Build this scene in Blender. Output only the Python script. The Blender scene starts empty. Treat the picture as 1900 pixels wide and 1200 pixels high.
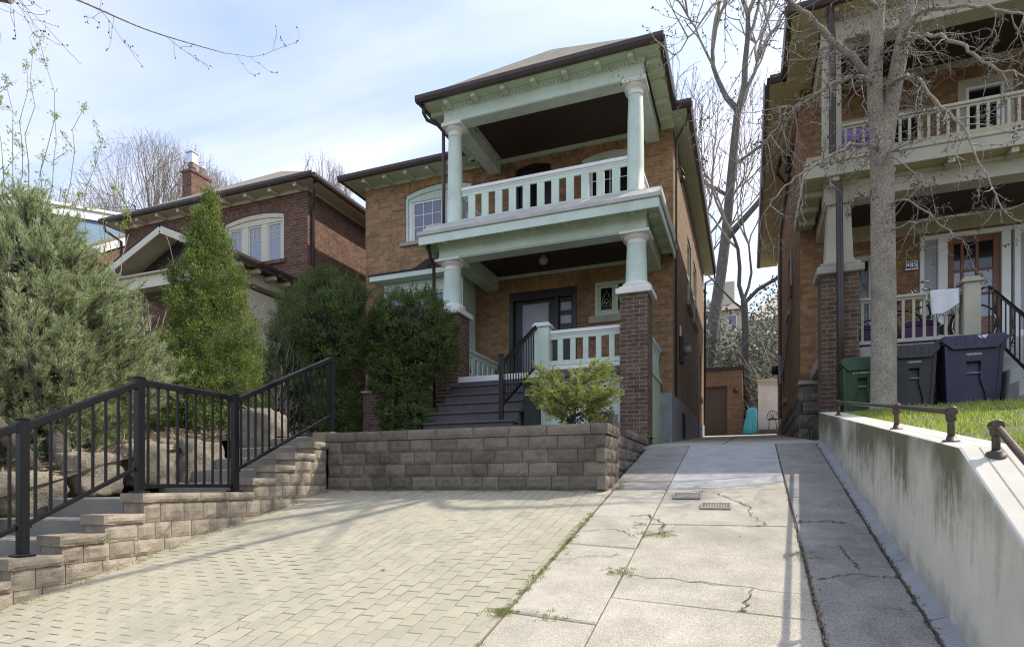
import bpy, math, random
import numpy as np
from mathutils import Vector, Matrix, noise as mnoise
R = math.radians
random.seed(7)
rng = np.random.default_rng(7)
scene = bpy.context.scene
COL = scene.collection

# ------------------------------------------------------------------ camera
cam_d = bpy.data.cameras.new("camera")
cam = bpy.data.objects.new("camera", cam_d)
COL.objects.link(cam)
cam.location = (0, 0, 0)
cam.rotation_euler = (R(90), 0, math.atan(438 / 1128.0))
cam_d.sensor_width = 36
cam_d.lens = 36 * 1128 / 1900.0
cam_d.shift_y = 300 / 1900.0
cam_d.clip_start = 0.05
cam_d.clip_end = 3000
scene.camera = cam

# ------------------------------------------------------------------ light
SUN_DIR = Vector((0.71, 0.49, 1.0)).normalized()      # towards the sun
SUN_EL = math.asin(SUN_DIR.z)
SUN_AZ = math.atan2(SUN_DIR.x, SUN_DIR.y)             # clockwise from +Y
world = bpy.data.worlds.new("World")
scene.world = world
world.use_nodes = True
wn, wl = world.node_tree.nodes, world.node_tree.links
wn.clear()
w_out = wn.new("ShaderNodeOutputWorld")
w_bg = wn.new("ShaderNodeBackground")
w_bg.inputs["Strength"].default_value = 0.15
w_sky = wn.new("ShaderNodeTexSky")
w_sky.sky_type = 'NISHITA'
w_sky.sun_disc = False
w_sky.sun_elevation = SUN_EL
w_sky.sun_rotation = SUN_AZ
w_sky.air_density = 1.0
w_sky.dust_density = 1.6
w_sky.ozone_density = 2.2
# thin high cloud: noise on a plane above, stretched into streaks
w_tc = wn.new("ShaderNodeTexCoord")
w_sep = wn.new("ShaderNodeSeparateXYZ")
wl.new(w_tc.outputs["Generated"], w_sep.inputs[0])
def wmath(op, a, b=None):
    n = wn.new("ShaderNodeMath"); n.operation = op
    for i, q in enumerate((a, b)):
        if q is None: continue
        if isinstance(q, (int, float)): n.inputs[i].default_value = q
        else: wl.new(q, n.inputs[i])
    return n.outputs[0]
zz = wmath('ADD', wmath('MAXIMUM', w_sep.outputs[2], 0.0), 0.14)
w_c = wn.new("ShaderNodeCombineXYZ")
wl.new(wmath('DIVIDE', w_sep.outputs[0], zz), w_c.inputs[0])
wl.new(wmath('DIVIDE', w_sep.outputs[1], zz), w_c.inputs[1])
w_map = wn.new("ShaderNodeMapping")
w_map.inputs["Rotation"].default_value = (0, 0, R(-8))
w_map.inputs["Scale"].default_value = (0.6, 1.5, 1)
w_map.inputs["Location"].default_value = (0.7, 0.35, 0)
wl.new(w_c.outputs[0], w_map.inputs[0])
w_no = wn.new("ShaderNodeTexNoise")
w_no.inputs["Scale"].default_value = 1.25
w_no.inputs["Detail"].default_value = 7
w_no.inputs["Roughness"].default_value = 0.5
w_no.inputs["Distortion"].default_value = 0.5
wl.new(w_map.outputs[0], w_no.inputs["Vector"])
w_ramp = wn.new("ShaderNodeValToRGB")
w_ramp.color_ramp.elements[0].position = 0.38
w_ramp.color_ramp.elements[0].color = (0.26, 0.26, 0.26, 1)
w_ramp.color_ramp.elements[1].position = 0.66
w_ramp.color_ramp.elements[1].color = (0.95, 0.95, 0.95, 1)
wl.new(w_no.outputs["Fac"], w_ramp.inputs[0])
w_mix = wn.new("ShaderNodeMix")
w_mix.data_type = 'RGBA'
wl.new(w_ramp.outputs[0], w_mix.inputs["Factor"])
wl.new(w_sky.outputs[0], w_mix.inputs["A"])
w_mix.inputs["B"].default_value = (3.8, 3.93, 4.62, 1)
wl.new(w_mix.outputs["Result"], w_bg.inputs["Color"])
wl.new(w_bg.outputs[0], w_out.inputs[0])

sun_d = bpy.data.lights.new("sun", 'SUN')
sun_d.energy = 2.5
sun_d.angle = R(0.55)
sun_d.color = (1.0, 0.93, 0.82)
sun = bpy.data.objects.new("sun", sun_d)
COL.objects.link(sun)
sun.rotation_euler = (-SUN_DIR).to_track_quat('-Z', 'Y').to_euler()
sun.location = SUN_DIR * 40

scene.view_settings.view_transform = 'Standard'
scene.view_settings.look = 'None'
scene.view_settings.gamma = 1
scene.view_settings.exposure = 1.05
try:
    scene.cycles.max_bounces = 7
    scene.cycles.diffuse_bounces = 4
    scene.cycles.use_denoising = True
    scene.cycles.filter_width = 1.15
except Exception:
    pass

# ------------------------------------------------------------------ materials
MATS = {}
def new_mat(name):
    m = bpy.data.materials.new(name)
    m.use_nodes = True
    nt = m.node_tree
    b = nt.nodes["Principled BSDF"]
    return m, nt, nt.nodes, nt.links, b
def nd(nt, typ, **kw):
    n = nt.nodes.new(typ)
    for k, v in kw.items(): setattr(n, k, v)
    return n
def mth(nt, op, a, b=None, c=None):
    n = nt.nodes.new("ShaderNodeMath"); n.operation = op
    for i, q in enumerate((a, b, c)):
        if q is None: continue
        if isinstance(q, (int, float)): n.inputs[i].default_value = q
        else: nt.links.new(q, n.inputs[i])
    return n.outputs[0]
def mixc(nt, fac, a, b, blend='MIX'):
    n = nt.nodes.new("ShaderNodeMix"); n.data_type = 'RGBA'; n.blend_type = blend
    for k, q in (("Factor", fac), ("A", a), ("B", b)):
        s = [i for i in n.inputs if i.name == k and (i.type == 'RGBA' or k == "Factor" and i.type == 'VALUE')][0]
        if isinstance(q, (int, float)): s.default_value = q
        elif isinstance(q, tuple): s.default_value = (*q[:3], 1)
        else: nt.links.new(q, s)
    return [o for o in n.outputs if o.type == 'RGBA'][0]
def noise(nt, vec, scale, detail=4, rough=0.55, dist=0.0):
    n = nt.nodes.new("ShaderNodeTexNoise")
    n.inputs["Scale"].default_value = scale
    n.inputs["Detail"].default_value = detail
    n.inputs["Roughness"].default_value = rough
    n.inputs["Distortion"].default_value = dist
    nt.links.new(vec, n.inputs["Vector"])
    return n.outputs["Fac"]
def ramp(nt, fac, p0, p1, v0=0.0, v1=1.0):
    n = nt.nodes.new("ShaderNodeMapRange")
    n.inputs[1].default_value = p0; n.inputs[2].default_value = p1
    n.inputs[3].default_value = v0; n.inputs[4].default_value = v1
    nt.links.new(fac, n.inputs[0])
    return n.outputs[0]
def pos(nt):
    return nt.nodes.new("ShaderNodeNewGeometry").outputs["Position"]
def scl(nt, vec, s):
    n = nt.nodes.new("ShaderNodeMapping"); n.inputs["Scale"].default_value = s
    nt.links.new(vec, n.inputs[0]); return n.outputs[0]
def bump(nt, b, height, strength=0.4, dist=0.01):
    n = nt.nodes.new("ShaderNodeBump")
    n.inputs["Strength"].default_value = strength
    n.inputs["Distance"].default_value = dist
    nt.links.new(height, n.inputs["Height"])
    nt.links.new(n.outputs[0], b.inputs["Normal"])

def plain(name, col, rough=0.7, var=0.12, scale=6.0, bs=0.0, bscale=60.0, metal=0.0, island=0.0, dirt=None, dirtamt=0.5, spec=None, bd=0.004):
    """painted / plain surface: large noise tone, optional grime colour and per-piece tone"""
    m, nt, N, L, b = new_mat(name)
    p = pos(nt)
    n1 = noise(nt, p, scale, 5, 0.6)
    f = ramp(nt, n1, 0.3, 0.7, 1 - var, 1 + var)
    if island:
        g = N.new("ShaderNodeNewGeometry")
        f = mth(nt, 'MULTIPLY', f, ramp(nt, g.outputs["Random Per Island"], 0, 1, 1 - island, 1 + island))
    c = nd(nt, "ShaderNodeVectorMath", operation='SCALE')
    c.inputs[0].default_value = col
    L.new(f, c.inputs["Scale"])
    out = c.outputs[0]
    if dirt is not None:
        n2 = ramp(nt, noise(nt, p, scale * 0.45, 8, 0.72, 0.4), 0.48, 0.74, 0, dirtamt)
        out = mixc(nt, n2, out, dirt)
    L.new(out, b.inputs["Base Color"])
    b.inputs["Roughness"].default_value = rough
    b.inputs["Metallic"].default_value = metal
    if spec is not None: b.inputs["Specular IOR Level"].default_value = spec
    if bs: bump(nt, b, noise(nt, p, bscale, 5, 0.6), bs, bd)
    MATS[name] = m
    return m

def brickmat(name, c1, c2, mortar, soot=(0.03, 0.024, 0.02), sootamt=0.45, w=0.225, h=0.075, ms=0.0055, soldier=False, third=None):
    m, nt, N, L, b = new_mat(name)
    g = N.new("ShaderNodeNewGeometry")
    sp = N.new("ShaderNodeSeparateXYZ"); L.new(g.outputs["Position"], sp.inputs[0])
    sn = N.new("ShaderNodeSeparateXYZ"); L.new(g.outputs["True Normal"], sn.inputs[0])
    ax = mth(nt, 'GREATER_THAN', mth(nt, 'ABSOLUTE', sn.outputs[0]), 0.5)
    u = mth(nt, 'ADD', mth(nt, 'MULTIPLY', sp.outputs[1], ax), mth(nt, 'MULTIPLY', sp.outputs[0], mth(nt, 'SUBTRACT', 1.0, ax)))
    cb = N.new("ShaderNodeCombineXYZ")
    wob = mth(nt, 'MULTIPLY', mth(nt, 'SUBTRACT', noise(nt, g.outputs["Position"], 1.3, 2), 0.5), 0.02)
    if soldier:
        L.new(sp.outputs[2], cb.inputs[0]); L.new(u, cb.inputs[1])
    else:
        L.new(u, cb.inputs[0]); L.new(mth(nt, 'ADD', sp.outputs[2], wob), cb.inputs[1])
    bt = N.new("ShaderNodeTexBrick")
    L.new(cb.outputs[0], bt.inputs["Vector"])
    bt.inputs["Scale"].default_value = 1.0
    bt.inputs["Brick Width"].default_value = w
    bt.inputs["Row Height"].default_value = h
    bt.inputs["Mortar Size"].default_value = ms
    bt.inputs["Mortar Smooth"].default_value = 0.25
    bt.inputs["Color1"].default_value = (*c1, 1)
    bt.inputs["Color2"].default_value = (*c2, 1)
    bt.inputs["Mortar"].default_value = (*mortar, 1)
    bt.offset = 0.5
    p = g.outputs["Position"]
    tone = ramp(nt, noise(nt, p, 9.0, 6, 0.65), 0.3, 0.7, 0.72, 1.25)
    c = nd(nt, "ShaderNodeVectorMath", operation='SCALE')
    L.new(bt.outputs["Color"], c.inputs[0]); L.new(tone, c.inputs["Scale"])
    out = c.outputs[0]
    if third is not None:                     # weathered tone in broad patches
        out = mixc(nt, ramp(nt, noise(nt, p, 0.55, 3, 0.5), 0.42, 0.6, 0, 0.75), out, third, 'MULTIPLY')
    n2 = ramp(nt, noise(nt, p, 1.7, 8, 0.7), 0.45, 0.75, 0, sootamt)
    out = mixc(nt, n2, out, soot)
    n3 = ramp(nt, noise(nt, p, 11.0, 2, 0.5), 0.77, 0.82, 0, 0.55)       # pale splashes of old mortar
    out = mixc(nt, n3, out, (0.42, 0.38, 0.32))
    L.new(out, b.inputs["Base Color"])
    b.inputs["Roughness"].default_value = 0.88
    b.inputs["Specular IOR Level"].default_value = 0.25
    hh = mth(nt, 'ADD', mth(nt, 'SUBTRACT', 1.0, bt.outputs["Fac"]), mth(nt, 'MULTIPLY', noise(nt, p, 55.0, 4), 0.5))
    bump(nt, b, hh, 0.55, 0.008)
    MATS[name] = m
    return m

def stonemat(name, col, spk=0.35, sscale=260.0, var=0.2, rough=0.9, stain=None, stainamt=0.5, island=0.15, bs=0.5, bscale=90.0, stscale=2.2, bd=0.006):
    """concrete / split stone: mottled tone, aggregate speckle, stains"""
    m, nt, N, L, b = new_mat(name)
    g = N.new("ShaderNodeNewGeometry")
    p = g.outputs["Position"]
    f = ramp(nt, noise(nt, p, 3.5, 8, 0.65), 0.28, 0.72, 1 - var, 1 + var)
    s = ramp(nt, noise(nt, p, sscale, 2, 0.6), 0.3, 0.7, 1 - spk, 1 + spk)
    f = mth(nt, 'MULTIPLY', f, s)
    f = mth(nt, 'MULTIPLY', f, ramp(nt, g.outputs["Random Per Island"], 0, 1, 1 - island, 1 + island))
    c = nd(nt, "ShaderNodeVectorMath", operation='SCALE')
    c.inputs[0].default_value = col
    L.new(f, c.inputs["Scale"])
    out = c.outputs[0]
    if stain is not None:
        out = mixc(nt, ramp(nt, noise(nt, p, stscale, 9, 0.72, 0.6), 0.5, 0.72, 0, stainamt), out, stain)
    L.new(out, b.inputs["Base Color"])
    b.inputs["Roughness"].default_value = rough
    b.inputs["Specular IOR Level"].default_value = 0.3
    hh = mth(nt, 'ADD', noise(nt, p, bscale, 6, 0.65), mth(nt, 'MULTIPLY', noise(nt, p, sscale, 2), 0.35))
    bump(nt, b, hh, bs, bd)
    MATS[name] = m
    return m

def leafmat(name, col, col2, var=0.35, rough=0.55, trans=0.25):
    """foliage: tone by leaf and by clump, a little light let through"""
    m, nt, N, L, b = new_mat(name)
    g = N.new("ShaderNodeNewGeometry")
    f = mth(nt, 'ADD', mth(nt, 'MULTIPLY', g.outputs["Random Per Island"], 0.5), mth(nt, 'MULTIPLY', noise(nt, g.outputs["Position"], 3.2, 4), 0.5))
    out = mixc(nt, ramp(nt, f, 0.25, 0.75), tuple(q * (1 - var) for q in col), col2)
    L.new(out, b.inputs["Base Color"])
    b.inputs["Roughness"].default_value = rough
    b.inputs["Specular IOR Level"].default_value = 0.3
    if trans:
        t = N.new("ShaderNodeBsdfTranslucent"); L.new(out, t.inputs[0])
        ms = N.new("ShaderNodeMixShader"); ms.inputs[0].default_value = trans
        L.new(b.outputs[0], ms.inputs[1]); L.new(t.outputs[0], ms.inputs[2])
        L.new(ms.outputs[0], N["Material Output"].inputs[0])
    MATS[name] = m
    return m

brickmat("brick_buff", (0.42, 0.245, 0.115), (0.27, 0.158, 0.085), (0.36, 0.29, 0.21), third=(0.62, 0.6, 0.6), sootamt=0.35)
brickmat("brick_buff_soldier", (0.44, 0.255, 0.1), (0.3, 0.17, 0.075), (0.22, 0.17, 0.11), soldier=True, sootamt=0.25)
brickmat("brick_dark", (0.09, 0.06, 0.047), (0.165, 0.105, 0.07), (0.30, 0.25, 0.195), sootamt=0.35)
brickmat("brick_side", (0.33, 0.225, 0.14), (0.24, 0.16, 0.1), (0.27, 0.22, 0.16), sootamt=0.35)
brickmat("brick_red", (0.115, 0.060, 0.043), (0.185, 0.10, 0.068), (0.3, 0.22, 0.17), sootamt=0.25)
brickmat("brick_red_soldier", (0.115, 0.060, 0.043), (0.185, 0.10, 0.068), (0.3, 0.22, 0.17), soldier=True, sootamt=0.2)
brickmat("brick_brown", (0.36, 0.205, 0.095), (0.22, 0.125, 0.065), (0.2, 0.15, 0.1), sootamt=0.35)
brickmat("brick_garage", (0.23, 0.14, 0.085), (0.17, 0.1, 0.062), (0.34, 0.26, 0.18), sootamt=0.2)
plain("paint_mint", (0.60, 0.70, 0.60), 0.55, 0.07, 2.5, dirt=(0.30, 0.33, 0.22), dirtamt=0.4, bs=0.12, bscale=35)
plain("paint_mint_bounce", (0.53, 0.62, 0.44), 0.6, 0.07, 2.5, dirt=(0.28, 0.32, 0.2), dirtamt=0.25)  # same mint, yellowed and darkened to stand for light reflected under the eaves
plain("paint_cream", (0.78, 0.76, 0.68), 0.5, 0.05, 3.0, dirt=(0.5, 0.47, 0.38), dirtamt=0.22)
plain("paint_white", (0.8, 0.8, 0.78), 0.45, 0.05, 3.0, dirt=(0.55, 0.53, 0.48), dirtamt=0.2)
plain("paint_taupe", (0.47, 0.44, 0.34), 0.6, 0.09, 3.0, dirt=(0.22, 0.2, 0.13), dirtamt=0.35)
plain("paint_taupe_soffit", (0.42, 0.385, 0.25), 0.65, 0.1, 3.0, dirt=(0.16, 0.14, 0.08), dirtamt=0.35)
plain("paint_ivory", (0.66, 0.62, 0.48), 0.55, 0.06, 3.0, dirt=(0.45, 0.4, 0.28), dirtamt=0.25)
plain("gutter_brown", (0.05, 0.034, 0.028), 0.38, 0.15, 4.0)
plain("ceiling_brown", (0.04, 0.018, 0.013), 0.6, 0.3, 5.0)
plain("wood_charcoal", (0.085, 0.075, 0.08), 0.6, 0.15, 5.0, dirt=(0.16, 0.14, 0.12), dirtamt=0.35, bs=0.15)
plain("wood_orange", (0.19, 0.078, 0.03), 0.45, 0.2, 7.0)
plain("door_dark", (0.022, 0.018, 0.02), 0.4, 0.15, 4.0)
plain("glass_frost", (0.34, 0.35, 0.41), 0.25, 0.04, 2.0)
plain("metal_black", (0.008, 0.008, 0.009), 0.3, 0.2, 9.0, spec=0.28)
plain("metal_iron", (0.03, 0.026, 0.024), 0.55, 0.3, 20.0, bs=0.2)
plain("metal_pipe", (0.085, 0.068, 0.053), 0.5, 0.3, 14.0, metal=0.6, dirt=(0.15, 0.08, 0.045), dirtamt=0.7, bs=0.25)
plain("metal_grey", (0.3, 0.3, 0.3), 0.5, 0.12, 6.0, metal=0.3)
plain("metal_galv", (0.6, 0.62, 0.64), 0.35, 0.12, 8.0, metal=0.8)
plain("iron_grate", (0.27, 0.245, 0.205), 0.75, 0.25, 20.0, bs=0.3)
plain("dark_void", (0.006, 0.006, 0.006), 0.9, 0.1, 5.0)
plain("siding_blue", (0.16, 0.31, 0.42), 0.55, 0.08, 2.0)
plain("siding_white", (0.72, 0.72, 0.68), 0.55, 0.06, 2.0)
plain("siding_beige", (0.5, 0.46, 0.36), 0.7, 0.08, 0.5)
plain("plastic_green", (0.022, 0.07, 0.026), 0.42, 0.14, 4.0, dirt=(0.06, 0.1, 0.05), dirtamt=0.3)
plain("plastic_navy", (0.026, 0.026, 0.06), 0.42, 0.18, 4.0, dirt=(0.07, 0.065, 0.07), dirtamt=0.35)
plain("plastic_black", (0.026, 0.025, 0.028), 0.45, 0.2, 4.0, dirt=(0.07, 0.062, 0.055), dirtamt=0.4)
plain("plastic_purple", (0.28, 0.17, 0.5), 0.4, 0.08, 3.0)
plain("plastic_violet", (0.1, 0.045, 0.13), 0.45, 0.12, 3.0)
plain("rubber", (0.015, 0.015, 0.015), 0.75, 0.2, 8.0)
plain("cloth_white", (0.78, 0.79, 0.8), 0.9, 0.05, 6.0, bs=0.2, bscale=150)
plain("cloth_teal", (0.09, 0.46, 0.56), 0.8, 0.12, 5.0)
plain("decal_white", (0.7, 0.7, 0.68), 0.6, 0.1, 20.0)
plain("chrome", (0.6, 0.6, 0.6), 0.2, 0.05, 5.0, metal=1.0)
plain("paint_yellow", (0.35, 0.3, 0.05), 0.4, 0.1, 5.0)
stonemat("block_wall", (0.17, 0.143, 0.112), 0.5, 210.0, 0.2, stain=(0.055, 0.047, 0.038), stainamt=0.6, island=0.28, bs=0.75, bscale=60, bd=0.012)
stonemat("block_tan", (0.31, 0.262, 0.198), 0.4, 210.0, 0.18, stain=(0.085, 0.07, 0.052), stainamt=0.8, island=0.16, bs=0.75, bscale=60, bd=0.012)
stonemat("tread_stone", (0.22, 0.205, 0.18), 0.5, 230.0, 0.15, island=0.08)
stonemat("boulder", (0.25, 0.218, 0.165), 0.3, 90.0, 0.25, stain=(0.10, 0.088, 0.068), stainamt=0.8, island=0.1, bs=1.0, bscale=18, bd=0.03)
stonemat("rubble", (0.17, 0.15, 0.125), 0.25, 70.0, 0.35, stain=(0.06, 0.052, 0.045), stainamt=0.7, island=0.25, bs=0.9, bscale=15, bd=0.03)
stonemat("paver", (0.385, 0.353, 0.262), 0.24, 300.0, 0.1, stain=(0.27, 0.25, 0.2), stainamt=0.5, island=0.06, bs=0.35, bscale=140, stscale=1.1, bd=0.003)
stonemat("concrete", (0.415, 0.378, 0.303), 0.4, 130.0, 0.2, stain=(0.22, 0.205, 0.165), stainamt=0.6, island=0.05, bs=0.45, bscale=120, stscale=1.3, bd=0.004)
stonemat("concrete_grey", (0.36, 0.355, 0.345), 0.45, 190.0, 0.14, stain=(0.2, 0.195, 0.18), stainamt=0.5, island=0.06, bs=0.5, bscale=120, stscale=1.6, bd=0.004)
stonemat("concrete_rough", (0.275, 0.262, 0.238), 0.5, 130.0, 0.22, stain=(0.1, 0.098, 0.09), stainamt=0.6, island=0.06, bs=0.9, bscale=90, stscale=2.2, bd=0.008)
stonemat("joint_sand", (0.31, 0.275, 0.2), 0.35, 120.0, 0.3, stain=(0.07, 0.07, 0.035), stainamt=0.6, island=0, bs=0.6)
stonemat("crack_dark", (0.075, 0.066, 0.05), 0.3, 120.0, 0.3, island=0, bs=0.3)
stonemat("parging", (0.3, 0.31, 0.32), 0.1, 120.0, 0.16, stain=(0.17, 0.165, 0.155), stainamt=0.6, island=0, bs=0.35, bscale=40)
stonemat("stone_sill", (0.4, 0.37, 0.31), 0.15, 200.0, 0.18, stain=(0.2, 0.18, 0.14), stainamt=0.6, island=0.05, bs=0.4)
stonemat("deck_cap", (0.5, 0.48, 0.44), 0.14, 120.0, 0.14, stain=(0.3, 0.28, 0.25), stainamt=0.5, island=0, bs=0.3)
stonemat("soil", (0.105, 0.078, 0.052), 0.4, 60.0, 0.4, stain=(0.19, 0.15, 0.1), stainamt=0.6, island=0, bs=1.0, bscale=30, bd=0.03)
stonemat("earth", (0.16, 0.14, 0.095), 0.3, 20.0, 0.3, stain=(0.07, 0.085, 0.035), stainamt=0.7, island=0, bs=0.8, bscale=8, stscale=0.3, bd=0.05)
stonemat("lawn_soil", (0.12, 0.13, 0.045), 0.3, 50.0, 0.3, stain=(0.16, 0.13, 0.08), stainamt=0.6, island=0, bs=0.8, bscale=30, bd=0.02)
stonemat("asphalt", (0.05, 0.05, 0.05), 0.4, 150.0, 0.15, island=0, bs=0.5)
stonemat("shingle", (0.26, 0.23, 0.18), 0.4, 60.0, 0.2, stain=(0.15, 0.13, 0.1), stainamt=0.5, island=0, bs=0.5, bscale=25, bd=0.01)
stonemat("shingle_dark", (0.045, 0.04, 0.042), 0.4, 60.0, 0.2, island=0, bs=0.5, bscale=25, bd=0.01)
stonemat("bark_maple", (0.36, 0.315, 0.25), 0.55, 75.0, 0.25, stain=(0.12, 0.1, 0.075), stainamt=0.45, island=0, bs=1.0, bscale=48, stscale=9.0, bd=0.02)
stonemat("bark_twig", (0.36, 0.31, 0.25), 0.25, 60.0, 0.3, island=0.1, bs=0.4)
stonemat("bark_dark", (0.10, 0.085, 0.07), 0.3, 30.0, 0.3, stain=(0.06, 0.052, 0.045), stainamt=0.5, island=0, bs=0.9, bscale=25, bd=0.03)
stonemat("bark_far", (0.29, 0.245, 0.2), 0.2, 20.0, 0.25, island=0.12, bs=0.4)
stonemat("bark_grey", (0.15, 0.14, 0.125), 0.25, 20.0, 0.25, stain=(0.07, 0.065, 0.055), stainamt=0.6, island=0, bs=0.9, bscale=18, bd=0.02)
leafmat("needle_pine", (0.29, 0.36, 0.17), (0.56, 0.62, 0.32), 0.4, trans=0.35)
leafmat("needle_cedar", (0.10, 0.155, 0.04), (0.34, 0.41, 0.10), 0.45, trans=0.25)
leafmat("needle_yew", (0.07, 0.115, 0.028), (0.21, 0.275, 0.075), 0.5, trans=0.25)
leafmat("needle_spruce", (0.3, 0.36, 0.08), (0.62, 0.64, 0.22), 0.35, trans=0.3)
leafmat("leaf_bud", (0.3, 0.4, 0.07), (0.5, 0.58, 0.12), 0.3, trans=0.45)
leafmat("grass", (0.24, 0.34, 0.04), (0.55, 0.66, 0.12), 0.35, trans=0.45)
leafmat("grass_dry", (0.32, 0.28, 0.16), (0.55, 0.48, 0.3), 0.3, trans=0.2)
leafmat("moss", (0.17, 0.20, 0.045), (0.36, 0.38, 0.11), 0.35, trans=0.2)
leafmat("brush_leaf", (0.1, 0.115, 0.075), (0.27, 0.27, 0.18), 0.4, trans=0.15)
leafmat("leaf_litter", (0.24, 0.16, 0.085), (0.42, 0.31, 0.18), 0.35, trans=0.1)
plain("cedar_core", (0.035, 0.05, 0.016), 0.95, 0.3, 8.0)  # dark colour of the solid core added to block light inside the cedar
plain("yew_core", (0.012, 0.02, 0.009), 0.95, 0.3, 8.0)  # dark colour of the added solid core inside the yews

def glassmat(name, col, rough=0.06):
    m, nt, N, L, b = new_mat(name)
    b.inputs["Base Color"].default_value = (*col, 1)
    b.inputs["Roughness"].default_value = rough
    b.inputs["Specular IOR Level"].default_value = 0.8
    p = pos(nt)
    bump(nt, b, noise(nt, p, 2.0, 2), 0.04, 0.02)
    MATS[name] = m
glassmat("glass_dark", (0.012, 0.013, 0.015))
glassmat("glass_sky", (0.16, 0.17, 0.24), 0.12)  # bluish base puts the sky's reflection into the pane colour
glassmat("glass_pale", (0.3, 0.31, 0.37), 0.15)  # pale base; in the door panes it stands for a blue-white reflection

# wall with algae streaks under its sloping top edge
m, nt, N, L, b = new_mat("concrete_wall")
p = pos(nt)
sp = N.new("ShaderNodeSeparateXYZ"); L.new(p, sp.inputs[0])
below = mth(nt, 'SUBTRACT', mth(nt, 'ADD', 0.186, mth(nt, 'MULTIPLY', mth(nt, 'SUBTRACT', sp.outputs[1], 3.54), 0.139)), sp.outputs[2])
streak = mth(nt, 'ADD', mth(nt, 'MULTIPLY', noise(nt, scl(nt, p, (9, 9, 0.9)), 1.5, 8, 0.75, 0.5), 0.5), mth(nt, 'ADD', mth(nt, 'MULTIPLY', noise(nt, p, 14.0, 8, 0.75), 0.22), mth(nt, 'MULTIPLY', noise(nt, scl(nt, p, (1, 1, 0.6)), 2.6, 4, 0.6), 0.28)))
patch = noise(nt, p, 0.9, 3, 0.5)
edge = ramp(nt, below, 0.05, 0.75, 0.15, -0.2)
fac = mth(nt, 'MULTIPLY', ramp(nt, mth(nt, 'ADD', streak, edge), 0.44, 0.60, 0, 0.95), ramp(nt, patch, 0.36, 0.5, 0.12, 1.0))
tone = ramp(nt, noise(nt, p, 2.6, 7, 0.6), 0.3, 0.7, 0.88, 1.1)
c = nd(nt, "ShaderNodeVectorMath", operation='SCALE'); c.inputs[0].default_value = (0.57, 0.54, 0.46); L.new(tone, c.inputs["Scale"])
gn = N.new("ShaderNodeNewGeometry"); sn = N.new("ShaderNodeSeparateXYZ"); L.new(gn.outputs["True Normal"], sn.inputs[0])
fac = mth(nt, 'MULTIPLY', fac, mth(nt, 'LESS_THAN', sn.outputs[2], 0.5))
out = mixc(nt, fac, c.outputs[0], (0.105, 0.097, 0.048))
foot = ramp(nt, mth(nt, 'ADD', noise(nt, p, 5.0, 6, 0.7), ramp(nt, mth(nt, 'SUBTRACT', sp.outputs[2], mth(nt, 'SUBTRACT', mth(nt, 'MULTIPLY', sp.outputs[1], 0.23), 1.55)), 0.0, 0.3, 0.25, -0.2)), 0.5, 0.72, 0, 0.55)
out = mixc(nt, foot, out, (0.24, 0.215, 0.17))
L.new(out, b.inputs["Base Color"]); b.inputs["Roughness"].default_value = 0.85
bump(nt, b, noise(nt, p, 70, 6, 0.6), 0.25, 0.005)
MATS["concrete_wall"] = m

# tongue and groove boards (soffits, siding): fine grooves across one axis
def boardmat(name, col, axis, pitch, rough=0.6, amt=0.5, var=0.08):
    m, nt, N, L, b = new_mat(name)
    p = pos(nt)
    sp = N.new("ShaderNodeSeparateXYZ"); L.new(p, sp.inputs[0])
    fr = mth(nt, 'FRACT', mth(nt, 'DIVIDE', sp.outputs[axis], pitch))
    gr = ramp(nt, fr, 0.0, 0.10, 1 - amt, 1.0)
    f = mth(nt, 'MULTIPLY', gr, ramp(nt, noise(nt, p, 2.5, 5), 0.3, 0.7, 1 - var, 1 + var))
    c = nd(nt, "ShaderNodeVectorMath", operation='SCALE'); c.inputs[0].default_value = col
    L.new(f, c.inputs["Scale"]); L.new(c.outputs[0], b.inputs["Base Color"])
    b.inputs["Roughness"].default_value = rough
    bump(nt, b, gr, 0.5, 0.01)
    MATS[name] = m
boardmat("soffit_mint_bounce_x", (0.55, 0.63, 0.43), 0, 0.085)  # both mint soffits carry the reflected yellow-green light in their colour
boardmat("soffit_mint_bounce_y", (0.55, 0.63, 0.43), 1, 0.085)
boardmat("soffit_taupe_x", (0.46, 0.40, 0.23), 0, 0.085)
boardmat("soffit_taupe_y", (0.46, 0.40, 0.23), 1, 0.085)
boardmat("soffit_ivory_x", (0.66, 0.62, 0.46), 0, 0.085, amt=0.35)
boardmat("clap_blue", (0.17, 0.27, 0.36), 2, 0.12, amt=0.35)
boardmat("clap_white", (0.72, 0.71, 0.66), 2, 0.11, amt=0.3)
boardmat("garage_door", (0.085, 0.06, 0.045), 2, 0.3, amt=0.5)
boardmat("screen_door", (0.36, 0.37, 0.4), 0, 0.03, amt=0.45, rough=0.35)
boardmat("ceiling_x", (0.042, 0.027, 0.019), 1, 0.085, amt=0.6)

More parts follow.
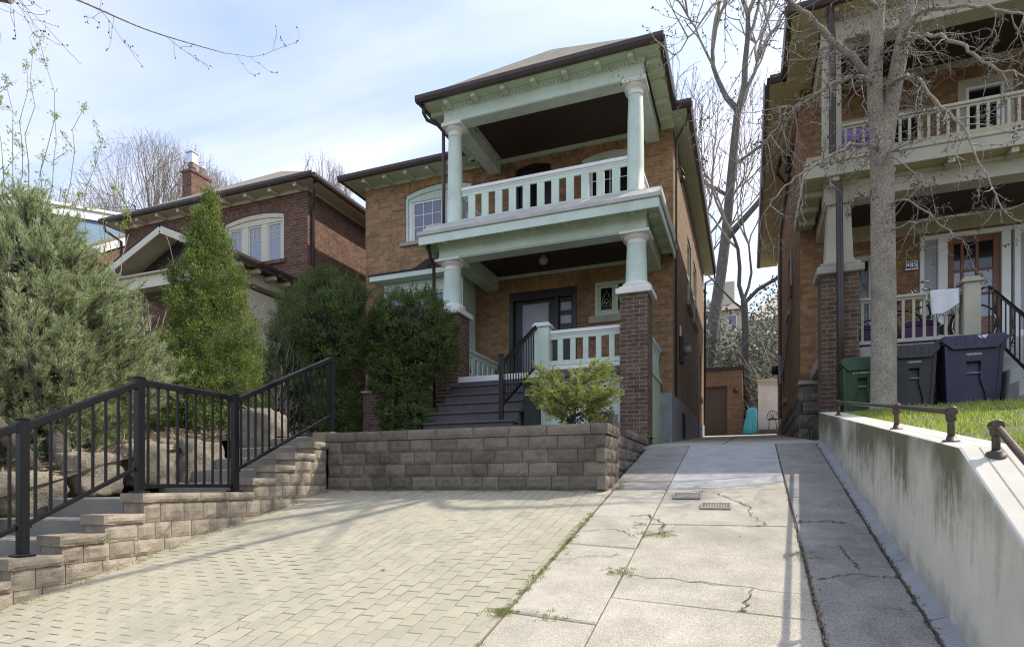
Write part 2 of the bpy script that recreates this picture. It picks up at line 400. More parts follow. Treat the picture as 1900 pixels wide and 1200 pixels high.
# ------------------------------------------------------------------ mesh helpers
class MB:
    """collects shapes in world coordinates; build() links them as ONE mesh object"""
    def __init__(self):
        self.v, self.f, self.s = [], [], []
    def add(self, vs, fs, smooth=False):
        o = len(self.v)
        self.v += [tuple(p) for p in vs]
        self.f += [tuple(i + o for i in q) for q in fs]
        self.s += [smooth] * len(fs)
        return self
    def poly(self, *pts):
        return self.add(pts, [tuple(range(len(pts)))])
    def box(self, x0, x1, y0, y1, z0, z1):
        if x0 > x1: x0, x1 = x1, x0
        if y0 > y1: y0, y1 = y1, y0
        if z0 > z1: z0, z1 = z1, z0
        return self.hexa([(x0, y0, z0), (x1, y0, z0), (x1, y1, z0), (x0, y1, z0)], [(x0, y0, z1), (x1, y0, z1), (x1, y1, z1), (x0, y1, z1)])
    def hexa(self, b, t):
        return self.add(list(b) + list(t), [(3, 2, 1, 0), (4, 5, 6, 7), (0, 1, 5, 4), (1, 2, 6, 5), (2, 3, 7, 6), (3, 0, 4, 7)])
    def prism(self, poly, axis, lo, hi):
        """poly: 2D points; axis 0: (y,z), 1: (x,z), 2: (x,y)"""
        def mk(q, w):
            return (w, q[0], q[1]) if axis == 0 else (q[0], w, q[1]) if axis == 1 else (q[0], q[1], w)
        n = len(poly)
        vs = [mk(q, lo) for q in poly] + [mk(q, hi) for q in poly]
        fs = [tuple(range(n))[::-1], tuple(range(n, 2 * n))] + [(i, (i + 1) % n, n + (i + 1) % n, n + i) for i in range(n)]
        return self.add(vs, fs)
    def bar(self, p0, p1, w, h, up=(0, 0, 1)):
        """rectangular bar along p0-p1, w across, h along 'up'"""
        p0, p1, up = Vector(p0), Vector(p1), Vector(up)
        d = (p1 - p0).normalized()
        s = d.cross(up)
        if s.length < 1e-4: s = d.cross(Vector((0, 1, 0)))
        s.normalize(); u = s.cross(d).normalized()
        s *= w / 2; u *= h / 2
        q = lambda p: [p - s - u, p + s - u, p + s + u, p - s + u]
        a, b = q(p0), q(p1)
        return self.add([tuple(x) for x in a + b], [(0, 3, 2, 1)[::-1], (4, 5, 6, 7)[::-1], (0, 1, 5, 4)[::-1], (1, 2, 6, 5)[::-1], (2, 3, 7, 6)[::-1], (3, 0, 4, 7)[::-1]])
    def tube(self, pts, rads, n=8, cap=True):
        pts = [Vector(p) for p in pts]
        if isinstance(rads, (int, float)): rads = [rads] * len(pts)
        o = len(self.v); k = len(pts)
        side = None
        for i, p in enumerate(pts):
            d = (pts[min(i + 1, k - 1)] - pts[max(i - 1, 0)])
            if d.length < 1e-7: d = Vector((0, 0, 1))
            d.normalize()
            if side is None:
                side = d.cross(Vector((0, 0, 1)))
                if side.length < 0.05: side = d.cross(Vector((1, 0, 0)))
            else:
                side = side - d * side.dot(d)
                if side.length < 1e-4: side = d.cross(Vector((1, 0.3, 0)))
            side.normalize(); u = d.cross(side)
            for j in range(n):
                t = 2 * math.pi * j / n
                self.v.append(tuple(p + (side * math.cos(t) + u * math.sin(t)) * rads[i]))
        for i in range(k - 1):
            for j in range(n):
                a, b = o + i * n + j, o + i * n + (j + 1) % n
                self.f.append((a, b, b + n, a + n)); self.s.append(True)
        if cap and n > 2:
            self.f.append(tuple(o + j for j in range(n))[::-1]); self.s.append(False)
            self.f.append(tuple(o + (k - 1) * n + j for j in range(n))); self.s.append(False)
        return self
    def lathe(self, prof, cx, cy, n=28, sq=False):
        o = len(self.v)
        for r, z in prof:
            for j in range(n):
                t = 2 * math.pi * (j + .5) / n
                self.v.append((cx + r * math.cos(t), cy + r * math.sin(t), z))
        for i in range(len(prof) - 1):
            for j in range(n):
                a, b = o + i * n + j, o + i * n + (j + 1) % n
                self.f.append((a, b, b + n, a + n)); self.s.append(n > 8)
        self.f.append(tuple(o + j for j in range(n))[::-1]); self.s.append(False)
        self.f.append(tuple(o + (len(prof) - 1) * n + j for j in range(n))); self.s.append(False)
        return self
    def build(self, name, m, parent=None, bevel=0.0, seg=1):
        return make_obj(name, self.v, self.f, m, parent, self.s, bevel, seg)

OFF = {}
def make_obj(name, v, f, m, parent=None, smooth=None, bevel=0.0, seg=1):
    me = bpy.data.meshes.new(name)
    off = OFF.get(parent.as_pointer(), Vector((0, 0, 0))) if parent is not None else Vector((0, 0, 0))
    if off.length > 0: v = [(a - off.x, b - off.y, c - off.z) for a, b, c in v]
    me.from_pydata(v, [], f)
    if smooth is not None and any(smooth):
        me.polygons.foreach_set("use_smooth", smooth)
    me.materials.append(MATS[m])
    me.update()
    o = bpy.data.objects.new(name, me)
    COL.objects.link(o)
    if parent is not None:
        o.parent = parent
        OFF[o.as_pointer()] = off
    if bevel:
        b = o.modifiers.new("bevel", 'BEVEL')
        b.width = bevel; b.segments = seg; b.limit_method = 'ANGLE'; b.angle_limit = R(40)
        b.harden_normals = False
    return o
def thing(name, label, cat, loc=(0, 0, 0), group=None):
    o = bpy.data.objects.new(name, None)
    COL.objects.link(o)
    o.location = loc
    o.empty_display_size = 0.3
    OFF[o.as_pointer()] = Vector(loc)
    o['label'] = label; o['category'] = cat
    if group: o['group'] = group
    return o
def tag(o, label, cat, group=None, kind=None):
    o['label'] = label; o['category'] = cat
    if group: o['group'] = group
    if kind: o['kind'] = kind
    return o
def setting(o, kind='structure', label=None):
    o['kind'] = kind
    if label: o['label'] = label
    return o
def recentre(o):
    """move a top-level mesh's origin to its base"""
    me = o.data
    n = len(me.vertices); c = np.empty(n * 3); me.vertices.foreach_get("co", c); c = c.reshape(-1, 3)
    b = np.array([(c[:, 0].min() + c[:, 0].max()) / 2, (c[:, 1].min() + c[:, 1].max()) / 2, c[:, 2].min()])
    me.vertices.foreach_set("co", (c - b).ravel()); o.location = b; me.update()
    return o

def np_mesh(name, verts, faces, m, parent=None, smooth=False):
    """verts (n,3), faces (k,3) or (k,4) numpy arrays"""
    me = bpy.data.meshes.new(name)
    off = OFF.get(parent.as_pointer(), Vector((0, 0, 0))) if parent is not None else Vector((0, 0, 0))
    verts = np.asarray(verts, dtype=np.float32) - np.array(off, dtype=np.float32)
    k = faces.shape[1]; nf = len(faces)
    me.vertices.add(len(verts)); me.vertices.foreach_set("co", verts.ravel())
    me.loops.add(nf * k); me.loops.foreach_set("vertex_index", faces.astype(np.int32).ravel())
    me.polygons.add(nf)
    me.polygons.foreach_set("loop_start", np.arange(0, nf * k, k, dtype=np.int32))
    me.polygons.foreach_set("loop_total", np.full(nf, k, dtype=np.int32))
    if smooth: me.polygons.foreach_set("use_smooth", np.ones(nf, dtype=bool))
    me.materials.append(MATS[m])
    me.update(calc_edges=True)
    me.validate()
    o = bpy.data.objects.new(name, me)
    COL.objects.link(o)
    if parent is not None:
        o.parent = parent; OFF[o.as_pointer()] = off
    return o

def unit(a):
    return a / np.maximum(np.linalg.norm(a, axis=-1, keepdims=True), 1e-9)
def rand_dirs(n):
    return unit(rng.normal(size=(n, 3)))
def blades(base, dirv, length, width, side=None):
    """thin triangles: base (n,3), dirv (n,3), length/width (n,)"""
    n = len(base)
    if side is None: side = unit(np.cross(dirv, rand_dirs(n)))
    w = np.asarray(width).reshape(-1, 1) * side * .5
    v = np.stack([base - w, base + w, base + dirv * np.asarray(length).reshape(-1, 1)], axis=1).reshape(-1, 3)
    return v, np.arange(3 * n).reshape(-1, 3)
def leaves(c, axis, nrm, ln, wd):
    """small kite-shaped leaves (quads): centre, long axis, normal"""
    s = unit(np.cross(axis, nrm)); ln = np.asarray(ln).reshape(-1, 1); wd = np.asarray(wd).reshape(-1, 1)
    v = np.stack([c - axis * ln * .5, c + s * wd * .5 - axis * ln * .05, c + axis * ln * .5, c - s * wd * .5 - axis * ln * .05], axis=1).reshape(-1, 3)
    return v, np.arange(4 * len(c)).reshape(-1, 4)
def joinv(parts):
    vs, fs, o = [], [], 0
    for v, f in parts:
        vs.append(v); fs.append(f + o); o += len(v)
    return np.concatenate(vs), np.concatenate(fs)
def lump(p, s, seed=0.0):
    return mnoise.noise(Vector((p[0] * s + seed, p[1] * s - seed, p[2] * s + 3.1 * seed)))

def wall_skin(mb, axis, c, u0, u1, z0, z1, holes=(), reveal=0.12, out=-1, arches=None):
    """a wall face in plane axis=c (axis 1: faces -Y, u=x; axis 0: u=y) with rectangular openings and reveals.
    out: sign of the outward normal along the axis"""
    us = sorted({u0, u1, *[h[0] for h in holes], *[h[1] for h in holes]})
    zs = sorted({z0, z1, *[h[2] for h in holes], *[h[3] for h in holes]})
    pt = (lambda u, z, d=0.0: (u, c - out * d, z)) if axis == 1 else (lambda u, z, d=0.0: (c - out * d, u, z))
    for i in range(len(us) - 1):
        for j in range(len(zs) - 1):
            a, b, lo, hi = us[i], us[i + 1], zs[j], zs[j + 1]
            mu, mz = (a + b) / 2, (lo + hi) / 2
            if any(h[0] < mu < h[1] and h[2] < mz < h[3] for h in holes): continue
            mb.poly(pt(a, lo), pt(b, lo), pt(b, hi), pt(a, hi))
    for h in holes:
        a, b, lo, hi = h[:4]
        mb.poly(pt(a, lo), pt(a, hi), pt(a, hi, reveal), pt(a, lo, reveal))
        mb.poly(pt(b, lo), pt(b, hi), pt(b, hi, reveal), pt(b, lo, reveal))
        mb.poly(pt(a, lo), pt(b, lo), pt(b, lo, reveal), pt(a, lo, reveal))
        mb.poly(pt(a, hi), pt(b, hi), pt(b, hi, reveal), pt(a, hi, reveal))
def arc_pts(x0, x1, zs, zc, n=14):
    """segmental arch from (x0,zs) over crown zc to (x1,zs)"""
    w = (x1 - x0) / 2; rise = zc - zs; r = (w * w + rise * rise) / (2 * rise); cx = (x0 + x1) / 2; cz = zc - r
    t = math.asin(min(1, w / r))
    return [(cx + r * math.sin(-t + 2 * t * i / n), cz + r * math.cos(-t + 2 * t * i / n)) for i in range(n + 1)]
def arch_fill(mb, y, x0, x1, zs, zc):
    """wall face between a segmental arch and the level of its crown, plus the arch's underside"""
    a = arc_pts(x0, x1, zs, zc)
    for p, q in zip(a, a[1:]):
        mb.poly((p[0], y, p[1]), (q[0], y, q[1]), (q[0], y, zc), (p[0], y, zc))
        mb.poly((p[0], y, p[1]), (q[0], y, q[1]), (q[0], y + .14, q[1]), (p[0], y + .14, p[1]))
def arch_band(mb, y, x0, x1, zs, zc, t, d=0.006, ext=0.0):
    """band of upright bricks over the arch, proud by d"""
    a = arc_pts(x0, x1, zs, zc); b = arc_pts(x0 - ext, x1 + ext, zs + t - ext * .1, zc + t)
    for i in range(len(a) - 1):
        p, q, s, r = a[i], a[i + 1], b[i + 1], b[i]
        mb.hexa([(p[0], y - d, p[1]), (q[0], y - d, q[1]), (q[0], y, q[1]), (p[0], y, p[1])], [(r[0], y - d, r[1]), (s[0], y - d, s[1]), (s[0], y, s[1]), (r[0], y, r[1])])
def frame_rect(mb, axis, c0, c1, u0, u1, z0, z1, w, wt=None, wb=None):
    """four bars round an opening; c0..c1 depth range along the axis"""
    wt = w if wt is None else wt; wb = w if wb is None else wb
    bx = (lambda a, b, lo, hi: mb.box(a, b, c0, c1, lo, hi)) if axis == 1 else (lambda a, b, lo, hi: mb.box(c0, c1, a, b, lo, hi))
    bx(u0, u0 + w, z0, z1); bx(u1 - w, u1, z0, z1)
    bx(u0 + w, u1 - w, z1 - wt, z1); bx(u0 + w, u1 - w, z0, z0 + wb)
def panel(axis, mb, c0, c1, u0, u1, z0, z1):
    return mb.box(u0, u1, c0, c1, z0, z1) if axis == 1 else mb.box(c0, c1, u0, u1, z0, z1)
def hip_roof(mb, x0, x1, y0, y1, z, apex_a, apex_b):
    """hip roof over a rectangle, ridge from apex_a to apex_b (front, back)"""
    A, B, Cc, D = (x0, y0, z), (x1, y0, z), (x1, y1, z), (x0, y1, z)
    mb.poly(A, B, apex_a); mb.poly(B, Cc, apex_b, apex_a); mb.poly(Cc, D, apex_b); mb.poly(D, A, apex_a, apex_b)
    mb.poly(D, Cc, B, A)

# ================================================================== ground, paving, walls
def zg(y):
    if y < 0: return -1.55 + max(y, -1.0) * 0.1
    if y <= 9.3: return -1.55 + 0.23 * y
    if y <= 31: return 0.589 + 0.085 * (y - 9.3)
    if y <= 75: return 2.43 + 0.30 * (y - 31)
    return 15.6
def wall_top(y):
    if y >= 3.54: return 0.186 + 0.139 * (y - 3.54)
    return max(-1.3, 0.186 - 0.54 * (3.54 - y))

# one terrain sheet out to the horizon
ys = [-1500, -400, -120, -40, -12, -4, -1, 0, 2, 4, 6, 8, 9.3, 11, 14, 18, 22, 26, 31] + list(range(34, 76, 3)) + [90, 140, 300, 700, 1800]
xs = [-1800, -600, -200, -90, -50, -35, -25, -18, -12, -9, -6, -3, 0, 3, 6, 9, 14, 20, 30, 50, 90, 200, 600, 1800]
v, f = [], []
for y in ys:
    for x in xs:
        z = zg(y) - 0.09
        if y > 31: z += 0.9 * mnoise.noise(Vector((x * .07, y * .07, 2)))
        v.append((x, y, z))
nx = len(xs)
for j in range(len(ys) - 1):
    for i in range(nx - 1):
        f.append((j * nx + i, j * nx + i + 1, (j + 1) * nx + i + 1, (j + 1) * nx + i))
setting(make_obj("ground", v, f, "earth"))
# street in front, behind the camera
mb = MB(); mb.poly((-200, -12, -1.70), (200, -12, -1.70), (200, -2.2, -1.70), (-200, -2.2, -1.70))
setting(mb.build("road", "asphalt"))
mb = MB(); mb.box(-200, 200, -2.2, -0.6, -1.8, -1.60)
setting(mb.build("sidewalk", "concrete_grey"))

# bedding under the paving
def slope_sheet(name, x0, x1, y0, y1, dz, m, n=14):
    mb = MB()
    yy = [y0 + (y1 - y0) * i / n for i in range(n + 1)]
    if y0 < 9.3 < y1: yy = sorted(yy + [9.3])
    for a, b in zip(yy, yy[1:]):
        mb.poly((x0, a, zg(a) + dz), (x1, a, zg(a) + dz), (x1, b, zg(b) + dz), (x0, b, zg(b) + dz))
    return setting(mb.build(name, m))
slope_sheet("paving_bed", -5.3, -1.36, -0.6, 6.7, -0.006, "joint_sand")
slope_sheet("driveway_bed", -1.36, 1.0, -0.6, 9.32, -0.016, "crack_dark")

# interlocking pavers: every stone a chamfered piece of one paving sheet
mb = MB()
x = -5.30
col = 0
PW, PL = 0.108, 0.158
while x < -1.385:
    w = min(PW, -1.37 - x)
    y = 1.0 - (PL / 2 if col % 2 else 0)
    wob = 0.0
    while y < 6.5:
        x0, x1, y0, y1 = x + .0018, x + w - .0018, y + .0018, y + PL - .0018
        h = random.gauss(0, .0006); tx = random.gauss(0, .004); ty = random.gauss(0, .003); c = .0045
        jx = random.gauss(0, .0012); jy = random.gauss(0, .0014)
        settle = 0.006 + 0.012 * mnoise.noise(Vector((x * .8, y * .8, 5)))
        def q(px, py, top):
            return (px + jx, py + jy, zg(py) + settle + (h + tx * (px - x) + ty * (py - y) if top else -.0028))
        b = [q(x0, y0, 0), q(x1, y0, 0), q(x1, y1, 0), q(x0, y1, 0)]
        t = [q(x0 + c, y0 + c, 1), q(x1 - c, y0 + c, 1), q(x1 - c, y1 - c, 1), q(x0 + c, y1 - c, 1)]
        mb.hexa(b, t)
        y += PL
    x += PW; col += 1
setting(mb.build("paved_parking_pad", "paver"))

# concrete driveway slabs, each a little out of level, with real gaps between them
def slab(mb, pts, dz=0.0, tilt=(0, 0), c=0.012):
    cx = sum(p[0] for p in pts) / len(pts); cy = sum(p[1] for p in pts) / len(pts)
    def shrink(p, g):
        d = math.hypot(p[0] - cx, p[1] - cy); k = max(0, 1 - g / d)
        return (cx + (p[0] - cx) * k, cy + (p[1] - cy) * k)
    def z(p): return zg(p[1]) + dz + tilt[0] * (p[0] - cx) + tilt[1] * (p[1] - cy)
    o = [shrink(p, .006) for p in pts]; t = [shrink(p, .006 + c) for p in pts]
    n = len(pts)
    vs = [(p[0], p[1], zg(p[1]) - .05) for p in o] + [(p[0], p[1], z(p) - .008) for p in o] + [(p[0], p[1], z(p)) for p in t]
    fs = [(i, (i + 1) % n, n + (i + 1) % n, n + i) for i in range(n)] + [(n + i, n + (i + 1) % n, 2 * n + (i + 1) % n, 2 * n + i) for i in range(n)] + [tuple(range(2 * n, 3 * n))]
    mb.add(vs, fs)
def jag(p, q, n=14, a=0.012):
    out = []
    for i in range(n + 1):
        t = i / n
        k = 0 if i in (0, n) else 1
        out.append((p[0] + (q[0] - p[0]) * t + k * random.gauss(0, a), p[1] + (q[1] - p[1]) * t + k * random.gauss(0, a)))
    return out
mb = MB()
# middle run: joints from the kerb up to the crest
joint = {}
L0, L1 = -0.80, 0.354
rows = [(-0.6, -0.6), (1.3, 1.28), (2.6, 2.55), (3.73, 3.60), (4.12, 3.95), (4.66, 4.52), (5.30, 5.32), (5.86, 5.89)]
for k in range(len(rows) - 1):
    a, b = rows[k], rows[k + 1]
    lo = jag((L0, a[0]), (L1, a[1])) if k in (4,) else [(L0, a[0]), (L1, a[1])]
    hi = jag((L0, b[0]), (L1, b[1])) if k in (3,) else [(L0, b[0]), (L1, b[1])]
    if k == 3: JOINT = hi
    if k == 4: lo = JOINT
    slab(mb, lo + hi[::-1], random.gauss(0, .0015), (random.gauss(0, .0015), random.gauss(0, .002)))
slab(mb, [(L0, 5.86), (L1, 5.89), (L1, 6.9), (0.05, 6.75), (-0.3, 6.62), (L0, 6.55)], -.002)
# left run beside the pavers
for a, b in ((-0.6, 1.5), (1.5, 3.42), (3.42, 4.72), (4.72, 5.5), (5.5, 6.55)):
    slab(mb, [(-1.355, a), (L0, a - .06), (L0, b - .06 if b < 6 else b), (-1.355, b)], random.gauss(0, .0015), (random.gauss(0, .003), random.gauss(0, .002)))
setting(mb.build("driveway", "concrete"))
mb = MB()
slab(mb, [(L0, 6.55), (-0.3, 6.62), (0.05, 6.75), (L1, 6.9), (L1, 7.2), (L0, 7.14)], .002)
for a, b in ((7.14, 8.2), (8.2, 9.3)):
    slab(mb, [(L0, a), (L1, a + .05), (L1, b), (L0, b)], random.gauss(0, .003))
setting(mb.build("driveway", "concrete_grey"))  # greyer concrete: the shade on these upper slabs is put into their colour
mb = MB()
for a, b in ((6.55, 7.75), (7.75, 9.3)):
    slab(mb, [(-1.40, a), (L0, a), (L0, b), (-1.40, b)], random.gauss(0, .003))
for a, b in ((-0.6, 1.4), (1.4, 2.6), (2.6, 3.86), (3.86, 4.5), (4.5, 4.88), (4.88, 5.42), (5.42, 6.27), (6.27, 7.3), (7.3, 8.4), (8.4, 9.3)):
    s = random.uniform(-.05, .05)
    slab(mb, [(0.36, a), (0.862, a - .03), (0.862, b - .03 if b < 9 else b), (0.36, b)], random.gauss(0, .0015), (random.gauss(0, .003), random.gauss(0, .002)))
setting(mb.build("driveway", "concrete_rough"))
mb = MB()      # smooth fillet along the foot of the wall
for i in range(12):
    a = -0.6 + i * 0.86; b = a + 0.85
    mb.hexa([(0.868, a, zg(a) - .03), (0.955, a, zg(a) - .03), (0.955, b, zg(b) - .03), (0.868, b, zg(b) - .03)],
            [(0.872, a, zg(a) + .004), (0.955, a, zg(a) + .035), (0.955, b, zg(b) + .035), (0.872, b, zg(b) + .004)])
setting(mb.build("kerb", "parging"))
# the lane that runs on between the houses to the garage
mb = MB()
yy = [9.31, 11.0, 13.0, 15.2, 17.4, 19.6, 21.8, 23.6]
for a, b in zip(yy, yy[1:]):
    for x0, x1 in ((-1.5, -0.35), (-0.34, 1.0)):
        mb.hexa([(x0, a + .01, zg(a) - .05), (x1, a + .01, zg(a) - .05), (x1, b, zg(b) - .05), (x0, b, zg(b) - .05)],
                [(x0 + .01, a + .02, zg(a)), (x1 - .01, a + .02, zg(a)), (x1 - .01, b - .01, zg(b)), (x0 + .01, b - .01, zg(b))])
for x0 in (-4.6, -2.3, 0.0, 2.3):
    a, b = 23.62, 27.99
    mb.hexa([(x0, a, zg(a) - .05), (x0 + 2.29, a, zg(a) - .05), (x0 + 2.29, b, zg(b) - .05), (x0, b, zg(b) - .05)],
            [(x0, a, zg(a)), (x0 + 2.29, a, zg(a)), (x0 + 2.29, b, zg(b)), (x0, b, zg(b))])
setting(mb.build("driveway", "concrete"))

# cracks: thin jagged strips lying in the slabs
mb = MB()
def crack(path, w=0.006, n=10, a=0.014):
    pts = []
    for p, q in zip(path, path[1:]): pts += jag(p, q, n, a)[:-1]
    pts.append(path[-1])
    for p, q in zip(pts, pts[1:]):
        d = Vector((q[0] - p[0], q[1] - p[1], 0))
        if d.length < 1e-5: continue
        s = Vector((-d.y, d.x, 0)).normalized() * w * random.uniform(.35, .8)
        mb.poly(*[(r[0] + k * s.x, r[1] + k * s.y, zg(r[1]) + .0065) for r, k in ((p, -1), (q, -1), (q, 1), (p, 1))])
crack([(-0.52, 6.5), (-0.3, 6.42), (-0.05, 6.0), (0.02, 5.9)], .009)
crack([(0.02, 5.88), (0.02, 5.6), (0.15, 5.35), (0.0, 5.3)], .005)
crack([(-1.02, 5.5), (-0.85, 5.58), (-0.7, 5.35), (-0.62, 5.05), (-0.78, 4.98)], .010)
crack([(-1.33, 5.05), (-1.05, 5.12), (-0.82, 4.9)], .005)
crack([(-1.3, 4.3), (-1.1, 4.45), (-0.85, 4.5)], .004)
crack([(0.03, 3.98), (0.0, 3.75), (-0.03, 3.65)], .006)
crack([(0.60, 4.87), (0.63, 4.6), (0.66, 4.4)], .007)
crack([(0.40, 4.2), (0.6, 4.32), (0.84, 4.28)], .006)
crack([(0.37, 5.42), (0.6, 5.5), (0.72, 5.44)], .012)
crack([(0.38, 6.0), (0.6, 5.95), (0.85, 6.02)], .004)
crack([(0.864, 6.6), (0.858, 5.5), (0.864, 4.4), (0.85, 3.0)], .009, 26)
crack([(0.355, 7.0), (0.356, 5.0)], .006, 30, .004); crack([(0.356, 5.0), (0.353, 4.0), (0.36, 2.4)], .010, 30, .006)
setting(mb.build("driveway_cracks", "crack_dark"))

# two cast iron drain grates
def grate(cx, cy, w, l, label, rot):
    t = thing("drain_grate", label, "drain grate", (cx, cy, zg(cy)), "drain grates in the driveway")
    sl = 0.23
    def P3(x, y, z): return (cx + x, cy + y, zg(cy) + sl * y + z)
    m1 = MB(); m1.hexa([P3(-w, -l, -.02), P3(w, -l, -.02), P3(w, l, -.02), P3(-w, l, -.02)], [P3(-w, -l, .010), P3(w, -l, .010), P3(w, l, .010), P3(-w, l, .010)])
    m1.build("pit", "dark_void", t)
    m2 = MB()
    def strip(x0, x1, y0, y1, h): m2.hexa([P3(x0, y0, .005), P3(x1, y0, .005), P3(x1, y1, .005), P3(x0, y1, .005)], [P3(x0, y0, h), P3(x1, y0, h), P3(x1, y1, h), P3(x0, y1, h)])
    e = .016
    strip(-w - e, w + e, -l - e, -l, .018); strip(-w - e, w + e, l, l + e, .018); strip(-w - e, -w, -l, l, .018); strip(w, w + e, -l, l, .018)
    m2.build("frame", "iron_grate", t)
    m2 = MB()
    for i in range(1, 10): strip(-w + 2 * w * i / 10 - .0058, -w + 2 * w * i / 10 + .0058, -l, l, .016)
    for j in (-.75, -.25, .25, .75): strip(-w, w, j * l - .008, j * l + .008, .0145)
    m2.build("bars", "iron_grate", t)
grate(-0.56, 6.24, 0.115, 0.085, "iron drain grate in the driveway, the farther one nearer the shadow edge", 0)
grate(-0.275, 5.87, 0.115, 0.08, "iron drain grate in the driveway, the nearer one further right", 0)

# ------------------------------------------------------------------ split-faced block walls
def rough_block(mb, axis, c, out, u0, u1, z0, z1, depth, rough=0.012, cap=False):
    """one split-faced block: chamfered, with a lumpy outer face in plane axis=c"""
    nu, nz = max(3, int((u1 - u0) / .035)), (3 if cap else 4)
    ch = .010
    pt = (lambda u, z, d: (u, c + out * d, z)) if axis == 1 else (lambda u, z, d: (c + out * d, u, z))
    sd = random.random() * 50
    o = len(mb.v); base_f = []
    us = [u0 + (u1 - u0) * i / nu for i in range(nu + 1)]; zs = [z0 + (z1 - z0) * j / nz for j in range(nz + 1)]
    vs = []
    for j, z in enumerate(zs):
        for i, u in enumerate(us):
            edge = i in (0, nu) or j in (0, nz)
            d = -ch if edge else rough * (0.7 + 1.3 * mnoise.noise(Vector((u * 14 + sd, z * 14, sd)))) + random.gauss(0, rough * .22)
            uu = u + (ch * .6 if i == 1 else -ch * .6 if i == nu - 1 else 0) * 0
            vs.append(pt(uu, z, d))
    fs = []
    for j in range(nz):
        for i in range(nu):
            a = j * (nu + 1) + i
            fs.append((a, a + 1, a + nu + 2, a + nu + 1))
    # back corners
    k = len(vs)
    vs += [pt(u0, z0, -depth), pt(u1, z0, -depth), pt(u1, z1, -depth), pt(u0, z1, -depth)]
    W = nu + 1
    bot = [i for i in range(W)]; top = [nz * W + i for i in range(W)]
    fs.append(tuple(top + [k + 2, k + 3])); fs.append(tuple(bot[::-1] + [k, k + 1]))
    lf = [j * W for j in range(nz + 1)]; rt = [j * W + nu for j in range(nz + 1)]
    fs.append(tuple(lf + [k + 3, k])); fs.append(tuple(rt[::-1] + [k + 1, k + 2]))
    mb.add(vs, fs)
def course(mb, axis, c, out, u0, u1, z0, z1, depth, widths=(.2, .26, .34, .3), start=0.0, g=.003, rough=.012, cap=False):
    u = u0 - start
    while u < u1 - .02:
        w = random.choice(widths)
        if u + w > u1 - .1: w = u1 - u
        a = max(u, u0)
        if u + w - a > .03: rough_block(mb, axis, c, out, a + g, min(u + w, u1) - g, z0 + g * .7, z1 - g * .7, depth, rough, cap)
        u += w
# front planter wall
t = thing("retaining_wall", "low grey block planter wall in front of the mint trimmed house", "wall", (-3.2, 6.6, -0.1))
mb = MB()
mb.box(-5.0, -1.46, 6.47, 6.70, -0.5, 0.55)
mb.box(-1.68, -1.44, 6.47, 7.1, -0.4, 0.55)
zs = [-0.195, -0.045, 0.105, 0.255, 0.405, 0.555]
for k in range(5):
    course(mb, 1, 6.45 - .005 * (4 - k), -1, -5.06, -1.43 + .004 * (4 - k), zs[k], zs[k + 1], .1, start=random.uniform(0, .2))
    course(mb, 0, -1.42 + .004 * (4 - k), 1, 6.40 if k % 2 else 6.48, 7.1, zs[k], zs[k + 1], .1, start=.1)
mb.build("wall_blocks", "block_wall", t)
mb = MB()
course(mb, 1, 6.435, -1, -5.08, -1.40, .556, .675, .29, widths=(.38, .45, .5), rough=.009, cap=True)
course(mb, 0, -1.40, 1, 6.46, 7.12, .556, .675, .26, widths=(.33, .36), rough=.009, cap=True)
mb.build("coping", "block_wall", t)
# short lower wall carrying on up the driveway edge
t = thing("retaining_wall", "short dark block wall stepping up beside the driveway at the brick pier's foot", "wall", (-1.55, 8.2, 0.1))
mb = MB()
mb.box(-1.75, -1.5, 7.13, 9.6, -0.3, 0.62)
for k in range(5):
    z0 = 0.03 + .15 * k - .16
    course(mb, 0, -1.47, 1, 7.13, 9.62, z0, z0 + .15, .1, start=random.uniform(0, .2))
    course(mb, 1, 7.125, -1, -1.72, -1.475, z0, z0 + .15, .1)
mb.build("wall_blocks", "block_wall", t)
mb = MB()
course(mb, 0, -1.45, 1, 7.9, 9.64, .625, .73, .26, widths=(.36, .4), rough=.008, cap=True)
mb.build("coping", "block_wall", t)

# stepped side wall of the stairs
YS = [1.05, 1.40, 1.75, 2.10, 2.46, 2.81, 3.17, 3.515, 3.87, 5.17, 5.50, 5.83, 6.18, 6.50]
LV = [-1.32, -1.16, -1.005, -.85, -.70, -.545, -.40, -.25, -.07, .085, .24, .395, .55, .695]
t = thing("stepped_wall", "tan block side wall stepping up beside the pavers under a black railing", "wall", (-5.2, 4.0, -1.2))
mb, mc = MB(), MB()
for i, (y0, z1) in enumerate(zip(YS, LV)):
    y1 = YS[i + 1] if i + 1 < len(YS) else 6.86
    z0 = LV[i - 1] if i else z1 - .155
    # coping stones on this step
    course(mc, 0, -5.035, 1, y0, y1 + .03, z1 - .085, z1, .30, widths=(.36, .4, .62) if y1 - y0 > .5 else (y1 - y0 + .03,), rough=.008, cap=True)
    rough_block(mc, 1, y0 + .012, -1, -5.335, -5.04, z1 - .083, z1 - .001, .1, .008, True)
    # body below: one full course under this level's coping, running back into the bank
    zc = z1 - .086; zb = z0 - .086
    mb.box(-5.32, -5.08, y0 + .03, 6.45, zb, zc)
    ye = y0 + .3
    while ye < 6.42 and zg(ye) < zc: ye += .1
    course(mb, 0, -5.055, 1, y0 + .025, min(max(ye, y1), 6.44 if y1 < 6.6 else y1), zb, zc, .1, widths=(.17, .2, .22, .25, .3), rough=.009)
    rough_block(mb, 1, y0 + .04, -1, -5.32, -5.06, zb + .002, zc - .002, .1, .008, True)
mb.build("wall_blocks", "block_tan", t)
mc.build("coping", "block_tan", t)
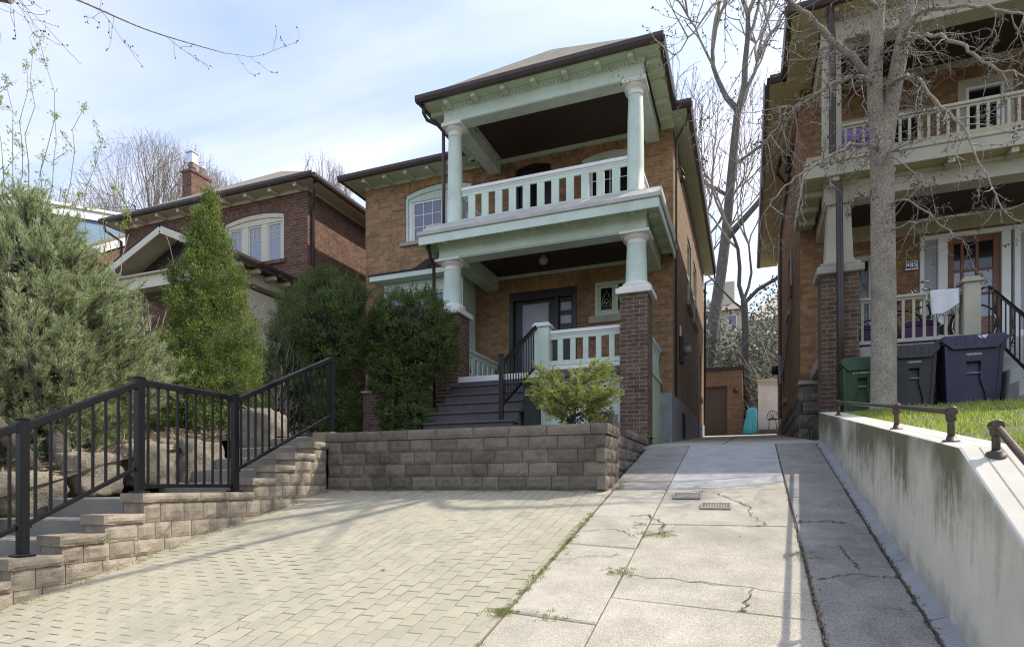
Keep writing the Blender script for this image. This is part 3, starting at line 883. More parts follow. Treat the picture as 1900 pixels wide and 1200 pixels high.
# stair treads behind it
t = thing("stone_staircase", "grey stone garden stairs climbing behind the stepped tan wall", "stairs", (-5.85, 4.0, -1.2))
for i, (y0, z1) in enumerate(zip(YS, LV)):
    y1 = YS[i + 1] if i + 1 < len(YS) else 7.3
    mb = MB()
    x0 = -6.42 - (.12 if i % 2 else 0)
    mb.hexa([(x0, y0 + .05, z1 - .5), (-5.345, y0 + .05, z1 - .5), (-5.345, y1 + .12, z1 - .5), (x0, y1 + .12, z1 - .5)],
            [(x0, y0 + .045, z1 - .055), (-5.345, y0 + .045, z1 - .045), (-5.345, y1 + .12, z1 - .045), (x0, y1 + .12, z1 - .055)])
    mb.build("tread", "tread_stone", t, bevel=.012)

# ------------------------------------------------------------------ concrete wall on the right, its pipe rails and the lawn
mb = MB()
prof = [(-0.6, -1.9), (-0.6, -1.3), (0.79, -1.3), (3.54, 0.186), (9.72, wall_top(9.72)), (9.72, -0.3)]
mb.prism(prof, 0, 0.95, 1.20)
o = mb.build("concrete_wall", "concrete_wall", None, bevel=.016, seg=2)
wc = o
tag(o, "long pale concrete retaining wall streaked with algae beside the driveway", "wall"); recentre(o)
mb = MB()          # two trowelled grooves along its top, and a hairline down its face
for xx in (1.035, 1.12):
    for ya, yb in ((1.0, 2.2), (2.2, 3.53), (3.55, 6.5), (6.5, 9.6)):
        mb.poly(*[(xx + s, y, wall_top(y) + .003) for y, s in ((ya, -.0018), (ya, .0018), (yb, .0018), (yb, -.0018))])
g_ = mb.build("groove", "joint_sand", None); g_.parent = wc; g_.matrix_parent_inverse = Matrix.Translation(-wc.location)
def flange(mb, x, y, z, n):
    n = Vector(n).normalized(); c = Vector((x, y, z))
    mb.tube([c - n * .004, c + n * .008, c + n * .0085, c + n * .03], [.042, .040, .025, .021], 18)
def pipe_rail(label, pts, posts):
    t = thing("pipe_railing", label, "pipe railing", posts[0])
    for (x, y, z), (tx, ty, tz) in zip(posts, [(p[0], p[1], p[3]) for p in pts]):
        mb = MB(); n = (0, -.139 if y > 3.54 else -.54, 1)
        flange(mb, x, y, z, n)
        mb.tube([(x, y, z), (x, y, tz)], .0175, 12)
        mb.build("post", "metal_pipe", t)
        mb = MB()
        mb.tube([(x, y, tz - .05), (x, y, tz - .046), (x, y, tz - .012), (x, y, tz - .008)], [.02, .0245, .0245, .02], 14)
        mb.tube([(x, y - .035, tz), (x, y - .03, tz), (x, y + .03, tz), (x, y + .035, tz)], [.02, .026, .026, .02], 14)
        mb.lathe([(0.002, tz + .027), (.02, tz + .02), (.026, tz), (.02, tz - .02), (.002, tz - .027)], x, y, 14)
        mb.build("fitting", "metal_pipe", t)
    return t
p1 = [(1.012, 8.23, wall_top(8.23)), (1.012, 5.16, wall_top(5.16)), (1.012, 3.88, wall_top(3.88))]
tp = pipe_rail("rusty steel pipe rail on the level part of the concrete wall by the lawn", [(x, y, z, z + .16) for x, y, z in p1], p1)
mb = MB(); mb.tube([(x, y, z + .16) for x, y, z in p1], .0165, 12); mb.build("rail", "metal_pipe", tp)
p2 = [(1.075, 3.45, wall_top(3.45))]
tp = pipe_rail("steel pipe rail running down the sloping end of the concrete wall", [(x, y, z, z + .14) for x, y, z in p2], p2)
a = Vector((1.075, 3.45, wall_top(3.45) + .14)); b = Vector((1.075, 1.3, wall_top(1.3) + .14))
mb = MB(); mb.tube([a, b], .0165, 12); mb.build("rail", "metal_pipe", tp)
mb = MB(); z = wall_top(1.3); flange(mb, 1.075, 1.3, z, (0, -.54, 1)); mb.tube([(1.075, 1.3, z), (1.075, 1.3, z + .14)], .0175, 12); mb.build("post", "metal_pipe", tp)

def zlawn(x, y):
    z = wall_top(y) - .03 if y < 9.72 else wall_top(9.72) + .03 * (y - 9.72)
    return z + min(0.22, 0.035 * max(0, x - 1.2)) + 0.012 * mnoise.noise(Vector((x * 2.2, y * 2.2, 1)))
v, f = [], []
LX = [1.19] + [1.3 + .25 * i for i in range(36)]
LY = [-0.6] + [-.4 + .3 * i for i in range(47)]
for y in LY:
    for x in LX: v.append((x, y, zlawn(x, y)))
nx = len(LX)
for j in range(len(LY) - 1):
    for i in range(nx - 1): f.append((j * nx + i, j * nx + i + 1, (j + 1) * nx + i + 1, (j + 1) * nx + i))
k = len(v)     # skirt down the open left edge beyond the wall
for j, y in enumerate(LY): v.append((1.19, y, zlawn(1.19, y) - 1.2))
for j in range(len(LY) - 1): f.append((j * nx, (j + 1) * nx, k + j + 1, k + j))
setting(make_obj("lawn", v, f, "lawn_soil"))
# grass blades on it
n = 34000
bx = 1.19 + 2.9 * rng.random(n) ** 1.15; by = 2.0 + 8.6 * rng.random(n)
keep = (rng.random(n) < np.array([0.42 + 0.9 * 1.5 * mnoise.noise(Vector((a * 2.3, b * 1.9, 9))) + .12 for a, b in zip(bx, by)])) & ~((bx < 1.62) & (by > 9.4))
bx, by = bx[keep], by[keep]
base = np.stack([bx, by, [zlawn(a, b) - .005 for a, b in zip(bx, by)]], 1)
d = unit(np.stack([rng.normal(0, .5, len(bx)), rng.normal(0, .5, len(bx)), np.ones(len(bx))], 1))
ln = rng.uniform(.025, .075, len(bx)) * np.where(rng.random(len(bx)) < .08, 1.5, 1)
o = np_mesh("grass", *blades(base, d, ln, rng.uniform(.006, .011, len(bx))), "grass")
setting(o, 'stuff')
k = rng.permutation(len(bx))[:len(bx) // 4]
bb = base[k] + np.stack([rng.normal(0, .03, len(k)), rng.normal(0, .03, len(k)), np.zeros(len(k))], 1)
dd_ = unit(np.stack([rng.normal(0, 1, len(k)), rng.normal(0, 1, len(k)), np.full(len(k), .7)], 1))
setting(np_mesh("grass", *blades(bb, dd_, rng.uniform(.03, .07, len(k)), rng.uniform(.005, .010, len(k))), "grass_dry"), 'stuff')

# ------------------------------------------------------------------ planting beds
def bed(name, x0, x1, y0, y1, zf, m, nx=40, ny=30):
    v, f = [], []
    for j in range(ny + 1):
        for i in range(nx + 1):
            x = x0 + (x1 - x0) * i / nx; y = y0 + (y1 - y0) * j / ny
            v.append((x, y, zf(x, y) + .03 * mnoise.noise(Vector((x * 3, y * 3, 0))) + random.gauss(0, .006)))
    for j in range(ny):
        for i in range(nx): f.append((j * (nx + 1) + i, j * (nx + 1) + i + 1, (j + 1) * (nx + 1) + i + 1, (j + 1) * (nx + 1) + i))
    return setting(make_obj(name, v, f, m))
def zbed(x, y):
    pts = [(-1, -1.5), (1.5, -.9), (3.0, -.3), (3.9, .02), (4.6, .26), (5.6, .48), (6.7, .70), (9, .86), (11, .95), (14, 1.0)]
    for (a, p), (b, q) in zip(pts, pts[1:]):
        if y <= b: return p + (q - p) * max(0, (y - a)) / (b - a) + max(0, min(.35, -(x + 6.6) * .12))
    return 1.0
bed("garden_bed", -24, -6.42, -0.8, 13.6, zbed, "soil", 60, 44)
bed("garden_bed", -6.45, -1.6, 6.66, 11.6, lambda x, y: .63 + .05 * (y - 6.66) + (0.0 if x > -5.3 else .04), "soil", 44, 40)
bed("garden_bed", -6.0, -5.3, 6.7, 7.3, lambda x, y: .655, "soil", 6, 6)
bed("garden_bed", -6.45, -5.5, 6.6, 6.7, lambda x, y: .60, "soil", 6, 3)

# ================================================================== the house with mint trim
H = thing("brick_house", "two storey brick house with mint green porch and balcony, in the middle", "house", (-5.36, 13.3, 0.9))
FX0, FX1, FY, SY = -9.23, -1.49, 13.3, 22.9
SZ = 7.68
holes = [(-8.05, -6.2, 6.10, 7.42), (-5.08, -4.21, 5.30, 7.45), (-3.51, -2.2, 5.95, 7.40), (-5.23, -3.60, 2.16, 4.49), (-3.18, -2.25, 3.76, 4.50), (-8.1, -6.2, 2.9, 4.7)]
mb = MB()
wall_skin(mb, 1, FY, FX0, FX1, 0.3, SZ, holes, .14)
arch_fill(mb, FY, -8.05, -6.2, 7.27, 7.42); arch_fill(mb, FY, -5.08, -4.21, 7.36, 7.45); arch_fill(mb, FY, -3.51, -2.2, 7.29, 7.40)
wall = mb.build("wall", "brick_buff", H)
mb = MB()
sh = [(16.6, 17.7, 4.85, 6.6), (18.5, 19.6, 4.85, 6.6), (20.6, 21.5, 2.9, 4.4), (15.0, 15.7, 1.2, 1.75)]
wall_skin(mb, 0, FX1, FY, SY, 1.95, SZ, sh[:3], .12, out=1)
mb.poly((FX0, FY, .3), (FX0, SY, .3), (FX0, SY, SZ), (FX0, FY, SZ))
mb.poly((FX0, SY, .3), (FX1, SY, .3), (FX1, SY, SZ), (FX0, SY, SZ))
mb.build("wall", "brick_side", H)
# dark base below the bay, stone ledge
mb = MB(); mb.box(-9.26, -6.2, 13.22, 13.298, 0.3, 2.36); mb.build("wall", "brick_dark", H)
mb = MB(); mb.box(-9.30, -6.3, 13.16, 13.297, 2.363, 2.42); mb.build("ledge", "stone_sill", H)
mb = MB(); mb.box(-1.72, -1.47, 12.95, FY - .003, 0.3, 1.93); mb.hexa([(-1.485, FY, .3), (-1.462, FY, .3), (-1.462, SY, .3), (-1.485, SY, .3)], [(-1.485, FY, 1.95), (-1.462, FY, 1.95), (-1.462, SY, 2.15), (-1.485, SY, 2.15)])
mb.build("foundation", "parging", H, bevel=.01)
mb = MB(); mb.box(-1.459, -1.452, 15.0, 15.7, 1.15, 1.75); mb.build("vent_panel", "dark_void", H)
# soldier courses over openings
for q in ((-8.05, -6.2, 7.275, 7.425, .23), (-5.08, -4.21, 7.365, 7.455, .2), (-3.51, -2.2, 7.295, 7.405, .22)):
    mb = MB(); arch_band(mb, FY, *q, .005, .05); mb.build("brick_arch", "brick_buff_soldier", H)
for q in ((-5.30, -3.5, 4.495), (-3.3, -2.2, 4.505)):
    mb = MB(); mb.box(q[0], q[1], FY - .005, FY, q[2], 4.80); mb.build("brick_lintel", "brick_buff_soldier", H)

def arched_window(parent, y, x0, x1, z0, zs, zc, fm, sash, panes, gl, sillm, glass="glass_sky", mun=None, sill=True):
    """frame following a segmental arch, casements with panes; panes: list of (x0,x1); mun: (columns, rows)"""
    mb = MB()
    w = .075
    a = arc_pts(x0, x1, zs, zc); b = arc_pts(x0 + w, x1 - w, zs - w * 1.3, zc - w * 1.7)
    for i in range(len(a) - 1):
        p, q, s, r = a[i], a[i + 1], b[i + 1], b[i]
        mb.hexa([(r[0], y + .02, r[1]), (s[0], y + .02, s[1]), (s[0], y + .12, s[1]), (r[0], y + .12, r[1])], [(p[0], y + .02, p[1]), (q[0], y + .02, q[1]), (q[0], y + .12, q[1]), (p[0], y + .12, p[1])])
    mb.box(x0, x0 + w, y + .02, y + .12, z0, zs - .05); mb.box(x1 - w, x1, y + .02, y + .12, z0, zs - .05)
    # head panel between arch and sashes
    zt = zs - w * 1.3 - .02
    for i in range(len(b) - 1):
        r, s = b[i], b[i + 1]
        mb.hexa([(r[0], y + .05, zt - .05), (s[0], y + .05, zt - .05), (s[0], y + .11, zt - .05), (r[0], y + .11, zt - .05)], [(r[0], y + .05, r[1]), (s[0], y + .05, s[1]), (s[0], y + .11, s[1]), (r[0], y + .11, r[1])])
    win = mb.build("window", fm, parent, bevel=.006)
    xs = [x0 + w] + [v for pr in panes for v in pr] + [x1 - w]
    mb = MB()
    for i in range(0, len(xs), 2):       # mullions between panes
        if xs[i + 1] - xs[i] > .004: mb.box(xs[i], xs[i + 1], y + .055, y + .115, z0 + .0, zt - .05)
    mb.build("mullion", fm if sash is None else sash, win, bevel=.004)
    for (p, q) in panes:
        mb = MB(); frame_rect(mb, 1, y + .07, y + .11, p + .002, q - .002, z0 + .004, zt - .055, .045); mb.build("sash", sash or fm, win, bevel=.004)
        mb = MB(); mb.box(p + .04, q - .04, y + .09, y + .1, z0 + .045, zt - .095); mb.build("pane", glass, win)
        if mun:
            nc, rows = mun
            mb = MB()
            for k in range(1, nc): xx = p + .045 + (q - p - .09) * k / nc; mb.box(xx - .008, xx + .008, y + .08, y + .089, z0 + .045 + (0 if rows[0] else (zt - z0 - .14) * .62), zt - .096)
            for r in rows[1:]: zz = z0 + .045 + (zt - z0 - .14) * r; mb.box(p + .045, q - .045, y + .081, y + .088, zz - .008, zz + .008)
            mb.build("muntin", sash or fm, win)
    if sill:
        mb = MB(); mb.box(x0 - .14, x1 + .12, y - .06, y + .1, z0 - .1, z0 - .003); mb.build("sill", sillm, win, bevel=.008)
    return win
arched_window(H, FY, -8.05, -6.2, 6.10, 7.27, 7.42, "paint_mint", "paint_white", [(-7.87, -7.02), (-6.92, -6.30)], 1, "stone_sill", mun=(3, (1, .36, .68)))
arched_window(H, FY, -3.51, -2.2, 5.95, 7.29, 7.40, "paint_mint", "paint_white", [(-3.30, -2.42)], 1, "stone_sill", "glass_dark", mun=(2, (1, .4, .75)))
# balcony door
mb = MB(); frame_rect(mb, 1, FY + .03, FY + .13, -5.08, -4.21, 5.30, 7.45, .07); d = mb.build("door", "door_dark", H)
mb = MB(); mb.box(-5.0, -4.29, FY + .09, FY + .12, 5.31, 7.37); mb.build("leaf", "door_dark", d)
mb = MB(); mb.box(-4.88, -4.41, FY + .075, FY + .088, 5.5, 7.2); mb.build("pane", "glass_dark", d)
# front door with sidelight
mb = MB(); frame_rect(mb, 1, FY - .02, FY + .13, -5.23, -3.60, 2.165, 4.49, .10, .2, .03); mb.box(-4.13, -4.03, FY - .015, FY + .12, 2.2, 4.29)
d = mb.build("door", "door_dark", H, bevel=.006)
mb = MB(); mb.box(-5.125, -4.135, FY + .07, FY + .115, 2.2, 4.285); mb.build("leaf", "door_dark", d)
mb = MB(); frame_rect(mb, 1, FY + .055, FY + .069, -4.92, -4.28, 2.55, 4.21, .04); mb.build("glazing_bead", "metal_grey", d)
mb = MB(); mb.box(-4.88, -4.32, FY + .058, FY + .069, 2.59, 4.17); mb.build("pane", "glass_frost", d)
mb = MB(); mb.box(-4.025, -3.705, FY + .06, FY + .11, 2.2, 4.285); mb.build("sidelight", "door_dark", d)
for zz in (4.07, 3.77):
    mb = MB(); mb.box(-3.99, -3.74, FY + .05, FY + .059, zz - .08, zz + .1); mb.build("pane", "glass_frost", d)
mb = MB(); mb.lathe([(.004, 3.05), (.03, 3.06), (.03, 3.14), (.004, 3.15)], -4.24, FY + .03, 12); mb.build("handle", "metal_galv", d)
# small leaded window
mb = MB(); frame_rect(mb, 1, FY - .015, FY + .12, -3.18, -2.25, 3.76, 4.50, .07); mb.box(-2.75, -2.67, FY, FY + .1, 3.83, 4.43); frame_rect(mb, 1, FY + .02, FY + .08, -3.11, -2.75, 3.83, 4.43, .055)
w = mb.build("window", "paint_mint_bounce", H, bevel=.005)
for a, b in ((-3.055, -2.805), (-2.67, -2.32)):
    mb = MB(); mb.box(a, b, FY + .05, FY + .06, 3.88, 4.38); mb.build("pane", "glass_dark", w)
mb = MB()
cx, cz = -2.93, 4.12
for k in range(3):
    t0 = 2 * math.pi * k / 3 + math.pi / 2
    mb.tube([(cx + .045 * math.cos(t0) + .045 * math.cos(t), FY + .045, cz - .08 + .045 * math.sin(t0) + .045 * math.sin(t)) for t in [i * math.pi / 7 for i in range(15)]], .0045, 5)
for s in (-1, 1):
    mb.tube([(cx, FY + .045, cz + .22), (cx + s * .045, FY + .045, cz + .1), (cx + s * .1, FY + .045, cz - .02), (cx + s * .105, FY + .045, cz - .2)], .0045, 5)
mb.build("leading", "metal_galv", w)
mb = MB(); mb.box(-3.32, -2.15, FY - .06, FY + .1, 3.6, 3.755); mb.build("sill", "stone_sill", w, bevel=.01)

# bay window left of the porch
mb = MB()
mb.box(-8.22, -6.1, 12.6, 13.297, 4.55, 4.84)
mb.box(-8.22, -6.1, 12.6, 13.297, 2.77, 3.2)
for a, b in ((-8.22, -8.06), (-7.45, -7.36), (-6.30, -6.1)): mb.box(a, b, 12.6, 12.72, 3.2, 4.55)
mb.box(-8.22, -8.1, 12.72, 13.297, 3.2, 4.55); mb.box(-6.2, -6.1, 12.72, 13.297, 3.2, 4.55)
for a, b in ((-8.05, -7.46), (-7.35, -6.31)): frame_rect(mb, 1, 12.63, 12.69, a, b, 3.2, 4.55, .05)
for yy in (12.78, 13.02): mb.box(-6.095, -6.085, yy, yy + .2, 2.95, 4.6)
bay = mb.build("bay_window", "paint_mint", H, bevel=.006)
for a, b in ((-8.02, -7.49), (-7.31, -6.35)):
    mb = MB(); mb.box(a, b, 12.655, 12.665, 3.24, 4.5); mb.build("pane", "glass_sky", bay)
mb = MB(); mb.prism([(12.28, 5.0), (13.295, 5.42), (13.295, 4.9), (12.28, 4.97)], 0, -8.45, -6.0); mb.build("bay_roof", "shingle_dark", bay)
mb = MB(); mb.box(-8.43, -6.02, 12.30, 12.36, 4.845, 4.965); mb.box(-8.43, -8.38, 12.36, 13.29, 4.845, 4.965); mb.box(-8.38, -6.02, 12.36, 13.29, 4.845, 4.87); mb.build("bay_fascia", "paint_mint", bay, bevel=.005)
mb = MB(); mb.prism([(-8.3, 5.15), (-7.3, 5.44), (-6.2, 5.44), (-6.2, 5.6), (-7.4, 5.6)], 1, 13.25, 13.296); mb.build("flashing", "shingle_dark", bay)

# ---- porch: piers, columns, beams
PC = [(-5.66, "l"), (-1.905, "r")]
for cx, side in PC:
    mb = MB(); mb.box(cx - .25, cx + .25, 10.92, 11.48, 0.3, 3.43)
    pier = mb.build("pier", "brick_dark", H, bevel=.006)
    mb = MB(); mb.box(cx - .32, cx + .32, 10.86, 11.54, 3.432, 3.535); mb.box(cx - .27, cx + .27, 10.91, 11.49, 3.535, 3.575)
    mb.build("pier_cap", "paint_cream", pier, bevel=.012, seg=2)
    mb = MB(); mb.lathe([(.25, 3.575), (.262, 3.60), (.262, 3.64), (.235, 3.665), (.20, 3.68), (.196, 3.72), (.188, 4.0), (.172, 4.38), (.166, 4.40)], cx, 11.2, 32)
    c = mb.build("column", "paint_mint", H)
    mb = MB(); mb.lathe([(.256, 3.576), (.268, 3.602), (.268, 3.645), (.24, 3.672), (.21, 3.69)], cx, 11.2, 32); mb.build("base", "paint_cream", c)
    mb = MB(); mb.lathe([(.168, 4.37), (.182, 4.375), (.182, 4.40), (.172, 4.405), (.172, 4.46), (.20, 4.47), (.225, 4.51), (.235, 4.535)], cx, 11.2, 32)
    mb.box(cx - .27, cx + .27, 10.93, 11.47, 4.53, 4.575)
    mb.build("capital", "paint_cream", c, bevel=.006)
    cu = cx + (.06 if side == "l" else -.015)
    mb = MB(); mb.lathe([(.175, 5.31), (.175, 5.345), (.155, 5.36), (.152, 5.8), (.146, 6.6), (.132, 7.10), (.132, 7.12)], cu, 11.2, 32)
    c = mb.build("column", "paint_mint", H)
    mb = MB(); mb.lathe([(.134, 7.10), (.148, 7.105), (.148, 7.125), (.137, 7.13), (.137, 7.20), (.165, 7.215), (.19, 7.25), (.2, 7.275)], cu, 11.2, 32)
    mb.box(cu - .215, cu + .215, 10.985, 11.415, 7.27, 7.345)
    mb.build("capital", "paint_cream", c, bevel=.006)
# upper beam, frieze with dentils
def beam(x0, x1, y0, y1, z0, z1, name="beam", m="paint_mint"):
    mb = MB(); mb.box(x0, x1, y0, y1, z0, z1); return mb.build(name, m, H, bevel=.006)
b = beam(-5.78, -1.75, 11.05, 11.35, 7.348, SZ)
mb = MB(); mb.box(-5.80, -1.73, 11.03, 11.05, 7.60, SZ - .001); mb.box(-5.79, -1.74, 11.04, 11.05, 7.36, 7.40)
n = 58
for i in range(n):
    x = -5.80 + (4.07) * (i + .5) / n; mb.box(x - .018, x + .018, 11.0, 11.029, 7.605, 7.645)
mb.box(-5.81, -1.72, 10.995, 11.029, 7.646, SZ - .001)
mb.build("dentils", "paint_mint", b)
beam(-5.73, -5.45, 11.351, FY - .003, 7.37, SZ); beam(-2.06, -1.78, 11.351, FY - .003, 7.37, SZ)
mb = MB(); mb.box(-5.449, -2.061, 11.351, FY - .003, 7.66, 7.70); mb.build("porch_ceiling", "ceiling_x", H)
mb = MB(); mb.box(-5.449, -2.061, FY - .05, FY - .003, 7.575, 7.658); mb.box(-5.449, -5.40, 11.351, FY - .05, 7.59, 7.657); mb.build("ceiling_trim", "paint_mint_bounce", H)
# lower beam
b = beam(-5.88, -1.70, 11.03, 11.37, 4.578, 4.95)
mb = MB(); mb.box(-5.90, -1.68, 10.99, 11.028, 4.84, 4.949); mb.box(-5.89, -1.69, 11.01, 11.028, 4.60, 4.635); mb.build("moulding", "paint_mint", b, bevel=.006)
beam(-5.82, -5.5, 11.371, FY - .003, 4.60, 4.95, m="paint_mint_bounce"); beam(-2.06, -1.74, 11.371, FY - .003, 4.60, 4.95, m="paint_mint_bounce")
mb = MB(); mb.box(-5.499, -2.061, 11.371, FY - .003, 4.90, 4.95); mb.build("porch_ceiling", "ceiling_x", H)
mb = MB(); mb.box(-5.499, -2.061, FY - .05, FY - .003, 4.83, 4.898); mb.build("ceiling_trim", "paint_mint_bounce", H)
mb = MB(); mb.lathe([(.06, 4.899), (.06, 4.86), (.085, 4.84), (.10, 4.79), (.095, 4.74), (.06, 4.70), (.01, 4.69)], -4.06, 12.3, 20); mb.build("globe_light", "glass_frost", H)

# ---- balcony deck
DX0, DX1, DY0 = -6.16, -1.43, 10.68
mb = MB(); mb.box(DX0, DX1, 11.0, FY - .003, 4.952, 5.31)
mb.hexa([(DX0, DY0 + .04, 4.955), (DX1, DY0 + .04, 4.955), (DX1, 11.0, 4.955), (DX0, 11.0, 4.955)], [(DX0 + .02, DY0 + .04, 5.06), (DX1 - .02, DY0 + .04, 5.06), (DX1 - .02, 11.0, 5.30), (DX0 + .02, 11.0, 5.30)])
mb.build("balcony_deck", "deck_cap", H)
mb = MB(); mb.box(DX0, DX1, DY0, DY0 + .035, 4.80, 4.975); mb.box(DX0, DX0 + .035, DY0 + .035, FY - .003, 4.80, 4.975); mb.box(DX1 - .035, DX1, DY0 + .035, FY - .003, 4.80, 4.975)
mb.build("fascia", "paint_mint", H, bevel=.006)
mb = MB(); mb.box(DX0 - .03, DX1 + .03, DY0 - .03, DY0 + .06, 4.978, 5.062); mb.box(DX0 - .03, DX0 + .06, DY0 + .06, FY - .003, 4.978, 5.062); mb.box(DX1 - .06, DX1 + .03, DY0 + .06, FY - .003, 4.978, 5.062)
mb.build("deck_edge", "deck_cap", H, bevel=.01)
mb = MB(); mb.box(DX0 + .036, DX1 - .036, DY0 + .036, 11.029, 4.935, 4.951); mb.build("soffit", "soffit_mint_bounce_y", H)
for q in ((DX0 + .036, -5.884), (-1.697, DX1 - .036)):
    mb = MB(); mb.box(*q, 11.03, FY - .004, 4.935, 4.951); mb.build("soffit", "soffit_mint_bounce_x", H)
def bracket(x0, x1, y0, y1, z0, z1, m="paint_mint_bounce", par=None):
    mb = MB(); mb.box(x0, x1, y0, y1, z0, z1); mb.build("bracket", m, par or H, bevel=.006)
for x in (-5.68, -5.06, -4.43, -3.80, -3.17, -2.55, -1.92): bracket(x - .05, x + .05, DY0 + .05, 10.988, 4.855, 4.934)
for y in (11.2, 11.8, 12.4, 13.0): bracket(-1.679, DX1 - .04, y - .05, y + .05, 4.855, 4.934); bracket(DX0 + .04, -5.901, y - .05, y + .05, 4.855, 4.934)
# ---- balcony railings: flat boards with slots
def board_rail(x0, x1, y, z0, z1, n, gap, m="paint_mint", name="balcony_railing", cap="paint_white", hb=.09, ht=.1, ax=1, capw=.11):
    L = x1 - x0; pitch = (L - gap) / n if n else L
    bx = (lambda mb, a, b, h, lo, hi: mb.box(a, b, y - h, y + h, lo, hi)) if ax == 1 else (lambda mb, a, b, h, lo, hi: mb.box(y - h, y + h, a, b, lo, hi))
    mb = MB(); bx(mb, x0, x1, .02, z0, z0 + hb); bx(mb, x0, x1, .02, z1 - ht - .07, z1 - .07); r = mb.build(name, m, H, bevel=.004)
    mb = MB(); bx(mb, x0, x1, capw / 2, z1 - .068, z1); bx(mb, x0, x1, capw / 2 - .02, z1 - .1, z1 - .07); mb.build("top_rail", cap, r, bevel=.008)
    for i in range(n):
        a = x0 + gap + pitch * i
        mb = MB(); bx(mb, a, a + pitch - gap, .018, z0 + hb, z1 - ht - .07); mb.build("baluster", m, r, bevel=.003)
    return r
board_rail(-5.44, -2.06, 11.2, 5.33, 6.04, 11, .145)
board_rail(11.36, FY - .01, -1.92, 5.33, 6.04, 6, .145, ax=0)
board_rail(11.36, FY - .01, -5.6, 5.33, 6.04, 6, .145, ax=0)
# ---- porch floor, lower railings, lattice skirts
mb = MB(); mb.box(-5.52, -1.72, 11.0, FY - .003, 2.04, 2.16); mb.build("porch_floor", "wood_charcoal", H)
mb = MB(); mb.box(-5.45, -3.70, 10.96, 10.998, 2.05, 2.163); mb.build("floor_edge", "paint_white", H, bevel=.006)
r = board_rail(-3.55, -2.16, 11.2, 2.30, 2.965, 5, .145, name="porch_railing")
board_rail(11.5, FY - .02, -1.78, 2.3, 2.9, 5, .13, ax=0, name="porch_railing")
board_rail(11.5, FY - .02, -5.55, 2.3, 2.9, 6, .13, ax=0, name="porch_railing", cap="paint_mint")
mb = MB(); mb.box(-3.84, -3.55, 11.06, 11.34, 1.0, 3.03); nw = mb.build("newel_post", "paint_mint", H, bevel=.008)
mb = MB(); mb.box(-3.88, -3.51, 11.02, 11.38, 3.032, 3.075); mb.box(-3.85, -3.54, 11.05, 11.35, 3.075, 3.12); mb.build("post_cap", "paint_cream", nw, bevel=.012)
mb = MB(); mb.box(-3.55, -2.16, 11.12, 11.30, 2.20, 2.28); mb.build("skirt_ledge", "paint_cream", H, bevel=.008)
mb = MB(); mb.box(-3.545, -2.16, 11.165, 11.19, 1.86, 2.198); mb.box(-3.545, -3.36, 11.165, 11.19, .75, 1.858); mb.box(-2.36, -2.16, 11.165, 11.19, .75, 1.858); sk = mb.build("porch_skirt", "paint_mint", H, bevel=.005)
mb = MB()
def lattice(mb, x0, x1, z0, z1, y, pitch=.105, w=.035):
    k = x0 - (z1 - z0)
    while k < x1:
        for s in (1, -1):
            pts = []
            a0, b0 = max(x0, k), min(x1, k + (z1 - z0))
            if b0 - a0 > .04:
                za, zb = z0 + (a0 - k), z0 + (b0 - k)
                if s < 0: za, zb = z1 - (a0 - k), z1 - (b0 - k)
                yy = y if s > 0 else y + .008
                mb.bar((a0, yy, za), (b0, yy, zb), .007, w, up=(0, 0, 1))
        k += pitch
lattice(mb, -3.36, -2.36, .78, 1.86, 11.176); mb.build("lattice", "paint_mint", sk)
mb = MB(); mb.box(-5.4, -1.75, 11.42, 11.44, .5, 2.03); mb.build("porch_skirt", "dark_void", H)  # black sheet behind the lattice, painted dark for the shaded space underneath
mb = MB(); mb.box(-1.75, -1.70, 11.49, 12.94, .5, 2.1); mb.box(-1.77, -1.67, 11.49, 12.94, 2.105, 2.2); mb.box(-1.76, -1.685, 11.49, 11.6, .5, 2.1); mb.build("porch_skirt", "paint_mint_bounce", H, bevel=.006)
# ---- wooden front steps
ZT = [1.955, 1.745, 1.54, 1.33, 1.12]
YN = [10.74, 10.46, 10.18, 9.90, 9.62]
st = None
for i, (z, y) in enumerate(zip(ZT, YN)):
    mb = MB()
    mb.box(-5.49 - .005 * i, -3.72, y, y + .31, z - .04, z)
    tr = mb.build("stair_tread", "wood_charcoal", H, bevel=.01)
    mb = MB(); mb.box(-5.47, -3.74, y + .03, y + .055, z - .24, z - .042); mb.build("riser", "wood_charcoal", tr)
mb = MB(); mb.box(-5.47, -3.74, 10.96, 10.985, 1.957, 2.048); mb.build("riser", "wood_charcoal", H)
mb = MB(); pr = [(9.66, .6), (9.66, 1.0)] + [(11.0, 1.95), (11.0, 1.62), (10.3, .6)]
mb.prism(pr, 0, -3.80, -3.765); mb.build("stringer", "wood_charcoal", H)
mb = MB(); mb.prism(pr, 0, -5.46, -5.43); mb.build("stringer", "wood_charcoal", H)
mb = MB(); lattice(mb, 10.1, 11.05, .6, 1.9, 0, .1, .05)
mb.v = [(-3.70 + (p[1]) * .5, p[0], p[2]) for p in mb.v]
mb.build("lattice", "metal_black", H)
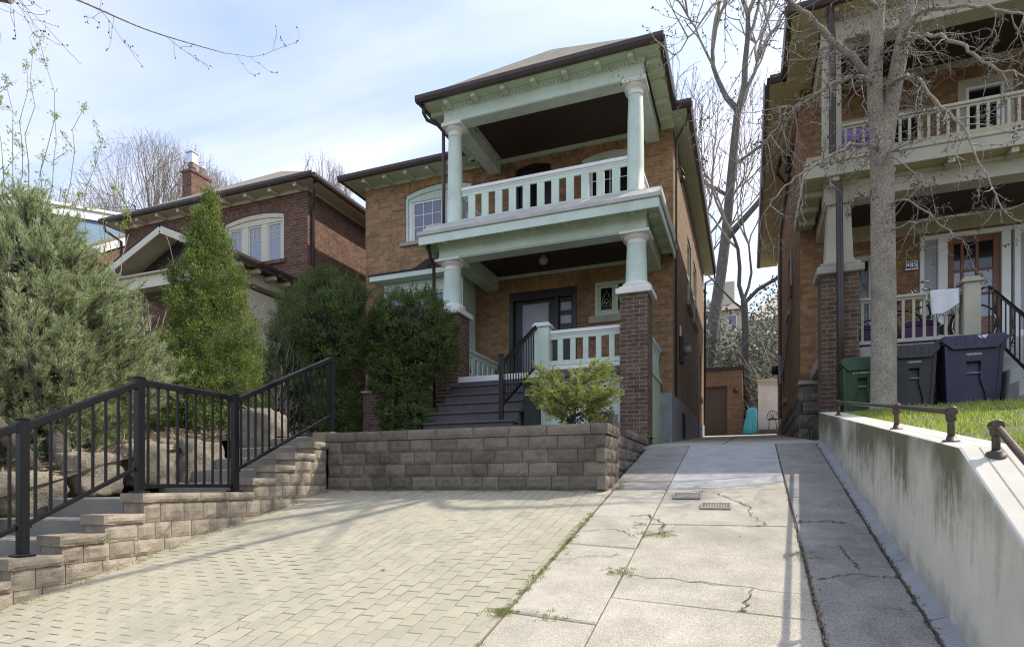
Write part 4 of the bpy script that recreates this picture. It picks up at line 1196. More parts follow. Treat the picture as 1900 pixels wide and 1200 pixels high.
# black metal handrail of the steps
rp = thing("stair_railing", "black metal handrail on the right side of the wooden porch steps", "railing", (-3.95, 9.7, 1.12))
mb = MB(); mb.box(-3.985, -3.915, 9.63, 9.70, 1.12, 2.22); mb.box(-3.995, -3.905, 9.62, 9.71, 2.22, 2.25); mb.build("post", "metal_black", rp, bevel=.006)
A0, A1 = Vector((-3.95, 9.70, 2.07)), Vector((-3.80, 11.06, 3.02))
mb = MB(); mb.bar(A0, A1, .055, .045); mb.bar(A0 + Vector((0, 0, .05)), A1 + Vector((0, 0, .05)), .04, .03); mb.build("top_rail", "metal_black", rp, bevel=.005)
B0, B1 = Vector((-3.95, 9.70, 1.37)), Vector((-3.80, 11.06, 2.28))
mb = MB(); mb.bar(B0, B1, .03, .035); mb.build("bottom_rail", "metal_black", rp)
for i in range(1, 13):
    t = i / 13; a = A0.lerp(A1, t); b = B0.lerp(B1, t)
    mb = MB(); mb.box(a.x - .009, a.x + .009, a.y - .009, a.y + .009, b.z, a.z); mb.build("baluster", "metal_black", rp)

# ---- eaves, soffits, gutters, roofs
EY, MY = 10.66, 12.72
def gutter(p, q, out, par, m="gutter_brown", h=.125, d=.11, z=None):
    """open trough along p-q hung outside the eave; out: outward direction"""
    p, q, o = Vector(p), Vector(q), Vector(out)
    mb = MB()
    a, b = [], []
    for k, (t, dz) in enumerate(((0, 0), (.75, 0), (1.0, .45), (1.0, 1.0), (.9, 1.0), (.9, .5), (.68, .1), (0.1, .1), (.1, 1.0), (0, 1.0))):
        a.append(tuple(p + o * (d * t) + Vector((0, 0, h * dz)))); b.append(tuple(q + o * (d * t) + Vector((0, 0, h * dz))))
    n = len(a)
    mb.add(a + b, [(i, (i + 1) % n, n + (i + 1) % n, n + i) for i in range(n)] + [tuple(range(n)), tuple(range(n, 2 * n))[::-1]])
    return mb.build("gutter", m, par)
X0, X1 = -6.13, -1.45
gutter((X0 - .1, EY + .1, SZ - .005), (X1 + .1, EY + .1, SZ - .005), (0, -1, 0), H)
gutter((X0, EY + .1, SZ - .005), (X0, MY + .1, SZ - .005), (-1, 0, 0), H)
gutter((X1, EY + .1, SZ - .005), (X1, MY + .1, SZ - .005), (1, 0, 0), H)
gutter((-9.68, MY + .1, SZ - .005), (X0 - .1, MY + .1, SZ - .005), (0, -1, 0), H)
gutter((X1 + .1, MY + .1, SZ - .005), (-1.06, MY + .1, SZ - .005), (0, -1, 0), H)
gutter((-1.17, MY + .1, SZ - .005), (-1.17, SY + .5, SZ - .005), (1, 0, 0), H)
gutter((-9.58, MY + .1, SZ - .005), (-9.58, SY + .5, SZ - .005), (-1, 0, 0), H)
mb = MB(); mb.box(X0, X1, EY + .1, 11.03, SZ + .001, SZ + .02); mb.build("soffit", "soffit_mint_bounce_y", H)
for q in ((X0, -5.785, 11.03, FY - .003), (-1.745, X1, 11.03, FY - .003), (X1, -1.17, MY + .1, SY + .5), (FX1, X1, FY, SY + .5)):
    mb = MB(); mb.box(*q, SZ + .001, SZ + .02); mb.build("soffit", "soffit_mint_bounce_x", H)
mb = MB(); mb.box(-9.58, X0, MY + .1, FY, SZ + .001, SZ + .02); mb.box(-9.58, FX0, FY, SY + .5, SZ + .001, SZ + .02); mb.build("soffit", "soffit_mint_bounce_y", H)
mb = MB(); mb.box(FX0, -5.8, FY - .03, FY - .003, SZ - .08, SZ); mb.box(FX1 + .003, FX1 + .03, FY, SY, SZ - .08, SZ); mb.box(-1.74, FX1 + .03, FY - .03, FY - .003, SZ - .08, SZ); mb.build("frieze_board", "paint_mint_bounce", H)
for x in (-5.62, -5.02, -4.40, -3.79, -3.17, -2.55, -1.95): bracket(x - .05, x + .05, EY + .13, 11.0, SZ - .085, SZ - .001)
for y in (11.15, 11.75, 12.35, 12.95): bracket(-1.72, X1 - .02, y - .05, y + .05, SZ - .085, SZ - .001); bracket(X0 + .02, -5.80, y - .05, y + .05, SZ - .085, SZ - .001)
for k in range(6): x = -9.0 + .6 * k; bracket(x - .05, x + .05, MY + .14, FY - .031, SZ - .085, SZ - .001)
mb = MB(); hip_roof(mb, X0 - .06, X1 + .06, EY + .05, 15.5, SZ + .115, (-3.79, 12.01, 9.0), (-3.79, 15.4, 9.0)); mb.build("porch_roof", "shingle", H)
mb = MB(); hip_roof(mb, -9.64, -1.10, MY + .05, SY + .5, SZ + .112, (-5.37, 16.3, 10.0), (-5.37, 19.6, 10.0)); mb.build("roof", "shingle", H)
# ---- downspouts and services
def spout(path, r=.036, m="gutter_brown", par=None, name="downspout"):
    mb = MB(); mb.tube(path, r, 10); return mb.build(name, m, par or H)
spout([(-6.12, 10.8, SZ), (-6.12, 10.82, 7.52), (-6.08, 10.9, 7.42), (-5.9, 11.12, 7.38), (-5.86, 11.18, 7.30), (-5.86, 11.2, 6.3), (-5.86, 11.2, 5.31)])
spout([(-6.08, 10.95, 4.95), (-6.08, 10.97, 4.80), (-6.10, 11.1, 4.68), (-6.12, 11.25, 4.55), (-6.12, 11.27, 3.2), (-6.12, 11.27, .8)])
spout([(-1.12, 23.2, SZ), (-1.12, 23.2, 7.5), (-1.42, 22.7, 7.2), (-1.43, 22.7, 6.9), (-1.43, 22.7, 2.2)])
spout([(-1.13, 13.0, SZ), (-1.2, 13.1, 7.55), (-1.44, 13.45, 7.4), (-1.44, 13.46, 7.2), (-1.44, 13.46, 1.9)], .022, "gutter_brown", name="conduit")
spout([(-1.45, 19.9, 1.2), (-1.45, 19.9, 4.3)], .02, "metal_grey", name="conduit")
mb = MB(); mb.box(-1.485, -1.40, 14.5, 14.85, 2.85, 3.45); mt = mb.build("meter_box", "metal_iron", H, bevel=.01)
mb = MB()
mb.tube([(-1.40, 14.68, 3.14), (-1.22, 14.68, 3.14)], [.1, .095], 18); mb.build("meter_dial", "metal_grey", mt)
mb = MB(); mb.box(-1.485, -1.455, 14.62, 14.72, 3.46, 3.72); mb.build("meter_tag", "paint_white", mt)
mb = MB(); mb.lathe([(.01, 6.72), (.05, 6.74), (.06, 6.82), (.02, 6.9)], -1.36, 14.0, 10); mb.tube([(-1.46, 13.9, 7.0), (-1.4, 13.9, 7.05), (-1.33, 14.0, 6.95), (-1.3, 14.05, 6.8)], .014, 6); mb.build("service_head", "metal_iron", H)
def side_window(par, x, out, y0, y1, z0, z1, fm, sillm="stone_sill", glass="glass_dark"):
    mb = MB(); frame_rect(mb, 0, x - out * .11, x - out * .03, y0, y1, z0, z1, .06); w = mb.build("window", fm, par)
    zm = (z0 + z1) / 2
    mb = MB(); mb.box(x - out * .1, x - out * .05, y0 + .06, y1 - .06, zm - .03, zm + .03); mb.build("meeting_rail", fm, w)
    mb = MB(); mb.box(x - out * .1, x - out * .09, y0 + .06, y1 - .06, z0 + .06, z1 - .06); mb.build("pane", glass, w)
    mb = MB(); mb.box(x - out * .1, x + out * .08, y0 - .1, y1 + .1, z0 - .12, z0 - .003); mb.build("sill", sillm, w, bevel=.008)
for y0, y1, z0, z1 in sh[:3]: side_window(H, FX1, 1, y0, y1, z0, z1, "paint_mint")
mb = MB(); mb.box(-3.42, -3.36, FY - .05, FY - .002, 2.96, 3.10); mb.build("porch_camera", "paint_white", H, bevel=.01)
# string of small bulbs along the upper ceiling edge
mb = MB()
pts = [(-5.4, 11.5 + .3 * i, 7.585 - .02 * (i % 2)) for i in range(6)] + [(-5.3 + .3 * i, FY - .06, 7.555 - .03 * (i % 2)) for i in range(11)]
mb.tube(pts, .005, 5)
for p in pts: mb.lathe([(.004, p[2] - .01), (.02, p[2] - .025), (.016, p[2] - .06), (.003, p[2] - .07)], p[0], p[1], 8)
mb.build("string_lights", "glass_frost", H)

# ================================================================== brick house on the left
LH = thing("brick_house", "lower red brick house with ivory trim and gabled porch, left behind the cone shaped cedar", "house", (-14.2, 12.9, 1.0))
LX0, LX1, LY, LB, LZ = -17.55, -10.75, 12.9, 22.5, 7.80
mb = MB()
wall_skin(mb, 1, LY, LX0, LX1, .4, LZ, [(-13.62, -11.53, 6.03, 7.37), (-16.6, -14.9, 6.03, 7.37)], .12)
arch_fill(mb, LY, -13.62, -11.53, 7.25, 7.37); arch_fill(mb, LY, -16.6, -14.9, 7.25, 7.37)
mb.poly((LX1, LY, .4), (LX1, LB, .4), (LX1, LB, LZ), (LX1, LY, LZ)); mb.poly((LX0, LY, .4), (LX0, LB, .4), (LX0, LB, LZ), (LX0, LY, LZ)); mb.poly((LX0, LB, .4), (LX1, LB, .4), (LX1, LB, LZ), (LX0, LB, LZ))
mb.build("wall", "brick_red", LH)
for q in ((-13.62, -11.53), (-16.6, -14.9)):
    mb = MB(); arch_band(mb, LY, *q, 7.255, 7.375, .24, .006, .06); mb.build("brick_arch", "brick_red_soldier", LH)
mb = MB(); mb.box(-13.7, -11.45, LY - .05, LY, 5.93, 6.028); mb.build("brick_sill", "brick_red_soldier", LH)
arched_window(LH, LY, -13.62, -11.53, 6.03, 7.25, 7.37, "paint_ivory", None, [(-13.48, -13.02), (-12.82, -12.33), (-12.13, -11.66)], 1, "brick_red", "glass_pale", mun=(3, (0, .62, .8)), sill=False)
arched_window(LH, LY, -16.6, -14.9, 6.03, 7.25, 7.37, "paint_ivory", None, [(-16.45, -15.85), (-15.65, -15.05)], 1, "brick_red", "glass_pale", mun=(3, (0, .62, .8)), sill=False)
GX0, GX1, GY = -17.95, -10.32, 12.42
gutter((GX0 - .1, GY + .1, LZ - .005), (GX1 + .1, GY + .1, LZ - .005), (0, -1, 0), LH); gutter((GX1, GY + .1, LZ - .005), (GX1, LB + .4, LZ - .005), (1, 0, 0), LH); gutter((GX0, GY + .1, LZ - .005), (GX0, LB + .4, LZ - .005), (-1, 0, 0), LH)
mb = MB(); mb.box(GX0, GX1, GY + .1, LY, LZ + .001, LZ + .02); mb.box(LX1, GX1, LY, LB + .4, LZ + .001, LZ + .02); mb.box(GX0, LX0, LY, LB + .4, LZ + .001, LZ + .02); mb.build("soffit", "soffit_ivory_x", LH)
mb = MB(); mb.box(LX0, LX1 + .02, LY - .025, LY - .003, LZ - .09, LZ); mb.box(LX1 + .003, LX1 + .025, LY, LB, LZ - .09, LZ); mb.build("frieze_board", "paint_ivory", LH)
for k in range(9): bracket(-17.45 + .82 * k - .05, -17.45 + .82 * k + .05, GY + .13, LY - .026, LZ - .1, LZ - .001, "paint_ivory", LH)
mb = MB(); hip_roof(mb, GX0 - .05, GX1 + .05, GY + .05, LB + .4, LZ + .115, (-14.13, 15.7, 10.2), (-14.13, 19.2, 10.2)); rf = mb.build("roof", "shingle", LH)
mb = MB(); mb.box(-16.5, -16.12, 14.0, 14.75, 8.6, 9.75); mb.box(-16.53, -16.09, 13.97, 14.78, 9.752, 9.83)
ch = mb.build("chimney", "brick_red", LH)
mb = MB(); mb.lathe([(.12, 9.83), (.12, 10.1)], -16.31, 14.2, 14); mb.lathe([(.1, 9.83), (.1, 9.98)], -16.31, 14.55, 14); mb.build("flue_pot", "brick_garage", ch)
mb = MB(); mb.box(-16.43, -16.19, 14.08, 14.32, 10.1, 10.42); mb.box(-16.46, -16.16, 14.05, 14.35, 10.421, 10.45); mb.lathe([(.09, 9.98), (.09, 10.08), (.13, 10.1), (.13, 10.16), (.02, 10.2)], -16.31, 14.55, 14); mb.build("flue_cap", "metal_galv", ch)
spout([(-10.36, 12.7, LZ), (-10.38, 12.72, 7.62), (-10.66, 13.02, 7.36), (-10.7, 13.06, 7.2), (-10.7, 13.06, 1.5)], .042, par=LH)
spout([(-17.9, 12.5, LZ), (-17.9, 12.52, 7.6), (-17.65, 12.84, 7.35), (-17.62, 12.85, 3)], .042, par=LH)
# its porch
apx, ez, eY = -13.46, 5.33, 10.78
mb = MB()
def rake(x_e, s):       # one slope of the porch roof
    a, b = (apx, 6.42), (x_e, ez + .1)
    d = Vector((b[0] - a[0], 0, b[1] - a[1])).normalized()
    n = Vector((-d.z, 0, d.x)) * (1 if s > 0 else -1)
    if n.z < 0: n = -n
    p = [Vector((a[0], 0, a[1])), Vector((b[0], 0, b[1])), Vector((b[0], 0, b[1])) - n * .06, Vector((a[0], 0, a[1])) - n * .06]
    mb.prism([(q.x, q.z) for q in p], 1, eY, LY - .003)
rake(-11.15, 1); rake(-15.78, -1)
mb.build("porch_roof", "shingle_dark", LH)
mb = MB()
for xe in (-11.2, -15.72):
    mb.bar((apx, eY + .015, 6.28), (xe, eY + .015, ez - .03), .04, .17, up=(0, 0, 1))
mb.build("bargeboard", "paint_ivory", LH, bevel=.006)
mb = MB()
for xe, s in ((-11.2, 1), (-15.72, -1)):
    mb.bar(((apx + xe) / 2 - .01 * s, (eY + 11.25) / 2 + .02, (6.30 + ez) / 2 - .0), ((apx + xe) / 2, (eY + 11.25) / 2 + .021, (6.30 + ez) / 2), .01, .01)
    a0, a1 = Vector((apx, 0, 6.30)), Vector((xe, 0, ez + .0))
    mb.add([(apx, eY + .04, 6.31), (xe, eY + .04, ez + .01), (xe, LY - .01, ez + .01), (apx, LY - .01, 6.31)], [(0, 1, 2, 3)])
mb.build("soffit", "soffit_ivory_x", LH)
mb = MB(); mb.prism([(-15.2, 5.35), (-11.75, 5.35), (apx, 6.22)], 1, 11.32, 11.38); mb.build("gable_panel", "door_dark", LH)
mb = MB(); mb.box(-15.5, -11.5, 11.05, 11.35, 5.02, 5.33); mb.box(-15.6, -11.4, 10.95, 11.4, 5.331, 5.37); mb.box(-11.8, -11.5, 11.351, LY - .003, 5.02, 5.33); mb.box(-15.5, -15.2, 11.351, LY - .003, 5.02, 5.33); mb.build("porch_beam", "paint_ivory", LH, bevel=.008)
gutter((-11.14, eY, ez - .02), (-11.14, LY - .05, ez - .02), (1, 0, 0), LH)
for y in (11.1, 11.65, 12.2, 12.7): bracket(-11.49, -11.16, y - .05, y + .05, 5.2, 5.29, "paint_ivory", LH)
for x in (-15.35, -11.65):
    mb = MB(); mb.box(x - .14, x + .14, 11.06, 11.34, 3.3, 5.018); mb.box(x - .18, x + .18, 11.02, 11.38, 3.2, 3.3); mb.build("porch_post", "paint_ivory", LH, bevel=.01)
    mb = MB(); mb.box(x - .25, x + .25, 10.95, 11.45, .5, 3.198); mb.build("pier", "brick_red", LH)
mb = MB(); mb.box(-15.09, -11.91, 11.15, 11.25, 2.2, 3.1); mb.box(-11.7, -11.6, 11.46, LY - .003, 2.2, 4.9); mb.box(-15.1, -11.9, 11.12, 11.28, 3.101, 3.18); mb.build("porch_wall", "paint_ivory", LH)
mb = MB(); mb.box(-15.1, -11.6, 11.3, LY - .003, 2.0, 2.15); mb.build("porch_floor", "wood_charcoal", LH)
mb = MB(); mb.box(-15.1, -11.9, 12.6, 12.7, 2.16, 5.0); mb.build("porch_screen", "glass_dark", LH)

# ================================================================== blue house beyond it
BH = thing("siding_house", "pale blue clapboard house with white roof edge, far left behind the pine", "house", (-22.5, 15, 1.0))
def zr(y): return 7.9 + .245 * (y - 10.6) if y < 17.5 else 7.9 + .245 * 6.9 - .245 * (y - 17.5)
mb = MB(); mb.prism([(10.4, .8), (10.4, zr(10.4)), (17.5, zr(17.5)), (24, zr(24)), (24, .8)], 0, -27, -19.4); mb.build("wall", "clap_blue", BH)
mb = MB()
mb.bar((-19.34, 9.9, zr(9.9) + .0), (-19.34, 17.5, zr(17.5)), .05, .26); mb.bar((-19.34, 17.5, zr(17.5)), (-19.34, 24.5, zr(24.5)), .05, .26); mb.build("rake_board", "paint_white", BH)
mb = MB(); mb.prism([(9.9, zr(9.9) + .14), (17.5, zr(17.5) + .14), (24.5, zr(24.5) + .14), (24.5, zr(24.5) + .22), (17.5, zr(17.5) + .23), (9.9, zr(9.9) + .22)], 0, -27.4, -19.25); mb.build("roof", "siding_white", BH)
def zp(y): return 6.2 + .655 * (y - 11.25)
mb = MB(); mb.prism([(9.2, .8), (9.2, zp(9.2)), (13.9, zp(13.9)), (13.9, .8)], 0, -24, -18.78); mb.build("wall", "brick_garage", BH)
mb = MB(); mb.bar((-18.73, 8.8, zp(8.8) + .03), (-18.73, 14.0, zp(14.0) + .03), .05, .24); mb.build("rake_board", "paint_white", BH)
mb = MB(); mb.prism([(8.8, zp(8.8) + .15), (14.0, zp(14.0) + .15), (14.0, zp(14.0) + .22), (8.8, zp(8.8) + .22)], 0, -24.2, -18.70); mb.build("porch_roof", "shingle", BH)

# ================================================================== brick house on the right
RH = thing("brick_house", "tall brown brick house with taupe porches and balcony, right behind the maple", "house", (4.7, 13.5, 0.9))
QX0, QX1, QY, QB, QZ = 0.98, 8.4, 13.5, 23.6, 7.93
rholes = [(3.62, 4.46, 5.46, 7.47), (1.38, 2.18, 5.95, 7.15), (2.36, 3.08, 5.95, 7.15), (1.86, 2.62, 3.0, 4.45), (3.02, 5.0, 2.3, 4.68)]
mb = MB(); wall_skin(mb, 1, QY, QX0, QX1, .4, QZ, rholes, .12)
mb.build("wall", "brick_brown", RH)
mb = MB()
wall_skin(mb, 0, QX0, QY, QB, .4, QZ, [(16.4, 17.3, 4.3, 5.7), (18.3, 19.0, 2.4, 3.6)], .12, out=-1)
mb.poly((QX1, QY, .4), (QX1, QB, .4), (QX1, QB, QZ), (QX1, QY, QZ)); mb.poly((QX0, QB, .4), (QX1, QB, .4), (QX1, QB, QZ), (QX0, QB, QZ)); mb.build("wall", "brick_brown", RH)
for y0, y1, z0, z1 in ((16.4, 17.3, 4.3, 5.7), (18.3, 19.0, 2.4, 3.6)): side_window(RH, QX0, -1, y0, y1, z0, z1, "paint_taupe")
# rubble stone foundation
mb = MB()
for (ax, c, out, u0, u1) in ((0, .95, -1, 13.42, 23.5), (1, 13.40, -1, .95, 1.5)):
    z = .35
    while z < 1.95:
        h = random.uniform(.2, .34); u = u0 - random.uniform(0, .3)
        while u < u1:
            w = random.uniform(.25, .6)
            if ax == 0: rough_block(mb, 0, c, -1, max(u, u0), min(u + w, u1), z, min(z + h, 2.0), .04, .02)
            else: rough_block(mb, 1, c, -1, max(u, u0), min(u + w, u1), z, min(z + h, 2.0), .09, .02)
            u += w + .012
        z += h + .012
mb.build("foundation", "rubble", RH)
mb = MB(); mb.box(.93, 1.5, 13.34, 13.499, 2.0, 2.08); mb.build("ledge", "stone_sill", RH, bevel=.01)
# windows and doors, upper floor
for x0, x1 in ((1.38, 2.18), (2.36, 3.08)):
    mb = MB(); frame_rect(mb, 1, QY + .0, QY + .1, x0, x1, 5.95, 7.15, .07, .16); mb.box(x0 + .07, x1 - .07, QY + .04, QY + .09, 6.5, 6.55); w = mb.build("window", "paint_taupe", RH)
    mb = MB(); mb.box(x0 + .07, x1 - .07, QY + .07, QY + .08, 6.02, 6.99); mb.build("pane", "glass_dark", w)
mb = MB(); frame_rect(mb, 1, QY - .02, QY + .1, 3.62, 4.46, 5.46, 7.47, .12, .14, .03); d = mb.build("door", "paint_taupe", RH)
mb = MB(); frame_rect(mb, 1, QY - .01, QY + .05, 3.745, 4.335, 5.5, 7.325, .05); mb.box(3.79, 4.29, QY + .0, QY + .04, 6.2, 6.3); mb.build("storm_door", "paint_white", d)
mb = MB(); mb.box(3.79, 4.29, QY + .05, QY + .06, 5.5, 7.3); mb.build("pane", "glass_dark", d)
# lower window
mb = MB(); frame_rect(mb, 1, QY - .02, QY + .1, 1.86, 2.62, 3.0, 4.45, .1); mb.box(2.18, 2.3, QY - .01, QY + .08, 3.1, 4.35); w = mb.build("window", "paint_taupe", RH)
for a, b in ((1.97, 2.18), (2.3, 2.51)):
    mb = MB(); mb.box(a, b, QY + .05, QY + .06, 3.1, 4.35); mb.build("pane", "glass_dark", w)
# entrance: white frame, wooden door with nine panes, ribbed sidelights
mb = MB()
for a, b in ((3.02, 3.09), (3.31, 3.46), (4.28, 4.42), (4.47, 4.56), (4.94, 5.0)): mb.box(a, b, QY - .04, QY + .1, 2.3, 4.6)
mb.box(3.02, 5.0, QY - .045, QY + .1, 4.6, 4.68)
d = mb.build("door", "paint_white", RH, bevel=.006)
mb = MB(); frame_rect(mb, 1, QY + .02, QY + .07, 3.46, 4.28, 2.3, 4.6, .11, .12, .8)
for x in (3.675, 3.905): mb.box(x, x + .05, QY + .025, QY + .065, 3.1, 4.48)
for z in (3.5, 3.95): mb.box(3.57, 4.17, QY + .026, QY + .064, z, z + .045)
lf = mb.build("leaf", "wood_orange", d, bevel=.005)
for i, (a, b) in enumerate(((3.57, 3.675), (3.725, 3.905), (3.955, 4.17))):
    for j, (z0, z1) in enumerate(((3.1, 3.5), (3.545, 3.95), (3.995, 4.48))):
        mb = MB(); mb.box(a, b, QY + .045, QY + .05, z0, z1); mb.build("pane", "glass_dark" if j == 2 else "glass_pale", d)  # lower rows: blue-white reflection put into the pane colour
for a, b in ((3.09, 3.31), (4.56, 4.94)):
    mb = MB(); mb.box(a, b, QY + .03, QY + .04, 2.8, 4.6); mb.build("sidelight", "screen_door", d)
    mb = MB(); mb.box(a, b, QY + .02, QY + .05, 2.3, 2.8); mb.build("kick_panel", "paint_white", d)
# number plaque 485
pl = MB(); pl.box(2.80, 3.0 - .03, QY - .035, QY - .003, 4.10, 4.23); plq = pl.build("number_plaque", "metal_iron", RH, bevel=.01)
mb = MB(); frame_rect(mb, 1, QY - .042, QY - .03, 2.79, 2.98, 4.09, 4.24, .008); mb.box(2.78, 2.99, QY - .05, QY - .03, 4.075, 4.09); mb.build("plaque_rim", "metal_galv", plq)
cu = bpy.data.curves.new("digits", 'FONT'); cu.body = "485"; cu.size = .125; cu.extrude = .003; cu.align_x = 'CENTER'
to = bpy.data.objects.new("digits", cu); COL.objects.link(to)
dg = bpy.context.evaluated_depsgraph_get()
def text_mesh(name, body, size, m, parent, mat4, ext=.002, bold=0.0):
    cu = bpy.data.curves.new("t", 'FONT'); cu.body = body; cu.size = size; cu.extrude = ext; cu.align_x = 'CENTER'; cu.align_y = 'CENTER'; cu.offset = bold
    tmp = bpy.data.objects.new("t", cu); COL.objects.link(tmp)
    bpy.context.view_layer.update()
    me = bpy.data.meshes.new_from_object(tmp.evaluated_get(bpy.context.evaluated_depsgraph_get()))
    bpy.data.objects.remove(tmp)
    me.transform(Matrix.Translation(-OFF.get(parent.as_pointer(), Vector((0, 0, 0)))) @ mat4)
    me.materials.clear(); me.materials.append(MATS[m]); me.name = name
    o = bpy.data.objects.new(name, me); COL.objects.link(o); o.parent = parent; OFF[o.as_pointer()] = OFF.get(parent.as_pointer(), Vector((0, 0, 0)))
    return o
bpy.data.objects.remove(to)
FACE = Matrix.Rotation(R(90), 4, 'X')       # text standing up, read from -Y
text_mesh("digits", "485", .125, "metal_galv", plq, Matrix.Translation((2.885, QY - .037, 4.165)) @ FACE, .003, .001)
# ---- right house porch
mb = MB(); mb.box(1.15, 1.715, 11.43, 11.98, .3, 3.53); pier = mb.build("pier", "brick_dark", RH, bevel=.006)
mb = MB(); mb.box(1.08, 1.785, 11.36, 12.05, 3.532, 3.66); mb.box(1.13, 1.735, 11.41, 12.0, 3.66, 3.72); mb.build("pier_cap", "stone_sill", pier, bevel=.02, seg=2)
mb = MB(); mb.box(7.2, 7.76, 11.43, 11.98, .9, 3.53); mb.build("pier", "brick_dark", RH)
def sq_post(x, y, w0, w1, z0, z1, name="post"):
    mb = MB(); a, b = w0 / 2, w1 / 2
    mb.hexa([(x - a, y - a, z0), (x + a, y - a, z0), (x + a, y + a, z0), (x - a, y + a, z0)], [(x - b, y - b, z1), (x + b, y - b, z1), (x + b, y + b, z1), (x - b, y + b, z1)])
    mb.box(x - b - .04, x + b + .04, y - b - .04, y + b + .04, z1 + .001, z1 + .07); mb.box(x - a - .02, x + a + .02, y - a - .02, y + a + .02, z0 - .001, z0 + .06)
    return mb.build(name, "paint_taupe", RH, bevel=.008)
sq_post(1.43, 11.7, .42, .34, 3.722, 4.72); sq_post(1.33, 11.7, .28, .27, 5.46, 7.42); sq_post(7.48, 11.7, .42, .34, 3.53, 4.72); sq_post(7.48, 11.7, .28, .27, 5.46, 7.42)
def rbox(name, m, *bx, bevel=.006):
    mb = MB()
    for q in bx: mb.box(*q)
    return mb.build(name, m, RH, bevel=bevel)
rbox("beam", "paint_taupe", (1.2, 7.7, 11.53, 11.87, 4.795, 5.10), (1.26, 1.6, 11.871, QY - .003, 4.80, 5.10))
rbox("porch_ceiling", "ceiling_x", (1.601, 7.7, 11.871, QY - .003, 5.02, 5.10), bevel=0)
rbox("ceiling_trim", "paint_taupe_soffit", (1.601, 7.7, QY - .06, QY - .003, 4.72, 5.018))
rbox("fascia", "paint_taupe", (.87, 8.2, 11.22, 11.26, 5.09, 5.30), (.87, .91, 11.26, QY - .003, 5.09, 5.30))
rbox("balcony_deck", "paint_taupe_soffit", (.91, 8.2, 11.26, QY - .003, 5.31, 5.46), bevel=0)
rbox("deck_edge", "paint_taupe", (.85, 8.2, 11.20, 11.3, 5.301, 5.36), bevel=.01)
rbox("soffit", "soffit_taupe_y", (.91, 8.2, 11.26, 11.53, 5.101, 5.12), (.91, 1.2, 11.53, QY - .003, 5.101, 5.12), bevel=0)
rbox("moulding", "paint_taupe", (1.19, 7.7, 11.5, 11.53, 5.03, 5.10))
for x in (1.35, 2.15, 2.95, 3.75, 4.55, 5.35): bracket(x - .05, x + .05, 11.262, 11.5, 5.01, 5.10, "paint_taupe", RH)
for y in (11.8, 12.4, 13.0): bracket(.92, 1.2, y - .05, y + .05, 5.01, 5.10, "paint_taupe", RH)
rbox("beam", "paint_taupe", (1.17, 7.7, 11.55, 11.87, 7.49, QZ), (1.2, 1.48, 11.871, QY - .003, 7.52, QZ))
rbox("porch_ceiling", "ceiling_x", (1.481, 7.7, 11.871, QY - .003, 7.84, QZ), bevel=0)
rbox("ceiling_trim", "paint_taupe_soffit", (1.481, 7.7, QY - .05, QY - .003, 7.75, 7.838))
rbox("dentils", "paint_taupe", *[(1.2 + .075 * i, 1.235 + .075 * i, 11.52, 11.549, 7.82, 7.86) for i in range(80)], bevel=0)
rbox("moulding", "paint_taupe", (1.15, 7.7, 11.51, 11.549, 7.861, QZ - .001))
# upper eaves
EX, EYr, MXr, MYr = .70, 11.2, .40, 12.98
gutter((EX - .1, EYr + .1, QZ - .005), (8.6, EYr + .1, QZ - .005), (0, -1, 0), RH); gutter((EX, EYr + .1, QZ - .005), (EX, MYr + .1, QZ - .005), (-1, 0, 0), RH)
gutter((MXr, MYr + .1, QZ - .005), (EX - .0, MYr + .1, QZ - .005), (0, -1, 0), RH); gutter((MXr, MYr + .1, QZ - .005), (MXr, QB + .4, QZ - .005), (-1, 0, 0), RH)
rbox("soffit", "soffit_taupe_y", (EX, 8.6, EYr + .1, 11.55, QZ + .001, QZ + .02), bevel=0)
rbox("soffit", "soffit_taupe_x", (EX, 1.17, 11.55, QY, QZ + .001, QZ + .02), (MXr, EX, MYr + .1, QB + .4, QZ + .001, QZ + .02), (EX, QX0, QY, QB + .4, QZ + .001, QZ + .02), bevel=0)
for x in (1.35, 2.15, 2.95, 3.75, 4.55, 5.35): bracket(x - .05, x + .05, EYr + .12, 11.5, QZ - .09, QZ, "paint_taupe_soffit", RH)
for y in (11.8, 12.4, 13.0): bracket(EX + .02, 1.16, y - .05, y + .05, QZ - .09, QZ, "paint_taupe_soffit", RH)
mb = MB(); hip_roof(mb, EX - .05, 8.7, EYr + .05, 16, QZ + .115, (4.5, 13.2, 9.5), (4.5, 15.8, 9.5)); mb.build("porch_roof", "shingle", RH)
mb = MB(); hip_roof(mb, MXr - .05, 9.0, MYr + .05, QB + .4, QZ + .112, (4.6, 16.6, 10.3), (4.6, 19.6, 10.3)); mb.build("roof", "shingle", RH)
spout([(1.27, 11.28, QZ), (1.28, 11.3, 7.6), (1.31, 11.36, 7.4), (1.31, 11.36, 5.2), (1.40, 11.30, 4.9), (1.42, 11.30, 3.0), (1.42, 11.30, .9)], .055, par=RH)
